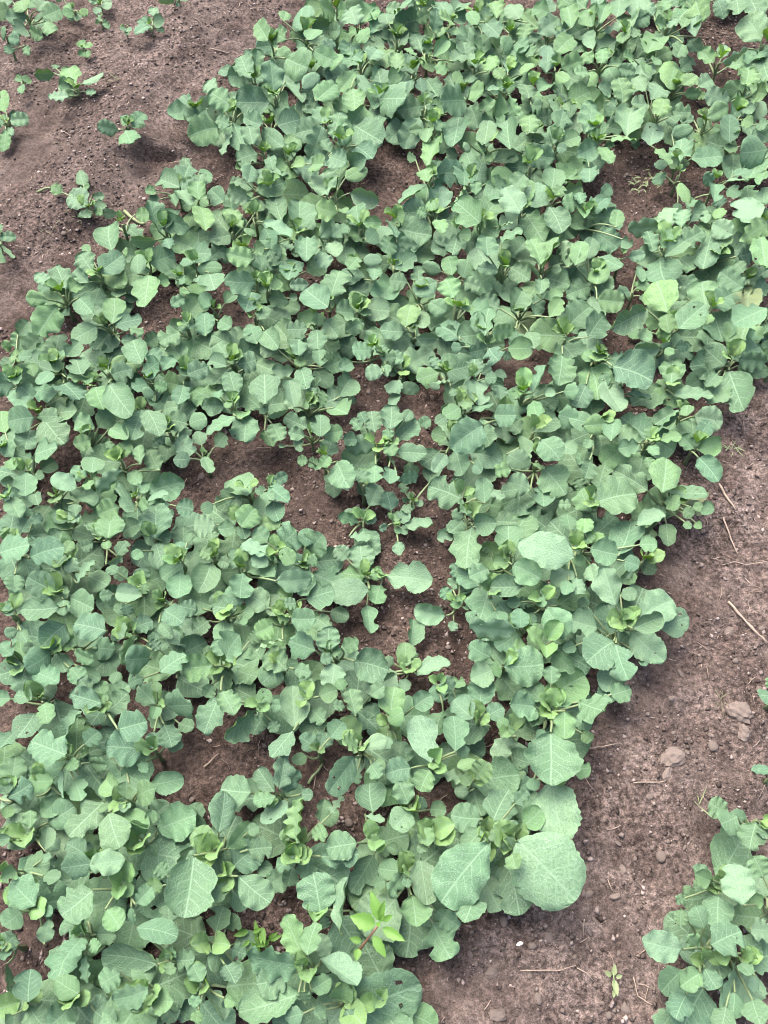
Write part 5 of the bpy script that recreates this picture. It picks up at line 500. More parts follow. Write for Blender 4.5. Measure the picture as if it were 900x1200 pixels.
('blue-green cabbage plant above the left edge middle',0,-609,582,57,'8 -8 81 -19 17 2 21 11 2 99 g;16 -16 93 -20 15 0 17 -2 -1 100 g;-3 17 60 -6 18 -5 14 18 31 93 g;25 -38 84 -15 -11 9 20 60 -15 78 g;32 -40 88 18 -24 10 20 -31 19 93 g;-7 12 32 37 61 12 67 7 -23 97 p'),
('blue-green cabbage plant right of the left edge middle, nearest',0,-529,520,63,'2 -10 79 -19 -38 29 47 85 -4 52 g;-29 0 71 -22 3 -5 20 -23 -21 95 g;2 -3 61 26 -37 7 34 11 25 96 g;45 -28 62 36 -20 -3 27 -24 -57 78 g;35 -35 78 24 -25 -1 30 6 4 100 g;-16 27 29 -71 13 4 64 4 -8 100 g'),
('green cabbage plant lower right of the left edge middle, nearest',0,-578,495,53,'1 1 98 -21 20 4 26 6 -12 99 g;12 -6 74 -39 -16 -3 44 3 -27 96 g;33 -20 84 43 -20 9 36 -10 23 97 g;2 -1 37 -19 50 11 50 27 -11 96 y;-28 33 15 55 -59 10 66 -18 -1 98 g'),
('small-leaved green cabbage plant upper left of the reddish soil patch, second nearest',0,-332,492,60,'-7 -32 119 35 31 -2 42 -10 17 98 g;8 -3 61 26 -8 -3 27 1 -35 94 g;-19 16 88 -14 13 10 20 56 -6 83 g;-35 -33 98 -23 -9 -1 26 15 -49 86 g;0 19 29 -42 59 5 59 -3 -10 99 g;-3 32 31 45 17 10 49 4 -57 82 g;-7 -4 37 -57 16 7 52 11 -6 99 y;-1 -7 26 52 -28 9 48 -4 24 97 g'),
('green cabbage plant lower left of the wide bare patch, second nearest',0,-248,750,57,'6 -26 99 23 38 2 43 33 -25 91 y;32 -6 75 41 -5 9 28 -23 -26 94 y;-6 -16 82 -27 -7 4 29 19 -30 94 g;-38 -13 81 -38 -2 4 40 12 -30 95 p;3 -9 76 11 -31 5 26 0 14 99 g;-13 5 40 -1 -66 -3 59 17 -5 98 g;-15 2 37 -52 43 9 63 12 -7 99 g'),
('small-leaved green cabbage plant below the wide bare patch, second nearest',0,-180,690,67,'0 8 75 36 3 47 54 -61 -61 51 g;-6 -5 78 -7 -15 22 25 91 13 39 y;-8 -15 88 -51 19 1 36 18 41 89 p;-11 -31 82 -29 14 3 28 0 -19 98 p;-18 16 73 -24 23 7 33 -11 -37 92 g;-3 -6 42 -10 52 10 50 20 -14 97 g;-11 30 32 7 -69 -4 59 -4 -6 100 g'),
('green cabbage plant lower right of the wide bare patch',0,-137,669,61,'3 19 64 31 16 38 47 -33 -75 58 g;-11 -16 93 -19 28 6 28 -21 -34 92 y;11 -17 103 18 1 14 21 -49 -56 67 y;6 20 89 4 31 7 32 27 -24 93 g;6 -24 82 11 -47 11 39 -37 12 92 g;15 2 26 67 -32 -1 68 6 11 99 g;10 27 38 -50 -45 4 64 13 -6 99 g;16 24 21 51 5 4 48 -3 -46 89 g'),
('small-leaved green cabbage plant lower left of the wide bare patch, third nearest',0,-289,685,61,'0 17 84 -5 25 -2 22 -9 4 100 g;5 -10 80 -23 14 5 25 10 -20 97 y;12 -14 81 23 -14 11 21 -51 -16 84 g;25 0 73 17 5 0 18 1 -2 100 g;-2 -13 68 -13 -56 11 47 26 14 96 g;-2 25 23 16 -67 -2 59 4 -2 100 p;-5 6 34 -19 63 4 53 20 0 98 g'),
('small-leaved blue-green cabbage plant below the wide bare patch, third nearest',0,-236,661,62,'-6 -2 77 -20 13 0 21 3 4 100 g;5 -6 67 51 -12 8 35 -3 48 88 g;6 -20 94 -2 -46 0 42 39 -2 92 g;62 -44 112 58 2 4 40 -4 -69 72 p;-1 -36 88 -10 -39 0 35 20 -6 98 g;12 13 29 -54 -7 11 49 24 -48 85 g;-16 20 17 42 45 9 56 9 -27 96 g'),
('small-leaved green cabbage plant upper left of the central soil pocket, second nearest',0,-29,663,25,'-7 4 32 -4 51 5 47 1 -9 100 p;4 -36 51 -67 -7 8 47 15 -39 91 p;-33 26 39 -22 19 7 29 -7 -40 91 p;0 -50 21 8 -55 11 33 26 23 94 g;4 -6 38 22 5 7 22 -26 -22 94 y;-3 2 25 -40 6 2 41 2 -21 98 y;-4 14 28 -6 20 6 23 -44 -36 83 y;3 15 27 3 17 5 19 -19 -23 95 p'),
('small-leaved pale frosted cabbage plant upper left of the central soil pocket, third nearest',0,-38,772,25,'13 23 38 19 42 4 42 35 -25 90 p;-22 -37 38 37 -3 -2 26 8 36 93 p;-7 -12 39 -34 11 11 25 -6 -81 59 y;-12 2 34 -21 7 8 23 27 -29 92 p;2 0 33 23 -5 7 21 -34 -35 87 p;1 -11 20 14 -59 1 49 -14 -2 99 g;1 4 28 4 19 -3 17 2 16 99 p;6 3 23 18 4 3 15 -6 -37 93 p;4 8 24 7 17 -1 16 -15 13 98 g'),
('small-leaved green cabbage plant left of the central soil pocket',0,-161,575,55,'-27 14 64 -37 21 8 42 11 -19 97 p;-10 -12 87 20 -1 -4 20 17 -13 98 y;-14 -27 95 -28 -16 -1 34 16 -34 93 y;15 -27 118 40 -4 10 37 -27 -48 83 g;3 -53 95 -42 -17 -1 23 -34 80 49 p;-8 14 38 -8 -69 9 60 37 8 93 y;18 -1 41 50 -30 12 50 -19 8 98 g;-29 22 30 -41 -17 7 42 28 -33 90 g'),
('blue-green cabbage plant below the wide bare patch, fourth nearest',0,-148,602,55,'-22 17 60 -15 -42 0 32 24 -9 97 p;22 -6 84 45 12 10 48 -14 -26 96 g;8 -17 92 -21 -3 8 21 36 -7 93 g;58 -9 40 32 -8 0 32 4 16 99 g;35 -30 68 26 -21 4 31 -10 8 99 g;-11 19 21 -43 57 12 66 15 -9 98 g'),
('green cabbage plant below the wide bare patch, fifth nearest',0,-261,586,65,'30 -5 71 21 -5 7 21 -36 -19 91 g;22 -5 80 -39 4 2 38 4 -2 100 g;-5 3 79 -14 15 9 21 21 -36 91 g;28 -19 73 14 -11 9 14 -40 25 88 g;1 -21 72 1 -40 6 34 -2 14 99 g;-25 -15 59 -22 -22 11 31 40 5 92 g;-35 1 68 -20 1 2 21 7 -15 99 g;-18 13 23 54 -10 0 53 -8 -41 91 y;-24 29 26 -9 51 9 46 21 -14 97 g;-24 16 45 -56 24 4 58 2 -12 99 g;-1 2 25 71 -28 2 68 -3 0 100 g'),
('green cabbage plant above the reddish soil patch',0,-256,496,51,'16 -16 122 27 21 41 49 -63 -44 64 g;5 -5 100 -9 28 3 26 9 -8 99 g;-6 -20 101 -46 -5 4 46 13 -45 88 y;3 -11 61 -12 -18 0 20 9 -6 99 g;20 -5 42 36 -16 11 34 -25 9 96 g;37 38 53 16 13 7 21 -2 -43 90 g;13 -65 120 23 -38 6 35 15 25 96 g;-10 -39 73 -10 -20 -1 23 23 -14 96 g;8 11 28 -61 1 -4 55 -6 -32 94 g;-2 3 38 3 -49 5 42 -37 7 93 g;-16 16 40 70 -19 -1 68 -2 -11 99 g'),
('small-leaved green cabbage plant lower left of the central soil pocket',0,-78,503,61,'-5 -1 93 -4 37 5 37 -13 -16 98 g;-10 -6 69 -17 28 12 17 56 -1 83 p;12 -3 106 26 16 -4 26 34 -36 87 y;1 -10 86 -1 24 -2 20 10 7 99 y;-29 4 79 -42 11 10 44 16 -25 96 g;1 -21 92 -4 -41 -3 40 -22 -6 97 p;31 -9 66 54 -17 9 54 -26 -34 91 g;-1 -13 95 -19 -7 6 20 29 -2 96 g;-12 16 26 58 -33 0 60 -14 -24 96 p'),
('small-leaved blue-green cabbage plant upper right of the reddish soil patch, second nearest',0,-161,489,68,'12 -16 87 -33 32 2 43 -24 -31 92 g;0 -5 78 -28 -30 -1 40 15 -19 97 g;23 -16 93 26 -9 2 26 -15 -19 97 g;-6 22 24 37 -40 2 45 -15 -9 98 g;-35 21 36 -30 36 -3 41 -2 7 100 g'),
('small-leaved pale frosted cabbage plant above the central soil pocket, nearest',0,19,768,25,'-6 21 32 -10 35 6 34 13 -13 98 g;4 -4 33 -7 27 -9 26 12 34 93 y;15 -15 28 52 7 10 37 -23 40 89 p;4 2 28 22 13 9 26 -24 -26 94 p;5 -44 37 4 -28 1 22 -33 0 95 p;9 -10 28 13 -15 3 16 -44 -25 86 p;-12 -4 23 -16 -14 11 14 72 -36 60 p;3 -8 24 5 -16 5 13 -11 29 95 y'),
('small-leaved green cabbage plant upper left of the central soil pocket, nearest',0,0,667,25,'4 -8 33 77 -17 11 55 -17 -16 97 p;-5 -20 28 -10 -38 4 36 5 9 99 y;-22 0 19 -33 -4 -2 27 -4 -15 99 g;-20 16 14 -33 18 1 32 -17 -37 91 g'),
('green cabbage plant upper right of the central soil pocket, second nearest',0,147,751,70,'3 -13 71 -15 -82 1 58 -36 8 93 g;6 -13 78 33 -14 26 40 -65 -56 52 g;-9 5 68 -22 3 10 22 32 -42 85 g;45 9 49 39 -6 6 37 -20 -32 93 g;43 54 20 51 16 4 49 6 -44 90 y;0 41 19 63 28 6 64 2 -25 97 y;-7 21 33 -28 -33 9 32 10 19 98 g;-25 -8 29 -29 -12 10 27 32 -1 95 p'),
('green cabbage plant upper right of the central soil pocket, nearest',0,205,672,64,'4 4 89 0 54 -2 50 -13 3 99 g;5 -12 88 -30 2 -3 28 -11 -33 94 y;5 -22 100 43 -28 2 45 -36 -50 79 g;22 -52 82 -53 -3 5 38 11 -19 98 g;-20 33 42 -17 11 7 22 9 -43 90 g;-34 -28 96 -35 -19 10 35 30 -4 95 g;9 21 35 -52 5 4 51 6 -10 99 y;21 26 29 -53 -55 12 63 12 9 99 y;19 21 23 30 44 6 48 6 -18 98 g;10 58 27 41 62 2 63 -3 -1 100 g'),
('small-leaved green cabbage plant right of the central soil pocket, nearest',0,123,615,25,'4 15 26 23 28 -1 33 9 -4 100 g;-11 1 32 -14 21 5 22 -20 -35 91 g;-13 -8 33 21 5 9 21 -33 -22 92 y;24 8 38 32 18 0 36 4 -6 100 p;-20 -29 38 -53 12 -2 37 -16 -59 79 p;-6 -31 19 -4 -22 8 18 33 27 90 p;20 -15 37 -12 -6 15 9 79 -11 61 p;3 40 38 -8 26 4 24 -20 -22 95 g;-6 24 24 12 32 2 31 15 -13 98 p;6 6 21 11 11 -3 12 24 2 97 p;10 14 13 10 4 17 15 -46 -75 47 g;14 6 16 20 1 5 16 -27 -10 96 y'),
('blue-green cabbage plant upper left of the large bitten leaf, second nearest',0,322,696,64,'-13 -39 121 -88 29 2 62 -8 -29 95 p;-5 32 81 -1 32 2 29 13 -7 99 g;-37 -20 41 -25 -19 1 29 11 -7 99 g;-21 -68 92 -10 -31 12 24 8 33 94 g;-6 -60 90 -2 -36 8 28 -1 23 97 p;7 21 36 -2 -68 -2 60 13 -3 99 g;18 19 35 -48 54 5 69 -25 -30 92 g;-26 61 23 -46 39 3 60 -9 -19 98 g'),
('small-leaved pale frosted cabbage plant below the central soil pocket, nearest',0,38,494,25,'4 36 27 8 53 -1 34 58 -8 81 g;-7 -1 37 4 43 2 31 13 -7 99 y;13 -12 38 55 14 11 40 -28 45 84 p;-22 10 27 -18 6 8 21 22 -44 87 p;-18 -8 29 -20 -10 5 21 46 -60 65 p;-19 -4 29 -49 -36 2 56 4 1 100 p;-3 -15 30 -5 -23 3 22 -11 17 98 p;5 16 20 6 19 -1 19 18 1 98 y'),
('small-leaved green cabbage plant right of the central soil pocket, third nearest',0,222,552,57,'-12 -12 86 -75 3 11 52 3 -91 42 p;-6 -12 97 2 33 5 30 3 -16 99 g;-1 -2 61 -42 -28 -1 45 16 -28 95 g;-15 28 49 -19 21 12 32 27 -27 92 g;-2 -13 60 -4 -26 9 21 31 28 91 y'),
('green cabbage plant left of the large bitten leaf',0,260,603,59,'15 29 72 38 14 12 39 -28 -5 96 p;19 7 78 -24 3 2 17 -6 -82 57 p;-15 6 46 -24 -4 10 21 41 -43 80 g;-9 0 77 10 -18 4 17 -23 8 97 y;-1 -26 96 29 -47 0 51 -45 -27 85 g;-11 -14 44 -12 -17 -4 21 -20 -7 98 g;-35 -3 65 -23 0 0 21 1 -22 97 g;29 3 37 52 34 5 52 22 -46 86 y;-6 15 24 71 13 -3 67 0 23 97 g;6 8 39 -40 34 7 49 0 -20 98 y;27 4 24 56 -17 1 58 -11 -34 93 p;6 17 23 -27 -40 -2 42 0 -6 100 g'),
('green cabbage plant lower right of the central soil pocket, nearest',0,190,493,58,'-22 8 73 -33 19 8 37 -8 -52 85 g;-6 -11 88 64 0 -1 63 1 -39 92 g;-17 -12 75 -39 -16 -1 40 6 -20 98 p;-13 -34 95 -6 24 10 19 -72 -41 56 y;-4 3 18 36 -51 0 57 2 1 100 g;10 1 33 -33 46 3 51 -23 -23 95 g'),
('small-leaved green cabbage plant upper left of the large bitten leaf, nearest',0,343,708,58,'-8 3 99 5 34 -4 29 -11 13 99 y;-4 -9 84 11 19 6 21 -19 -21 96 y;-10 -22 75 -10 -24 1 22 4 3 100 y;56 -17 59 31 66 1 62 -44 19 88 g;0 -22 94 45 -9 -4 46 -1 -39 92 g;87 -7 78 30 -2 6 32 -19 5 98 g;53 -44 92 25 -10 -1 28 -8 -32 94 g;0 -45 82 2 -36 12 28 -70 18 69 p;16 27 29 53 47 10 60 -11 -9 99 g'),
('pale frosted cabbage plant below the large bitten leaf, nearest',0,392,567,64,'-23 9 110 -15 63 11 47 -53 -26 81 p;1 51 60 27 1 6 25 -21 2 98 p;18 -3 88 63 33 1 58 2 -7 100 p;58 -10 62 49 23 -2 48 20 -37 91 p;-2 -31 113 47 18 8 33 2 -47 88 g;9 -14 62 44 -54 9 48 -35 -13 93 p;-12 -15 89 15 14 5 20 6 -37 93 y;17 16 29 31 59 11 63 14 -26 96 g;-4 36 27 -70 39 -2 75 -30 -50 81 g'),
('blue-green cabbage plant below the large bitten leaf, second nearest',0,377,551,59,'-69 -25 66 -24 -10 8 20 34 -7 94 g;-12 -24 83 -46 -37 5 61 12 -2 99 g;-10 -29 86 10 -62 6 44 -36 2 93 g;-32 3 72 -45 9 8 48 12 -24 96 p;-42 40 69 -15 12 7 21 -11 -61 79 g;-20 -12 71 -19 -11 8 17 42 -4 91 g;35 -44 55 3 -15 13 14 -32 58 75 g;11 -27 34 -9 91 5 76 -2 -6 100 g;0 -41 43 -26 -54 10 46 -18 25 95 p;-6 -6 26 -77 8 1 69 -1 -24 97 p;-14 -72 35 -9 -41 5 36 -13 14 98 g'),
('green cabbage plant lower right of the left edge middle, second nearest',0,-531,437,60,'-2 2 84 -12 16 -7 20 -4 39 92 y;-1 -9 98 -30 7 -2 26 -6 0 100 g;15 7 58 -30 20 -8 33 -15 15 98 g;16 -16 97 14 -34 8 29 -18 17 97 y;-4 -25 73 -13 -42 12 42 19 21 96 g;-47 0 68 -28 3 -6 26 -21 -16 96 g;-34 -52 62 -8 -29 19 33 9 53 84 g;1 13 17 36 -72 9 68 19 21 96 g'),
('green cabbage plant lower right of the left edge middle, fourth nearest',0,-477,346,52,'-11 26 64 20 47 -3 26 -40 23 89 p;20 -11 120 -56 19 -1 49 2 13 99 g;19 -14 106 15 -13 2 19 -7 6 100 y;24 19 64 19 21 -1 29 36 -28 89 g;-3 23 89 -5 15 11 19 47 -41 78 g;24 -25 65 -2 42 -4 20 -89 0 46 p;24 -36 77 18 -30 10 31 -14 23 96 g;30 -2 43 30 -6 11 26 -37 -69 62 g;7 -25 90 8 -40 3 20 -70 -8 71 p;-10 16 20 5 -79 6 73 41 10 91 g;6 14 18 63 -63 5 73 -18 -9 98 g;11 15 19 39 18 1 45 5 -17 98 g;6 1 35 -9 71 -2 60 66 10 74 y'),
('small-leaved green cabbage plant lower right of the left edge middle, third nearest',0,-433,421,68,'8 40 61 4 22 -4 20 29 11 95 g;8 -2 96 -50 13 2 35 0 -18 98 g;7 -6 67 31 28 9 36 -3 -27 96 g;7 13 59 28 25 7 36 -9 -16 98 g;-11 13 96 -20 21 7 29 -1 -32 95 g;46 -50 125 47 7 19 47 -31 -35 88 g;-11 -15 22 25 -41 4 41 2 10 99 g;-11 11 36 -10 41 6 40 -10 -16 98 y;0 28 36 -22 -47 5 53 20 2 98 g'),
('small-leaved green cabbage plant upper left of the reddish soil patch, nearest',0,-353,429,51,'-1 0 59 -29 26 9 36 -2 -35 94 g;30 -21 116 45 -7 32 51 -41 -82 39 g;9 -12 87 -1 -21 11 19 25 42 87 y;7 9 87 -1 16 7 16 -6 -37 93 y;16 -31 59 18 -37 7 36 15 26 95 g;5 -45 68 1 -28 2 26 29 6 96 g;33 -23 38 26 -11 10 24 -27 24 93 g;-12 9 23 29 -41 6 41 -8 9 99 g;-18 6 37 54 -1 8 48 -14 -41 90 p'),
('green cabbage plant left of the reddish soil patch, second nearest',0,-376,280,69,'-7 9 84 -28 23 -9 34 -32 -2 95 y;21 1 91 30 6 27 37 -58 -37 73 y;9 -3 101 2 19 19 24 -38 -64 67 y;8 -9 97 3 -14 14 18 9 69 72 p;39 18 98 48 9 -2 34 12 -41 91 g;7 -23 95 39 -19 11 26 1 51 86 y;-9 -24 114 25 -47 10 45 -6 18 98 g;-30 -1 73 -41 -49 8 50 5 13 99 g;-35 -14 81 20 4 10 13 -45 10 89 y;-13 1 64 -20 0 1 19 4 -3 100 g;-31 46 19 -25 35 5 41 7 -10 99 g;-11 46 44 3 -75 1 68 15 2 99 g;5 7 19 33 -7 3 30 -17 -33 93 g;-42 8 39 -57 0 5 52 7 -56 83 y'),
('green cabbage plant lower left of the reddish soil patch, nearest',0,-343,225,61,'15 18 58 55 19 10 52 -6 -32 95 g;-5 5 83 2 17 32 33 -2 -88 47 y;12 20 94 5 16 10 18 4 -55 84 y;-13 -6 41 81 -16 7 75 -7 4 100 g;16 19 43 -69 -38 4 76 15 -18 97 g;-4 31 39 29 25 11 36 -6 -35 93 p'),
('small-leaved green cabbage plant lower left of the reddish soil patch, second nearest',0,-391,214,57,'39 -20 114 -45 -10 9 35 19 4 98 p;-26 2 45 -27 0 4 24 15 4 99 p;-13 -4 37 -17 -19 0 26 -12 10 99 y;11 18 37 21 15 10 25 -24 -27 93 g;19 -11 45 18 -11 2 18 -14 -1 99 g'),
('small-leaved green cabbage plant below the left edge middle, nearest',0,-500,311,70,'21 -5 92 -36 -3 2 31 5 -4 100 y;26 -20 62 -26 -28 1 28 31 -24 92 g;-15 -19 54 -4 -18 7 19 23 33 92 g;-20 24 24 -40 25 9 47 11 -16 98 g;-19 13 46 -18 13 2 19 -13 -28 95 g'),
('green cabbage plant below the left edge middle, second nearest',0,-550,289,68,'9 -3 95 -10 21 12 25 21 -39 89 g;-5 24 59 -2 36 0 38 33 3 94 g;8 -6 91 33 18 7 37 -1 -34 94 g;4 -14 76 3 -18 4 19 43 27 86 y;-32 27 36 -5 68 2 66 58 1 81 y;-29 7 28 58 -19 -4 54 10 12 99 p'),
('green cabbage plant below the left edge middle, third nearest',0,-514,239,51,'32 -15 64 23 -11 11 21 -21 41 89 g;11 2 83 -4 25 3 24 -30 -16 94 y;16 -4 62 -56 11 -4 52 -10 -18 98 g;24 15 55 39 19 20 44 -31 -31 90 g;42 -30 95 -4 32 -2 23 51 12 85 p;-8 -13 99 -19 -2 -4 18 -17 -34 93 g;17 -5 28 55 -13 11 49 -18 6 98 p;-5 -8 37 26 70 -3 77 12 0 99 g'),
('green cabbage plant upper right of the reddish soil patch, nearest',0,-188,428,64,'0 -9 75 9 27 0 26 19 -5 98 y;-64 5 81 -15 -59 12 42 -10 22 97 g;-7 -15 80 -43 -45 9 44 70 -59 40 g;-1 -18 99 3 -26 10 13 98 16 10 p;14 -4 69 20 -6 11 20 -50 -7 86 g;16 -28 66 10 -17 -3 20 -4 -21 98 g;3 21 32 48 -55 -2 66 11 6 99 g;-15 18 24 -41 19 3 43 3 -7 100 g;-5 -7 32 -10 -33 -2 31 -5 -4 100 g'),
('green cabbage plant above the forked dark gap, third nearest',0,-126,430,58,'-7 -43 69 -7 68 -1 45 24 4 97 p;-8 -53 91 -28 -44 11 36 -28 40 87 g;12 -11 58 23 -21 7 30 -16 15 98 g;29 -4 97 27 8 5 29 -7 -32 94 y;5 7 81 6 23 7 26 8 -31 95 g;-4 36 16 27 41 10 44 5 -26 96 y;-16 10 31 68 7 -3 64 9 -52 85 p;0 -11 44 30 -37 0 45 -4 -4 100 g'),
('small-leaved green cabbage plant above the forked dark gap, nearest',0,-97,354,60,'-4 8 55 -26 13 10 29 29 -14 95 g;2 6 51 9 25 2 26 -2 -9 100 g;16 17 71 19 24 3 32 2 -13 99 g;-19 -5 54 -20 -11 11 20 39 22 89 y;1 10 52 3 20 1 20 30 -11 95 g'),
('small-leaved green cabbage plant above the forked dark gap, second nearest',0,-43,420,68,'1 -28 107 -10 42 2 29 31 3 95 y;-15 -8 95 -18 -3 9 19 41 16 90 g;-16 13 105 -11 14 6 19 32 -15 93 y;11 -5 68 18 -10 4 20 -29 -12 95 g;22 5 100 22 14 7 26 -22 -14 97 g;-6 10 25 9 63 4 55 -5 -5 100 g;-7 12 17 45 -36 1 57 15 21 97 g'),
('green cabbage plant upper right of the forked dark gap, nearest',0,-35,359,63,'-2 -10 99 -21 5 27 31 79 17 59 y;4 -5 93 35 8 7 25 -21 12 97 p;-8 -21 93 -38 -54 9 46 65 -36 66 g;16 -32 93 13 -21 3 25 -26 -1 97 g;22 -25 85 13 -14 9 19 -53 6 85 g;-5 -32 53 -2 -22 10 19 13 40 91 g;-8 -6 33 4 -24 -3 24 -21 -17 96 p;0 16 41 -36 31 1 45 -17 -23 96 y;4 10 38 62 -38 1 65 -5 -6 100 g'),
('small-leaved green cabbage plant left of the forked dark gap',0,-158,293,53,'4 -11 88 -33 -7 5 24 8 31 95 y;0 -3 81 -27 33 1 28 -21 -20 96 g;8 -4 99 6 51 -4 35 61 -1 79 g;12 -3 79 21 32 5 28 60 -49 63 g;18 -12 68 -34 -34 6 35 -24 40 88 p;-34 -1 73 -47 5 -3 47 -7 -3 100 g;39 -10 100 18 1 -3 18 17 -2 99 g;-16 2 23 -53 -4 -1 53 -3 12 99 g;-1 0 28 41 5 11 39 -27 15 95 g'),
('bright green cabbage plant lower left of the forked dark gap',0,-124,216,67,'4 -2 111 4 61 9 45 -82 -3 57 y;23 7 105 20 12 8 24 -35 -7 94 y;32 35 69 6 31 9 24 38 -33 86 g;45 41 80 21 29 4 18 -62 36 69 p;-7 5 100 -12 13 2 18 24 9 97 y;-3 10 24 -70 35 -3 69 -3 3 100 g;31 43 22 24 17 10 28 -33 -12 94 y'),
('small-leaved green cabbage plant lower right of the forked dark gap',0,-12,228,61,'-4 37 67 -5 44 -1 46 8 4 100 g;-15 33 73 28 -10 7 14 -3 50 87 p;6 -5 76 -17 5 2 18 -2 -44 90 y;-26 -9 93 -42 -7 9 42 20 10 98 g;16 -8 62 16 -7 -3 18 16 1 99 g;-3 -17 42 -30 -51 0 44 51 -29 81 g;-4 -4 36 52 14 -1 52 4 -4 100 g;-1 17 18 -3 -59 -4 60 17 -7 98 p'),
('green cabbage plant upper left of the lowest dark gap, second nearest',0,-237,210,66,'6 20 99 4 58 0 42 54 -4 84 g;2 4 79 -39 23 -2 36 -15 -19 97 y;18 3 83 30 35 -2 34 62 -49 61 y;44 23 86 16 9 4 18 -17 -16 97 g;44 3 71 35 2 7 36 -14 -41 90 g;-23 -11 112 0 -79 9 70 33 11 94 g;-8 -6 77 -29 -15 8 33 32 -13 94 g;-35 52 22 -21 22 -1 27 25 29 92 g;7 25 45 -33 -57 -4 63 -7 -2 100 g;2 7 28 16 51 6 51 -18 -6 98 g;-8 21 28 -85 13 -2 76 -5 -14 99 g'),
('green cabbage plant upper right of the forked dark gap, second nearest',0,10,399,51,'1 0 84 5 46 1 42 -11 0 99 y;-3 -11 90 19 9 24 29 -73 -21 66 y;35 14 85 27 16 8 32 -6 -34 94 g;-4 -24 65 -4 -21 4 19 32 13 94 p;9 -22 40 14 -35 -2 36 -27 -15 95 g;-8 22 17 71 -2 2 66 -4 -33 94 g;1 11 18 0 -48 6 45 -37 11 92 y'),
('green cabbage plant right of the forked dark gap, second nearest',0,73,335,70,'-33 -10 79 -37 -11 7 38 21 -12 97 g;-4 -4 84 -21 69 4 47 -13 -10 99 p;31 10 92 -1 54 0 41 32 1 95 g;-6 -15 93 -16 -30 -4 34 -15 -5 99 y;36 13 69 19 5 5 19 -12 -47 87 g;22 13 19 -64 -7 -4 63 -5 -12 99 g;1 14 18 53 10 9 50 -15 -6 99 p'),
("green cabbage plant upper left of the bed's lower tip, fourth nearest",0,126,306,61,'-4 4 71 -44 14 5 32 28 62 73 p;-1 -11 69 -22 0 0 19 1 -35 94 p;7 3 89 16 14 31 34 -61 -56 57 y;-20 18 91 29 13 -3 21 -10 41 91 y;-1 -8 89 -12 14 9 19 -2 -54 84 y;6 17 34 11 -59 8 56 -19 10 98 g;8 6 44 68 8 11 64 -12 -32 94 g;10 -3 27 -22 58 2 59 9 0 100 y'),
('blue-green cabbage plant lower right of the central soil pocket, second nearest',0,145,402,53,'-10 -3 84 -31 27 2 42 6 0 100 p;4 22 60 9 46 3 43 -5 -6 100 g;11 2 73 26 14 7 29 -23 -9 97 g;-29 24 70 -14 14 3 20 -10 -27 96 g;-39 40 85 -16 19 9 26 -12 -51 85 g;-10 2 17 -2 -53 -3 50 8 -5 100 g;20 -3 42 -75 6 3 66 3 -12 99 g'),
('green cabbage plant lower right of the central soil pocket, third nearest',0,191,387,70,'-5 -2 87 -13 13 2 19 -14 -29 95 y;-6 -5 94 9 -9 16 13 -89 -18 41 y;-25 -50 66 20 38 12 32 -10 -24 97 p;7 -48 46 1 -28 4 29 -7 12 99 g;9 1 26 -10 -68 -2 69 41 -9 91 p;-12 6 31 60 34 4 62 23 -49 84 g'),
('green cabbage plant left of the pale clod, second nearest',0,254,420,60,'-11 1 51 -29 -4 2 30 6 4 100 g;-30 -13 122 -40 -3 20 41 44 -19 88 g;-10 14 61 -23 29 8 36 3 -25 97 g;4 19 74 5 18 4 20 -9 -21 97 g;11 -3 91 14 21 -13 26 24 39 89 y;18 -13 100 -4 -41 -4 35 -22 -7 97 y;-11 -51 121 -9 -77 3 76 4 4 100 g;-13 -33 77 -8 -21 9 19 12 37 92 g;-35 -109 95 -6 -20 3 19 -17 20 96 g;26 -65 79 3 -15 13 13 -55 47 69 g;12 -4 31 37 -66 10 70 -31 -3 95 g;12 -5 45 -50 35 4 59 -8 -21 97 g'),
('green cabbage plant right of the forked dark gap, nearest',0,38,274,53,'-3 -3 93 -14 30 7 34 31 -7 95 g;-2 -8 89 -23 -28 2 37 20 -8 98 p;12 -4 60 6 17 7 19 -5 -36 93 g;29 -1 48 24 -4 8 25 -30 14 94 g;-6 14 24 -53 58 0 75 20 19 96 y'),
("green cabbage plant upper left of the bed's lower tip, third nearest",0,67,233,68,'-5 -20 100 -5 26 -2 24 -5 7 100 y;21 -14 67 -26 39 -3 33 -64 -39 66 g;-9 -15 90 -9 -14 11 15 23 52 82 g;2 17 32 70 -37 11 78 4 34 94 g;11 9 27 -76 10 3 70 3 -3 100 y'),
("small-leaved blue-green cabbage plant upper left of the bed's lower tip, second nearest",0,148,236,51,'-6 22 60 -44 5 7 43 15 -4 99 g;-10 2 88 -26 -29 4 33 4 9 100 g;-2 6 60 -4 11 16 15 24 -77 59 g;7 5 76 44 -10 5 32 -23 -64 73 g;-2 -13 92 21 13 10 18 -42 -3 91 g;8 15 71 27 47 -1 52 -4 5 100 g;37 34 99 20 20 -1 27 30 -24 92 g;23 -11 21 -39 47 2 62 -3 -6 100 g'),
("bright green cabbage plant above the bed's lower tip, second nearest",0,171,222,65,'26 21 78 29 24 2 34 3 -13 99 y;7 13 75 9 15 10 18 -45 -30 84 g;9 22 35 -23 -70 -1 69 -26 7 96 g;3 -12 39 -1 -20 8 21 -43 34 84 y;9 -11 48 8 -22 12 23 43 54 72 y'),
('green cabbage plant upper left of the pale clod',0,259,425,54,'-3 25 98 3 27 6 26 -19 -18 97 g;40 0 87 22 -29 49 55 -66 48 57 g;92 18 68 34 8 2 33 -1 -23 97 g;30 -24 76 24 -14 5 29 -14 10 99 g;37 -46 85 16 -12 -2 19 -12 -30 94 y;7 26 41 53 30 12 58 2 -40 92 y;2 -4 23 73 25 9 75 -2 -29 96 g'),
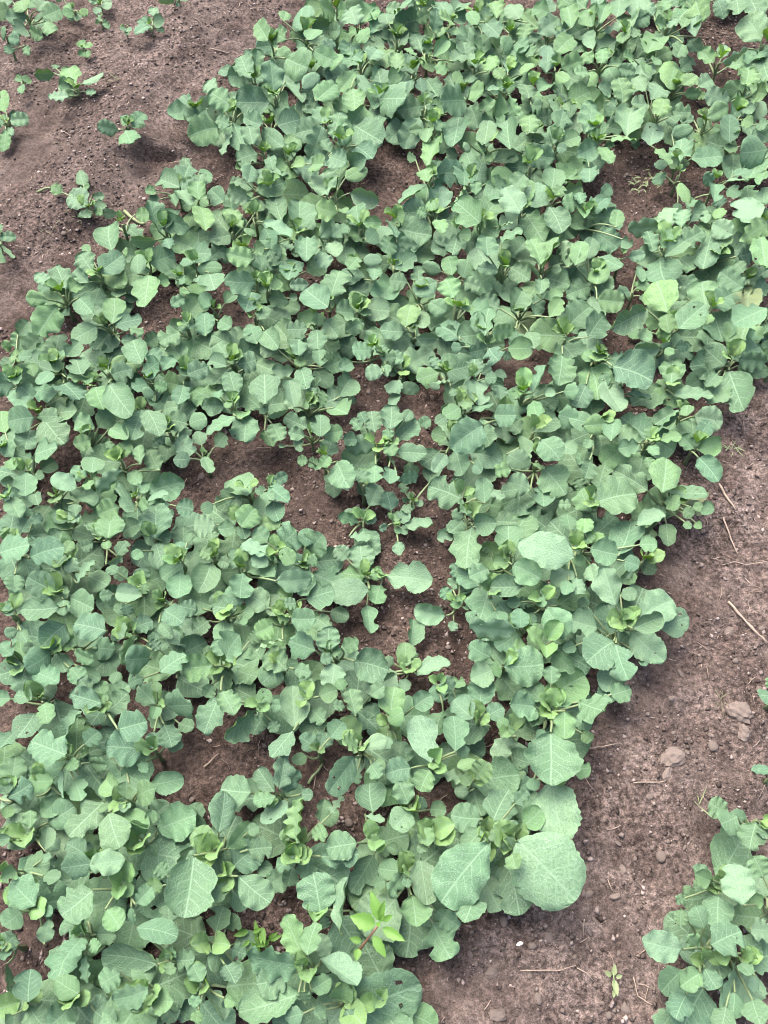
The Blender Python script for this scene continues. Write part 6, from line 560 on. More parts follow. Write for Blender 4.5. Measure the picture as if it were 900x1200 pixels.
('small-leaved bright green cabbage plant across the footpath, first from the top',3,623,447,50,'-21 -12 97 -32 -2 7 32 14 48 86 g;4 20 34 -7 17 8 20 -14 -46 88 y;7 11 42 7 19 0 18 -7 0 100 y;22 1 35 22 -8 4 23 -15 14 98 p;10 3 53 16 5 7 16 -35 -12 93 y'),
('small-leaved green cabbage plant across the footpath, second from the top',3,595,327,53,'-18 -5 88 -33 4 -2 24 3 64 77 g;-7 -6 55 -17 -15 11 16 40 17 90 g;11 8 50 14 10 5 17 -8 -37 93 p;-4 -13 60 -5 -17 9 15 -1 48 88 y;3 -11 60 1 -15 13 15 -56 53 63 g'),
('small-leaved blue-green cabbage plant across the footpath, third from the top',3,544,257,66,'-27 6 66 -35 -16 22 40 39 32 86 g;-7 -5 81 -17 -36 -3 40 -18 0 98 g;-1 -5 71 1 -25 18 28 9 59 80 g;-30 13 42 -29 16 8 33 12 -28 95 g;-9 6 53 -25 6 2 23 -3 -46 89 g'),
('small-leaved green cabbage plant above the bottom left corner, third nearest',0,-524,185,62,'15 -1 88 -11 -13 20 24 79 22 58 y;17 2 72 37 10 0 39 5 -23 97 g;53 -8 91 25 -3 1 24 2 41 91 g;47 13 88 15 4 9 15 -52 17 83 p;-9 -4 54 -2 -10 17 12 39 78 49 y'),
('blue-green cabbage plant above the bottom left corner, second nearest',0,-493,147,52,'17 -8 83 -39 31 3 47 0 -10 99 g;4 -15 97 -9 -19 27 32 71 44 55 g;-7 -19 95 -16 -9 -3 20 -10 -15 98 g;25 -10 76 16 -7 6 15 -32 13 94 g;30 -52 60 4 28 10 23 23 -35 91 p;-6 -1 37 60 13 5 55 4 -52 85 g;-17 -7 19 22 75 1 76 -7 1 100 g'),
('small-leaved green cabbage plant above the bottom left corner, nearest',0,-511,93,67,'-8 -6 61 22 18 15 29 -31 -34 89 g;4 -23 66 14 -36 11 28 93 37 0 g;4 -6 79 5 -15 12 17 2 64 77 g;-16 3 59 -21 4 3 19 14 -12 98 y;-21 8 44 -17 10 1 17 4 0 100 g'),
('green cabbage plant lower left of the reddish soil patch, third nearest',0,-405,199,64,'-12 6 87 -26 13 9 30 31 -4 95 g;12 -11 122 -42 -6 1 40 8 -53 84 g;-16 -11 34 -69 -16 -3 69 -4 -3 100 g;-23 7 23 -20 47 -2 49 -14 -1 99 y;11 -16 44 22 -23 6 28 -12 14 98 p'),
('green cabbage plant left of the lowest dark gap, third nearest',0,-361,170,68,'-1 -2 64 10 25 24 33 -42 -54 73 g;-14 -4 67 -25 -8 -2 27 -6 -11 99 g;0 2 78 19 -18 9 24 -50 -11 86 y;-34 -12 98 -37 -32 3 51 -3 12 99 g;23 -29 86 20 22 0 26 20 -19 96 g;-11 -37 105 23 -24 7 31 -8 21 97 y;-5 -19 65 2 -12 16 12 32 76 56 g;18 -32 87 5 -21 -3 16 -62 -27 74 g;7 -18 17 -10 -65 -3 67 -9 -4 100 g;-6 14 15 -9 44 3 46 -20 -10 98 g;-3 -1 28 -68 -31 7 75 21 -27 94 g'),
('small-leaved green cabbage plant upper right of the bottom left corner, second nearest',0,-408,106,62,'0 1 70 -32 13 0 32 3 10 99 g;4 -5 82 -11 -27 25 34 -6 69 72 g;10 -27 82 5 -33 -2 25 -69 -14 71 g;14 -8 86 16 -13 9 17 -38 19 91 y;16 0 64 30 -1 9 26 -27 -39 88 g;-14 20 21 11 -47 0 48 9 3 100 y;-25 -9 42 -2 -44 31 49 1 57 82 g'),
('small-leaved green cabbage plant left of the lowest dark gap, second nearest',0,-288,75,62,'-42 36 99 56 -10 2 38 8 62 78 g;-5 41 72 -5 26 -2 26 5 7 100 g;-15 -6 70 -74 12 6 52 -4 -64 77 g;4 -1 81 1 14 14 17 -8 -69 72 y;6 -3 88 4 -17 10 17 23 53 81 y;8 -1 73 29 0 7 29 -22 -2 98 g'),
('green cabbage plant upper left of the lowest dark gap, third nearest',0,-279,174,62,'-23 5 67 -18 13 6 21 19 -21 96 g;-18 15 26 -49 -52 12 74 6 16 98 g;-2 17 41 9 29 25 36 3 -65 76 p;-2 -13 38 4 -23 5 25 29 26 92 g;-30 -6 60 -25 -7 11 25 39 -2 92 y'),
('green cabbage plant lower left of the lowest dark gap, second nearest',0,-305,37,67,'-6 9 66 -18 28 -2 34 42 32 85 g;6 1 119 -45 -12 -3 33 5 -41 91 g;7 -13 91 30 0 14 30 -41 3 91 y;-39 21 91 -23 -15 10 31 38 5 92 g;-7 -13 96 -8 -10 15 16 60 49 63 g;11 -15 44 19 -18 1 26 0 5 100 g;-18 4 29 21 -45 7 49 12 20 97 g;1 9 15 -80 11 1 76 3 15 99 y;-27 -2 41 71 32 0 74 -13 31 94 g;-22 2 33 -19 -56 49 70 32 56 76 g'),
('blue-green cabbage plant upper right of the bottom left corner, nearest',0,-477,27,52,'27 -4 121 -2 38 8 38 -1 -21 98 g;3 -3 66 -22 -5 -10 22 -43 19 88 g;0 -17 90 -2 -10 17 16 77 51 39 g;12 -5 73 26 -25 4 33 -15 -1 99 g;-14 15 41 19 -70 -2 73 15 1 99 p;-7 6 45 53 -7 -1 49 2 5 100 g'),
('green cabbage plant right of the bottom left corner',0,-405,29,68,'13 4 105 -32 17 5 30 23 13 97 y;-3 -3 85 17 -3 10 11 -48 13 87 y;-10 0 62 -16 0 -12 11 -59 17 79 g;24 -27 66 6 32 -2 25 31 -1 95 g;-5 -7 71 -15 -26 31 39 59 46 67 g;26 -14 72 30 -16 2 31 -12 -10 99 g;-27 15 41 51 -52 -2 71 4 0 100 g;-14 4 29 -3 51 6 52 17 -9 98 y;3 14 17 27 39 27 50 13 -63 77 y'),
('green cabbage plant upper left of the lowest dark gap, nearest',0,-225,182,65,'11 -15 92 -14 -25 8 20 23 16 96 g;28 -9 112 45 -34 -1 43 7 5 100 g;11 10 60 39 27 5 48 2 -23 97 g;42 9 46 25 3 7 24 -24 -26 94 g;3 30 16 -32 -67 -4 77 10 -10 99 y;11 -20 42 24 -20 1 30 -13 -8 99 g'),
('blue-green cabbage plant above the lowest dark gap',0,-127,202,65,'4 4 75 -25 -21 9 24 16 24 96 g;21 3 61 -1 -32 8 33 -20 23 95 g;-3 -7 51 -6 -27 2 27 37 -2 93 g;38 0 86 54 3 -3 37 3 27 96 g;4 6 45 70 -40 7 73 -27 -31 91 g;-9 -11 42 -29 -24 8 36 46 -28 84 p'),
('blue-green cabbage plant right of the lowest dark gap',0,-89,141,61,'4 -14 93 -11 53 10 55 -6 -20 98 g;3 -9 47 6 -17 -2 18 34 3 94 g;33 -39 112 3 69 10 37 -93 -1 38 p;39 -1 19 42 -40 -3 53 1 -7 100 g;21 -9 30 40 -62 1 71 17 13 98 g'),
('green cabbage plant lower right of the lowest dark gap',0,-100,64,68,'-8 12 86 -26 52 0 42 -47 -23 85 y;0 12 119 10 40 2 31 -39 5 92 y;25 13 70 -15 28 5 23 6 -14 99 p;16 11 99 51 -32 11 43 29 67 68 p;-6 1 95 -77 10 -4 53 -13 -74 66 g;6 -26 91 25 14 9 25 -18 -26 95 y;-2 -40 94 -2 12 18 19 8 -83 55 y;-27 -7 68 -41 -11 8 43 22 -9 97 g;-13 -30 64 -77 -20 0 56 -9 36 93 g;3 10 18 -60 -29 11 71 10 16 98 g;1 -6 38 19 43 1 47 15 -8 99 g'),
('blue-green cabbage plant left of the lowest dark gap, nearest',0,-232,95,63,'13 19 46 18 16 16 27 -18 -59 78 g;2 13 59 7 33 2 35 -8 -5 100 g;-2 -1 80 -24 0 1 23 3 26 96 g;12 -4 82 -3 -33 0 26 66 -6 75 g;23 -27 92 17 -22 13 28 12 59 80 g;26 -8 72 21 -6 -2 23 7 -14 99 g;31 -24 67 14 -10 8 17 -58 -14 81 g;-14 3 23 -65 23 2 62 11 24 96 g;9 13 41 -29 -66 11 74 33 2 94 g;23 1 27 36 1 3 32 -8 3 100 g'),
('green cabbage plant lower left of the lowest dark gap, nearest',0,-240,44,57,'4 3 95 -15 21 -3 25 27 30 92 g;2 -5 65 31 -34 1 34 63 59 50 p;0 -12 92 -4 -13 15 17 22 70 68 g;36 -15 105 16 -7 10 16 -57 -9 82 y;5 -28 106 0 -15 13 16 35 63 69 y;-5 -19 34 42 -38 2 52 5 11 99 g;-2 -2 18 -46 -25 11 54 14 17 97 g;26 -1 38 76 5 6 70 -9 22 97 y'),
('blue-green cabbage plant lower left of the pointed-leaf weed',0,-56,24,59,'-48 -12 75 -25 -6 -3 25 -11 1 99 g;-19 -7 68 -16 -6 8 17 43 6 90 g;6 -8 87 13 -19 -2 25 11 0 99 g;6 -15 65 98 39 2 87 19 -51 84 g;3 -7 25 -23 41 34 52 33 -49 81 g;13 11 37 -41 -51 -3 69 8 -12 99 p;-19 -5 24 -69 -35 10 72 3 23 97 g'),
('green cabbage plant upper right of the pointed-leaf weed',0,36,186,56,'-33 -13 72 -18 -6 -2 18 -1 -27 96 g;-10 0 66 -34 4 0 33 -1 6 100 g;-6 -2 72 -24 -32 12 28 64 -21 74 g;-3 -12 91 -3 -14 14 15 -1 69 73 g;2 -34 91 4 -40 8 41 23 22 95 y;14 11 96 10 -58 8 44 41 19 89 p;35 -50 62 31 -22 7 28 -45 -35 83 g;32 -64 49 22 -46 9 53 -33 2 94 g;1 -36 23 -7 -70 0 74 6 -1 100 g;-21 7 25 -60 -50 -1 73 0 -1 100 y;-19 -32 44 -44 -48 11 68 -4 26 97 p;-12 -2 30 71 49 2 77 -3 0 100 g;19 -16 41 14 -53 8 55 -15 11 98 g'),
("blue-green cabbage plant upper left of the bed's lower tip, nearest",0,145,218,50,'0 -2 114 -71 -76 6 71 13 -4 99 g;-23 -68 94 -18 -32 31 44 -10 72 69 g;-28 -11 79 -19 -6 8 18 38 9 92 g;-6 -33 37 23 -47 10 54 13 27 95 p;16 10 33 27 14 7 28 -9 -29 95 g'),
("green cabbage plant above the bed's lower tip, nearest",0,186,222,62,'-2 -16 93 -13 16 21 27 -26 -83 49 y;-12 -20 119 2 -24 16 26 -55 43 72 y;-11 -19 50 13 -72 1 56 -32 -5 95 g;-3 -2 111 72 -78 3 99 -25 -19 95 p;-10 -44 91 10 -17 7 15 -4 35 94 g;20 31 35 15 53 2 52 0 -3 100 g;-7 0 33 26 78 -2 71 -42 16 89 g'),
('green cabbage plant below the pointed-leaf weed',0,-6,29,62,'8 18 38 -32 56 4 64 0 -7 100 g;9 -12 33 22 -33 27 44 -8 59 80 g;11 -29 34 12 -36 31 44 -2 65 76 g;36 -16 39 40 -19 0 41 -9 -17 98 y;11 -20 54 19 -36 30 46 -31 51 81 g'),
('small-leaved green cabbage plant across the footpath, fifth from the top',3,545,138,66,'-16 38 85 -11 28 11 32 -5 -39 92 g;-25 4 92 -21 7 8 20 26 -29 92 y;-47 -26 83 33 -2 -12 32 32 -12 94 p;-64 -1 121 -5 54 -3 45 -24 3 97 p;3 -8 25 -60 5 -3 60 -6 -8 99 g;5 19 20 -1 51 4 51 -28 -7 96 p'),
('small-leaved green cabbage plant across the footpath, sixth from the top',3,445,90,66,'-16 -1 114 43 17 5 47 -6 -16 99 g;-10 22 82 -9 26 11 31 20 -32 93 g;-44 44 104 -3 -21 -3 17 -27 -12 96 y;-55 -6 121 -53 9 8 39 12 -18 98 p;-24 -1 86 -18 11 19 26 38 -58 72 y;0 7 16 -42 36 9 55 -1 -26 97 g;14 16 35 -7 -54 31 57 -60 45 66 g;22 0 23 -12 49 9 50 19 -14 97 y'),
('green cabbage plant across the footpath, eighth from the top',3,434,73,53,'-19 -15 97 -31 -17 9 31 16 20 97 y;-9 -9 86 9 -25 10 28 -17 33 93 g;-35 -39 76 -20 -28 1 34 -35 28 89 g;-3 -7 40 4 44 0 46 -20 1 98 g;-42 -57 32 -27 -27 1 33 10 -5 99 g;0 -30 43 -40 -57 1 63 -2 4 100 g;-24 -9 36 -32 -27 1 37 9 -6 99 g'),
('blue-green cabbage plant across the footpath, seventh from the top',3,482,80,52,'9 4 54 31 13 0 32 -11 30 95 g;-8 -6 71 -30 -55 6 31 78 -37 51 p;-10 -10 95 4 -16 19 22 -9 75 66 g;13 -24 75 -7 -20 1 16 17 -2 99 p;-17 -43 72 -8 -31 -1 34 -53 11 84 g;-32 -59 73 -15 -28 10 31 -18 40 90 g;0 -52 84 -3 -28 24 33 -40 62 67 g;19 -11 34 -28 -55 0 63 -1 1 100 p;14 -4 38 60 15 2 58 -2 -6 100 g'),
('small-leaved blue-green cabbage plant above the bare upper slope',0,-441,1881,52,'-22 6 46 -41 -40 23 56 55 -10 83 g;21 9 50 -48 -52 8 60 48 -32 82 g;-12 31 29 65 8 10 59 4 -87 48 p;-26 32 40 -25 47 -3 32 -37 -13 92 g;25 -28 40 35 -66 9 43 -19 4 98 p'),
('small-leaved green cabbage plant upper right of the bare upper slope, second nearest',0,-263,1786,65,'-12 -33 99 -46 33 -2 48 -36 -46 82 g;20 -19 88 53 14 6 58 6 -59 80 g;-22 50 46 -20 18 11 27 -7 -59 80 g;2 84 40 9 51 5 39 21 -14 97 y;9 37 50 24 16 12 29 -7 -53 84 p'),
('bright green cabbage plant upper right of the bare upper slope, fourth nearest',0,-276,2102,51,'-2 -57 106 -37 80 -1 46 -54 -24 81 y;39 -91 84 56 -62 19 77 -57 -28 78 y;-39 -22 55 -28 -21 5 29 25 -12 96 g;9 43 30 -55 -23 9 52 34 -51 79 g;-2 29 35 43 -86 3 59 -32 -13 94 y'),
('green cabbage plant lower right of the top edge middle, second nearest',0,315,2151,70,'13 -38 79 23 -39 2 47 -47 -23 85 g;4 47 27 -62 -65 11 63 46 -29 84 y;9 62 38 25 74 11 56 -3 -13 99 g;16 48 31 -21 -124 1 69 -17 4 98 p;5 61 31 45 -8 4 41 -18 -70 69 g'),
('green cabbage plant upper left of the pale weedy pocket, third nearest',0,424,1866,56,'-4 22 62 -6 56 6 29 60 -2 80 p;-5 -23 99 7 -29 -1 25 -61 -18 77 y;16 52 43 60 33 10 64 9 -44 89 y;24 34 29 16 -81 1 51 -28 -4 96 p;-11 30 43 -38 32 5 41 -11 -29 95 y;-20 0 45 -48 -21 11 42 43 -64 63 g;16 -13 47 -32 82 5 66 11 -2 99 g'),
('green cabbage plant lower right of the topmost narrow gap, second nearest',0,896,1732,62,'-25 -14 69 -74 -26 9 73 31 -62 72 g;-66 -121 96 -27 -50 11 28 -45 42 79 y;-25 -9 45 -49 -79 -2 58 -28 15 95 g;3 45 48 -36 30 8 43 -33 -59 74 g;4 33 31 -39 -19 1 31 17 -29 94 p'),
('green cabbage plant below the topmost narrow gap, second nearest',0,819,1838,67,'-8 -65 106 16 -26 9 29 -72 -21 66 y;48 -26 66 13 -24 18 30 -87 -11 47 p;10 36 33 55 84 3 66 19 -17 97 g;43 40 31 6 -78 8 46 -11 9 99 g;29 33 48 22 3 7 22 -17 -57 80 p'),
('green cabbage plant right of the triangular soil gap, nearest',0,-389,1195,69,'-7 -31 93 -38 -27 0 45 21 -28 94 g;-16 11 70 31 -22 18 38 -55 -11 83 g;-10 18 52 -33 2 4 32 6 -60 80 g;-9 45 37 -10 -79 5 54 28 2 96 g;-41 -6 44 -13 -65 10 46 4 14 99 g;4 -4 38 64 -41 11 63 -25 -14 96 g;-25 40 27 48 24 2 52 21 -48 85 y;-56 -8 57 -25 -26 5 32 52 -36 77 g;-14 46 42 29 50 11 55 21 -32 92 g'),
('small-leaved green cabbage plant right of the bare upper slope, nearest',0,-279,1511,56,'29 -79 116 60 -50 6 45 8 21 97 p;9 16 38 29 63 -3 47 55 -21 81 g;-12 53 19 40 -69 11 53 -74 -33 58 y;-2 46 32 -29 44 12 44 -9 -31 95 y;18 -3 35 22 -71 5 47 -49 -8 87 g'),
('green cabbage plant left of the pale weedy pocket, third nearest',0,328,1663,62,'-19 -49 85 -31 -43 -4 42 23 -24 94 g;14 36 33 -4 -76 3 48 -6 4 100 g;-32 -22 56 -59 -14 2 56 14 -45 88 y;2 29 41 -57 -18 8 49 25 -42 87 g;8 8 30 -13 97 10 68 -59 -16 79 y'),
('blue-green cabbage plant upper right of the thin soil strip, second nearest',0,59,1191,61,'-17 -7 71 -50 1 5 42 10 -25 96 g;3 -41 91 41 3 -3 28 10 -86 50 g;5 39 23 -18 -73 11 49 20 9 98 g;13 29 22 -47 29 -1 45 -25 -40 88 g;-19 39 47 -52 27 11 55 -5 -48 87 g;0 -1 49 -64 -30 0 67 17 -37 91 p;25 7 38 64 -30 4 66 -25 -40 89 g'),
('green cabbage plant upper right of the small square soil gap',0,357,1170,61,'5 33 49 5 54 3 38 -2 -5 100 g;43 -5 73 38 53 8 54 34 -38 86 g;-17 -65 94 -15 -69 -2 57 17 -7 98 y;-9 8 51 41 -66 2 68 -16 -6 99 g;2 26 58 59 57 9 65 30 -45 84 g;4 11 59 -75 0 3 72 3 -49 87 y'),
('small-leaved blue-green cabbage plant below the pale weedy pocket, second nearest',0,496,1393,61,'16 -1 67 33 -2 11 25 -29 -59 75 p;-12 1 56 -20 -14 8 14 42 -10 90 g;-4 16 39 -20 -12 -1 19 13 -33 93 g;-5 -5 54 -13 -27 10 14 19 25 95 g;-3 14 38 -16 -19 6 14 8 24 97 g'),
('blue-green cabbage plant upper left of the wide bare patch, second nearest',0,-394,942,70,'15 -16 75 35 -33 0 39 -35 -35 87 p;-7 -12 75 -16 -23 8 23 55 -11 83 g;40 -1 96 32 9 9 35 -16 -36 92 g;-12 18 35 4 -64 8 46 -16 11 98 g;-6 39 35 17 91 -3 67 0 3 100 g;-26 28 44 54 -31 4 54 -14 -13 98 g'),
('green cabbage plant right of the thin soil strip',0,121,1081,59,'-13 -13 94 -20 25 7 24 10 -20 98 g;-11 17 70 29 4 2 29 -1 -36 93 g;-33 -40 83 36 5 6 18 -22 53 82 p;-38 -46 91 19 -15 10 14 -64 -38 66 g;4 -38 74 29 15 1 15 40 -81 43 p;-13 15 50 -45 -15 -4 43 0 -27 96 y;-14 25 35 67 22 0 68 13 -38 91 g'),
('small-leaved blue-green cabbage plant right of the small square soil gap, second nearest',0,446,1041,56,'10 -16 73 46 -10 0 23 8 37 93 p;6 19 55 5 19 3 17 -18 -10 98 p;-8 9 45 -21 0 2 17 10 -47 88 g;13 -2 45 8 -17 6 14 -59 0 81 g;0 16 32 -16 -10 7 12 38 0 92 g'),
('green cabbage plant below the right edge high up, second nearest',0,756,1105,66,'-16 1 67 -62 -3 10 40 12 -88 45 g;32 39 30 -48 58 0 65 -28 -23 93 g;-4 3 39 -40 -11 4 33 21 -44 88 g;6 49 40 -12 16 9 21 -9 -54 84 g;-3 20 54 -22 13 8 24 -23 -76 61 y'),
('green cabbage plant lower left of the large bitten leaf',0,257,526,63,'6 -16 78 31 -38 9 35 -70 -43 57 y;-4 -18 27 34 78 10 74 9 -17 98 y;19 7 36 57 -36 3 62 -28 -36 89 g;-5 36 32 -14 34 -3 34 -2 7 100 g;29 19 49 33 15 8 33 -8 -30 95 g'),
('small-leaved blue-green cabbage plant left of the reddish soil patch, nearest',0,-346,357,56,'-9 -3 72 -61 6 3 57 1 -40 92 g;-5 -20 71 -5 -18 10 19 29 42 86 g;-11 -3 42 -31 -40 -3 49 8 -14 99 g;13 13 39 26 -1 7 23 -25 -15 96 p;-22 12 58 -24 15 -2 23 -11 -2 99 g'),
('green cabbage plant left of the pale clod, nearest',0,248,326,68,'-2 -16 86 8 -86 1 67 -39 -3 92 p;29 -1 82 27 1 6 28 -21 -31 93 y;-23 -9 50 -31 -16 -1 30 15 -35 93 g;-25 15 52 -34 15 -2 34 -6 -2 100 g;3 35 33 -3 28 -2 27 3 7 100 g'),
('green cabbage plant across the footpath, fourth from the top',3,478,172,50,'-23 1 91 -26 15 9 26 31 -1 95 g;-27 -2 100 -25 8 10 26 18 -47 86 y;-14 -17 82 -13 -43 10 44 -13 26 96 g;-51 -17 50 -17 -6 9 15 44 9 89 g;12 11 16 57 66 0 73 2 -2 100 g;12 16 16 -5 -49 29 52 -45 48 75 p;1 -9 29 -54 -10 9 48 18 -9 98 g'),
('green cabbage plant upper right of the large bitten leaf',0,439,680,59,'11 18 20 21 -19 11 29 -59 -22 77 g;0 6 43 -73 9 5 67 7 -6 100 g;28 55 17 1 62 4 50 -25 -5 97 g;-11 -5 39 -27 -27 9 27 52 -25 82 y;-19 25 37 -29 14 3 29 -13 -45 88 p'),
('blue-green cabbage plant right of the central soil pocket, second nearest',0,176,616,56,'1 24 44 -24 -77 9 63 0 12 99 g;-17 18 50 -34 31 2 42 -12 -19 97 g;-4 -38 48 -5 -42 1 40 -21 4 98 g;15 -31 49 17 -41 -2 43 -6 -7 100 g;7 -30 59 8 -35 2 33 -9 3 100 g'),
('small-leaved green cabbage plant below the central soil pocket, second nearest',0,85,454,66,'7 -29 39 -15 -47 11 42 -66 36 66 g;-2 14 39 7 -33 6 30 -1 18 98 g;26 4 38 26 -11 0 29 -10 -28 96 g;13 -1 39 16 -18 5 22 -30 -3 95 g;16 6 57 26 5 -2 22 6 6 100 y'),
('small-leaved green cabbage plant below the thin soil strip, third nearest',0,-36,824,63,'-3 27 32 5 -33 3 26 -4 9 100 g;-2 24 52 -2 18 3 17 15 -17 97 y;-11 21 45 -15 18 -4 18 -22 2 98 g;0 26 37 1 21 -4 16 -5 18 98 p;8 9 60 15 10 6 17 12 -65 75 g'),
('small-leaved green cabbage plant lower left of the bare upper slope',0,-554,1468,60,'-6 26 35 44 -45 5 41 -25 -13 96 g;15 47 44 38 -1 4 33 -9 -54 84 y;-24 10 32 -9 -35 10 23 59 7 81 p;-19 15 40 -18 -17 4 20 49 -33 81 g;6 18 30 24 -22 2 22 -16 -8 98 g')]

GROUPS = ('young cabbages in the dense bed', 'stray seedlings on the bare slope', 'cabbages in the top left corner', 'cabbages across the footpath')
def add_leaf(plant, name, me, Mx, tone, crown, thick):
    """blade and its stalk; matrices are in the plant's own frame"""
    o = link(bpy.data.objects.new(name, me), plant); o.matrix_basis = Mx; o.color = tint(tone)
    if thick:
        B = Mx.translation; dv = B - crown; L = dv.length
        if L > .006:
            p = link(bpy.data.objects.new('petiole', random.choice(PETS)), o); p.matrix_parent_inverse = Mx.inverted()
            n = Vector((0, 0, 1)) if abs(dv.normalized().z) < .95 else Vector((1, 0, 0)); th = thick / .036
            p.matrix_basis = frame(crown, dv, n, L, th, th if L > .02 else th)
            # stalk meshes arch in units of their length, so thickness and arch scale together
    return o
for label, kind, px, py, ch, leaves in PLANTS:
    x, y = px / 1000, py / 1000; g = float(swell(np.array([x]), np.array([y]))[0])
    root = bpy.data.objects.new('cabbage_plant', None); root.empty_display_size = .03; link(root); root.location = (x, y, g)
    tag(root, label, 'cabbage', GROUPS[kind])
    AGE[:] = [random.uniform(-1, 1), random.uniform(.85, 1.15)]
    c = ch / 1000; crown = Vector((0, 0, c * .55))
    st = link(bpy.data.objects.new('stem', STEM), root); sw = min(.032, c * .5); st.scale = (sw, sw, c * 1.0); st.rotation_euler = (0, 0, random.uniform(0, 6.28))
    rows = [q.split() for q in leaves.split(';')]
    ws = []
    for q in rows:
        k = [int(e) / 1000 for e in q[:7]]; n = Vector([int(e) / 100 for e in q[7:10]]); B = Vector(k[0:3]); A = Vector(k[3:6]); L = A.length; W = k[6]; ws.append(W)
        mx = frame(B, A, n, L, W, (L + W) / 2)
        add_leaf(root, 'leaf', random.choice(BLADES), mx, q[10], crown, .0017 + W * .012)
    w0 = min(.044, max(ws) * .44)
    for i in range(random.choice((3, 3, 4))):   # the unopened leaves round the growing point
        az = random.uniform(0, 6.28); el = random.uniform(.5, 1.2); A = Vector((math.cos(az) * math.cos(el), math.sin(az) * math.cos(el), math.sin(el))); n = Vector((-math.cos(az), -math.sin(az), .6))
        L = w0 * random.uniform(.75, 1.2)
        add_leaf(root, 'heart_leaf', random.choice(HEARTS), frame(crown + Vector((0, 0, c * .6)) + A * .006, A, n, L, L * .8, L), 'h', crown, 0)

# ---------------------------------------------------------------- stones and clods lying on the paths
def lump(name, label, cat, pos, sx, sy, sz, rz, seed, mat, rough=.38, group=None):
    q = rock(V3, seed, rough, .9); rr = np.random.default_rng(seed)
    for _ in range(30):
        dd = rr.normal(size=3); dd /= np.linalg.norm(dd); q = q * (1 + .035 * rr.normal() * np.exp(-((V3 - dd) ** 2).sum(1) * 9))[:, None]
    q = q * (1 + rr.normal(0, .03, len(q)))[:, None]; m = mesh(name, q, F3, mat, False); o = link(bpy.data.objects.new(name, m))
    o.location = (pos[0], pos[1], hz(*pos) + sz * .05); o.scale = (sx, sy, sz); o.rotation_euler = (0, 0, rz); return tag(o, label, cat, group)
lump('soil_clod', 'large pale pinkish clod alone in the middle of the footpath', 'clod', (0.457,0.366), .023, .019, .015, .4, 66, M_STONE)
lump('soil_clod', 'small pale clod touching the lower side of the large one', 'clod', (0.444,0.340), .012, .014, .007, 1.2, 42, M_STONE)
lump('stone', 'angular flat grey-brown stone beside dry grass near the right edge', 'stone', (0.574,0.442), .024, .018, .014, -.7, 43, M_STONE)
lump('stone', 'rounded pinkish stone just below the angular flat stone', 'stone', (0.576,0.404), .016, .016, .013, .2, 44, M_STONE)
lump('soil_clod', 'flat pale clod beneath the long dry root on the footpath', 'clod', (0.588,0.580), .013, .012, .006, .9, 45, M_CLOD)
lump('soil_clod', 'round clod between the bed\'s lower tip and the far clump', 'clod', (0.338,0.161), .010, .009, .007, .3, 46, M_STONE)
lump('soil_clod', 'pale lump near the upper side of the round clod', 'clod', (0.356,0.199), .007, .007, .006, 2.0, 47, M_STONE)
lump('soil_clod', 'pinkish clod against the broad leaf at the bottom edge', 'clod', (0.051,0.037), .009, .009, .007, 1.0, 48, M_CLOD)
lump('soil_clod', 'broad crumbly clod at the bottom edge of the footpath', 'clod', (0.158,0.010), .014, .012, .008, .1, 49, M_CLOD)
lump('soil_clod', 'crumbly clod above the broad one at the footpath\'s bottom', 'clod', (0.152,0.062), .011, .011, .007, .5, 50, M_CLOD)
lump('soil_clod', 'pale clod left of the clump across the footpath, lowest one', 'clod', (0.373,0.010), .011, .008, .007, .4, 51, M_STONE)
lump('soil_clod', 'small pale clod by the path leaf tip above the large clod', 'clod', (0.469,0.460), .009, .008, .006, .4, 52, M_STONE)
lump('chalk_chip', 'tiny white chip on the footpath below the bed\'s lower tip', 'chip', (0.194,0.099), .005, .004, .003, .4, 53, M_WHITE)
# ---------------------------------------------------------------- straws
def straw(name, label, pts, r0, r1, mat=None, bumpy=0):
    P = [(p[0], p[1], hz(*p) + r0 + .003 + (p[2] if len(p) > 2 else 0)) for p in pts]; Q = []
    for a, b in zip(P[:-1], P[1:]):
        for t in (0, .34, .67): Q.append(tuple(a[i] + (b[i] - a[i]) * t + random.uniform(-1, 1) * r0 * .5 for i in range(3)))
    Q.append(P[-1]); n = len(Q); v, f = tube(Q, [(r0 + (r1 - r0) * i / (n - 1)) * (1 + random.uniform(-bumpy, bumpy)) for i in range(n)], 6)
    return tag(link(bpy.data.objects.new(name, mesh(name, v, f, mat or M_STRAW))), label, 'straw')
straw('straw', 'short pale straw on the footpath near the bed, uppermost of three', [(0.621,0.869), (0.629,0.845), (0.639,0.808)], .0022, .0016, None, .2)
straw('straw', 'pale straw lying in line below the uppermost one', [(0.616,0.794), (0.624,0.755), (0.632,0.726)], .0016, .0012, None, .2)
straw('straw', 'thin wavy straw lying level near the right edge', [(0.599,0.704), (0.622,0.711), (0.640,0.704), (0.675,0.706)], .0009, .0008)
straw('dry_root', 'long knotty dry root on the footpath by the right edge', [(0.596,0.633), (0.615,0.603), (0.627,0.578), (0.641,0.555)], .0028, .0018, None, .4)
straw('straw', 'straight bright straw below the large pale clod', [(0.386,0.324), (0.423,0.324), (0.438,0.327)], .0013, .0008)
straw('straw', 'frayed straw touching the bed edge left of the large clod', [(0.324,0.377), (0.346,0.381), (0.371,0.387)], .0016, .0008, None, .4)
straw('broken_stalk', 'pale broken leaf stalk lying at the bare slope\'s foot', [(-0.584,1.583), (-0.554,1.548), (-0.526,1.521)], .0042, .0030, M_WEEDPALE, .15)
straw('straw', 'straight straw on the bare slope beside the upper bed', [(-0.445,2.154), (-0.387,2.150)], .0018, .0012)
straw('straw', 'long thin straw level below the white chip', [(0.192,0.065), (0.246,0.065), (0.269,0.071)], .0008, .0007)
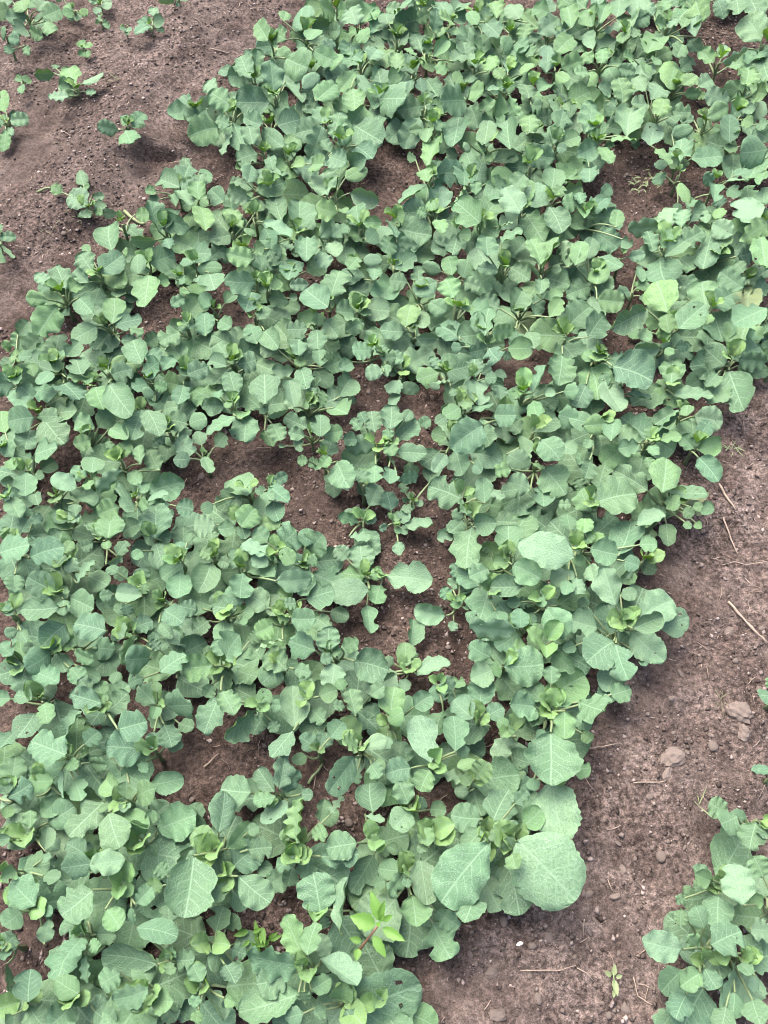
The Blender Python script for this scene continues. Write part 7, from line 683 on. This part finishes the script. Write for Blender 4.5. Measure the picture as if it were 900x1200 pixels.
straw('straw', 'bent straw left of the clump across the footpath', [(0.349,0.057), (0.352,0.033), (0.368,0.023)], .0010, .0008)
straw('straw', 'grey straw lying on the reddish soil patch', [(-0.279,0.346), (-0.259,0.368)], .0015, .0010)
straw('cut_stalk', 'pale green stalk leaning in the forked dark gap', [(-0.116,0.318), (-0.095,0.350)], .0024, .0016, M_PET)
straw('cut_stalk', 'pale stalk stretched level from a stray seedling on the slope', [(-0.780,1.619), (-0.755,1.622), (-0.719,1.614)], .0026, .0022, M_WEEDPALE)
# ---------------------------------------------------------------- weeds
def lance(w, seed, mat):
    """a pointed small leaf, base at the origin, tip at x = 1"""
    r = random.Random(seed); v, f = [], []; k = r.uniform(-.25, .1); n = 9
    for i in range(n + 1):
        t = i / n; h = w * .5 * math.sin(math.pi * t ** .75) ** .9 * (1 + .12 * math.sin(t * 25)); z = k * t * t
        for q in (-1, -.5, 0, .5, 1): v.append((t, q * h, z + abs(q) * h * .35))
    for i in range(n):
        for j in range(4): a = i * 5 + j; f.append((a, a + 1, a + 6, a + 5)[::-1])
    return mesh('leaf', v, f, mat)
def weed(name, label, cat, pos, spec, mat, stem=None, group=None, smat=None):
    """spec rows: base offset x, y, z, azimuth deg, elevation deg, length, width ratio"""
    root = link(bpy.data.objects.new(name, None)); root.empty_display_size = .02; root.location = (pos[0], pos[1], hz(*pos)); tag(root, label, cat, group)
    if stem:
        v, f = tube(stem[0], stem[1], 6); link(bpy.data.objects.new('stem', mesh('stem', v, f, smat or M_WEEDSTEM)), root)
    for i, (x, y, z, az, el, L, wr) in enumerate(spec):
        az, el = R(az), R(el); A = Vector((math.cos(az) * math.cos(el), math.sin(az) * math.cos(el), math.sin(el)))
        n = Vector((-A.x * .3, -A.y * .3 - .2, 1)); o = link(bpy.data.objects.new('leaf', lance(wr, i * 7 + int(pos[0] * 1000), mat)), root); o.matrix_basis = frame(Vector((x, y, z)), A, n, L, L, L)
    return root
wp = (-0.008,0.113)
weed('pointed_weed', 'bright green weed with pointed leaves and a reddish stem among cabbages', 'weed', wp,
     [(0.004, 0.004, 0.12, 112, 25, 0.04, 0.37), (-0.004, 0.0, 0.117, 165, 15, 0.034, 0.66), (0.006, -0.004, 0.119, -28, 5, 0.034, 0.4), (-0.006, -0.012, 0.105, -58, 0, 0.031, 0.42), (0.006, 0.004, 0.123, 25, 30, 0.018, 0.44), (0.002, 0.008, 0.123, 70, 40, 0.026, 0.35), (-0.022, -0.018, 0.09, 165, 10, 0.017, 0.53), (-0.026, -0.026, 0.085, -100, 10, 0.015, 0.7), (0.0, 0.002, 0.127, -80, 60, 0.013, 0.53), (0.002, 0.004, 0.127, 40, 65, 0.015, 0.44)],
     M_WEED, ([(-.03, -.034, 0), (-.024, -.026, .08), (-.008, -.010, .107), (.003, .002, .123)], [.002, .0022, .0018, .0012]))
random.seed(5)
def rosette(n, L, wr, el=(5, 35), spread=.006, h=.012):
    return [(random.uniform(-spread, spread), random.uniform(-spread, spread), h * random.uniform(.4, 1.2), i * 360 / n + random.uniform(-25, 25), random.uniform(*el), L * random.uniform(.65, 1.2), wr * random.uniform(.8, 1.2)) for i in range(n)]
weed('lobed_weed', 'small pale lobed weed at the bed edge near the footpath straws', 'weed', (0.557,0.808), rosette(11, .024, .8, (10, 45), .016, .025), M_WEEDPALE, ([(0, 0, -.003), (.001, 0, .012), (0, .002, .022)], [.0016, .0014, .001]), None, M_PET)
weed('tiny_weed', 'tiny green sprig on the footpath near the bottom edge', 'weed', (0.320,0.054), [(0, .004, .006, 80, 20, .016, .5), (0, 0, .004, -85, 10, .022, .4), (.003, .002, .006, 20, 20, .010, .6), (-.003, .004, .006, 150, 20, .012, .6), (0, -.012, .004, -110, 5, .012, .5)], M_WEEDPALE, ([(0, -.015, .002), (0, 0, .006), (0, .008, .008)], [.0012, .001, .0008]), None, M_PET)
weed('lacy_weed', 'sparse pale lacy weed on the soil of the pale weedy pocket', 'weed', (0.609,1.697), rosette(26, .018, .22, (0, 40), .035, .010), M_WEEDPALE)
weed('lacy_weed', 'little lacy green weed at the lowest dark gap\'s lower rim', 'weed', (-0.175,0.101), rosette(16, .020, .35, (10, 50), .016, .03), M_WEED, ([(0, 0, -.003), (.001, 0, .015), (0, .002, .03)], [.0016, .0014, .001]), None, M_PET)
weed('grass_sprig', 'thin forked dry grass sprig below the large pale clod', 'grass', (0.486,0.292), [(0, 0, .004, 130, 6, .035, .05), (0, 0, .004, 60, 6, .035, .05), (0, 0, .004, -45, 3, .030, .06), (.002, .002, .004, 95, 10, .028, .05)], M_WEEDPALE)
weed('grass_sprig', 'dry yellowish grass tuft beside the angular flat stone', 'grass', (0.552,0.459), [(0, 0, .003, 110, 8, .026, .06), (0, 0, .003, 70, 4, .022, .05), (0, 0, .003, -95, 2, .032, .05), (.004, 0, .003, -60, 3, .024, .05), (-.004, .0, .003, -120, 2, .022, .05), (0, .004, .003, 30, 8, .018, .12), (.003, -.006, .003, -80, 2, .03, .04)], M_DULL)
weed('grass_sprig', 'faint green grass blades by the right edge above the straws', 'grass', (0.672,0.949), rosette(10, .022, .09, (5, 35), .012, .006), M_WEEDPALE)
weed('yellow_sprig', 'small yellowed withered sprig alone on the bare slope', 'weed', (-0.661,2.024), rosette(8, .016, .25, (10, 50), .008, .008), M_DULL)
weed('lacy_weed', 'low brownish-green weed mat under a stray seedling on the slope', 'weed', (-0.706,1.539), rosette(26, .016, .12, (0, 20), .05, .008), M_DULL)
# ---------------------------------------------------------------- fine straw and root litter
r = np.random.default_rng(77); vv, ff = [], []
for k in range(1500):
    x, y = r.uniform(-1.25, 1.25), r.uniform(-.2, 2.6); a = r.uniform(0, 6.28); L = .006 + .026 * r.random() ** 2.2; c = r.uniform(-.5, .5); rad = r.uniform(.0003, .0009)
    pts = []
    for t in (-.5, 0, .5):
        b = a + c * t; px, py = x + math.cos(b) * L * t, y + math.sin(b) * L * t; pts.append((px, py, hz(px, py) + rad + .0025))
    v, f = tube(pts, rad, 4); o0 = len(vv); vv += v; ff += [tuple(i + o0 for i in q) for q in f]
tag(link(bpy.data.objects.new('straw_litter', mesh('straw_litter', vv, ff, M_STRAW))), 'fine pale straw and root fibres littering the soil', 'straw litter', kind='stuff')
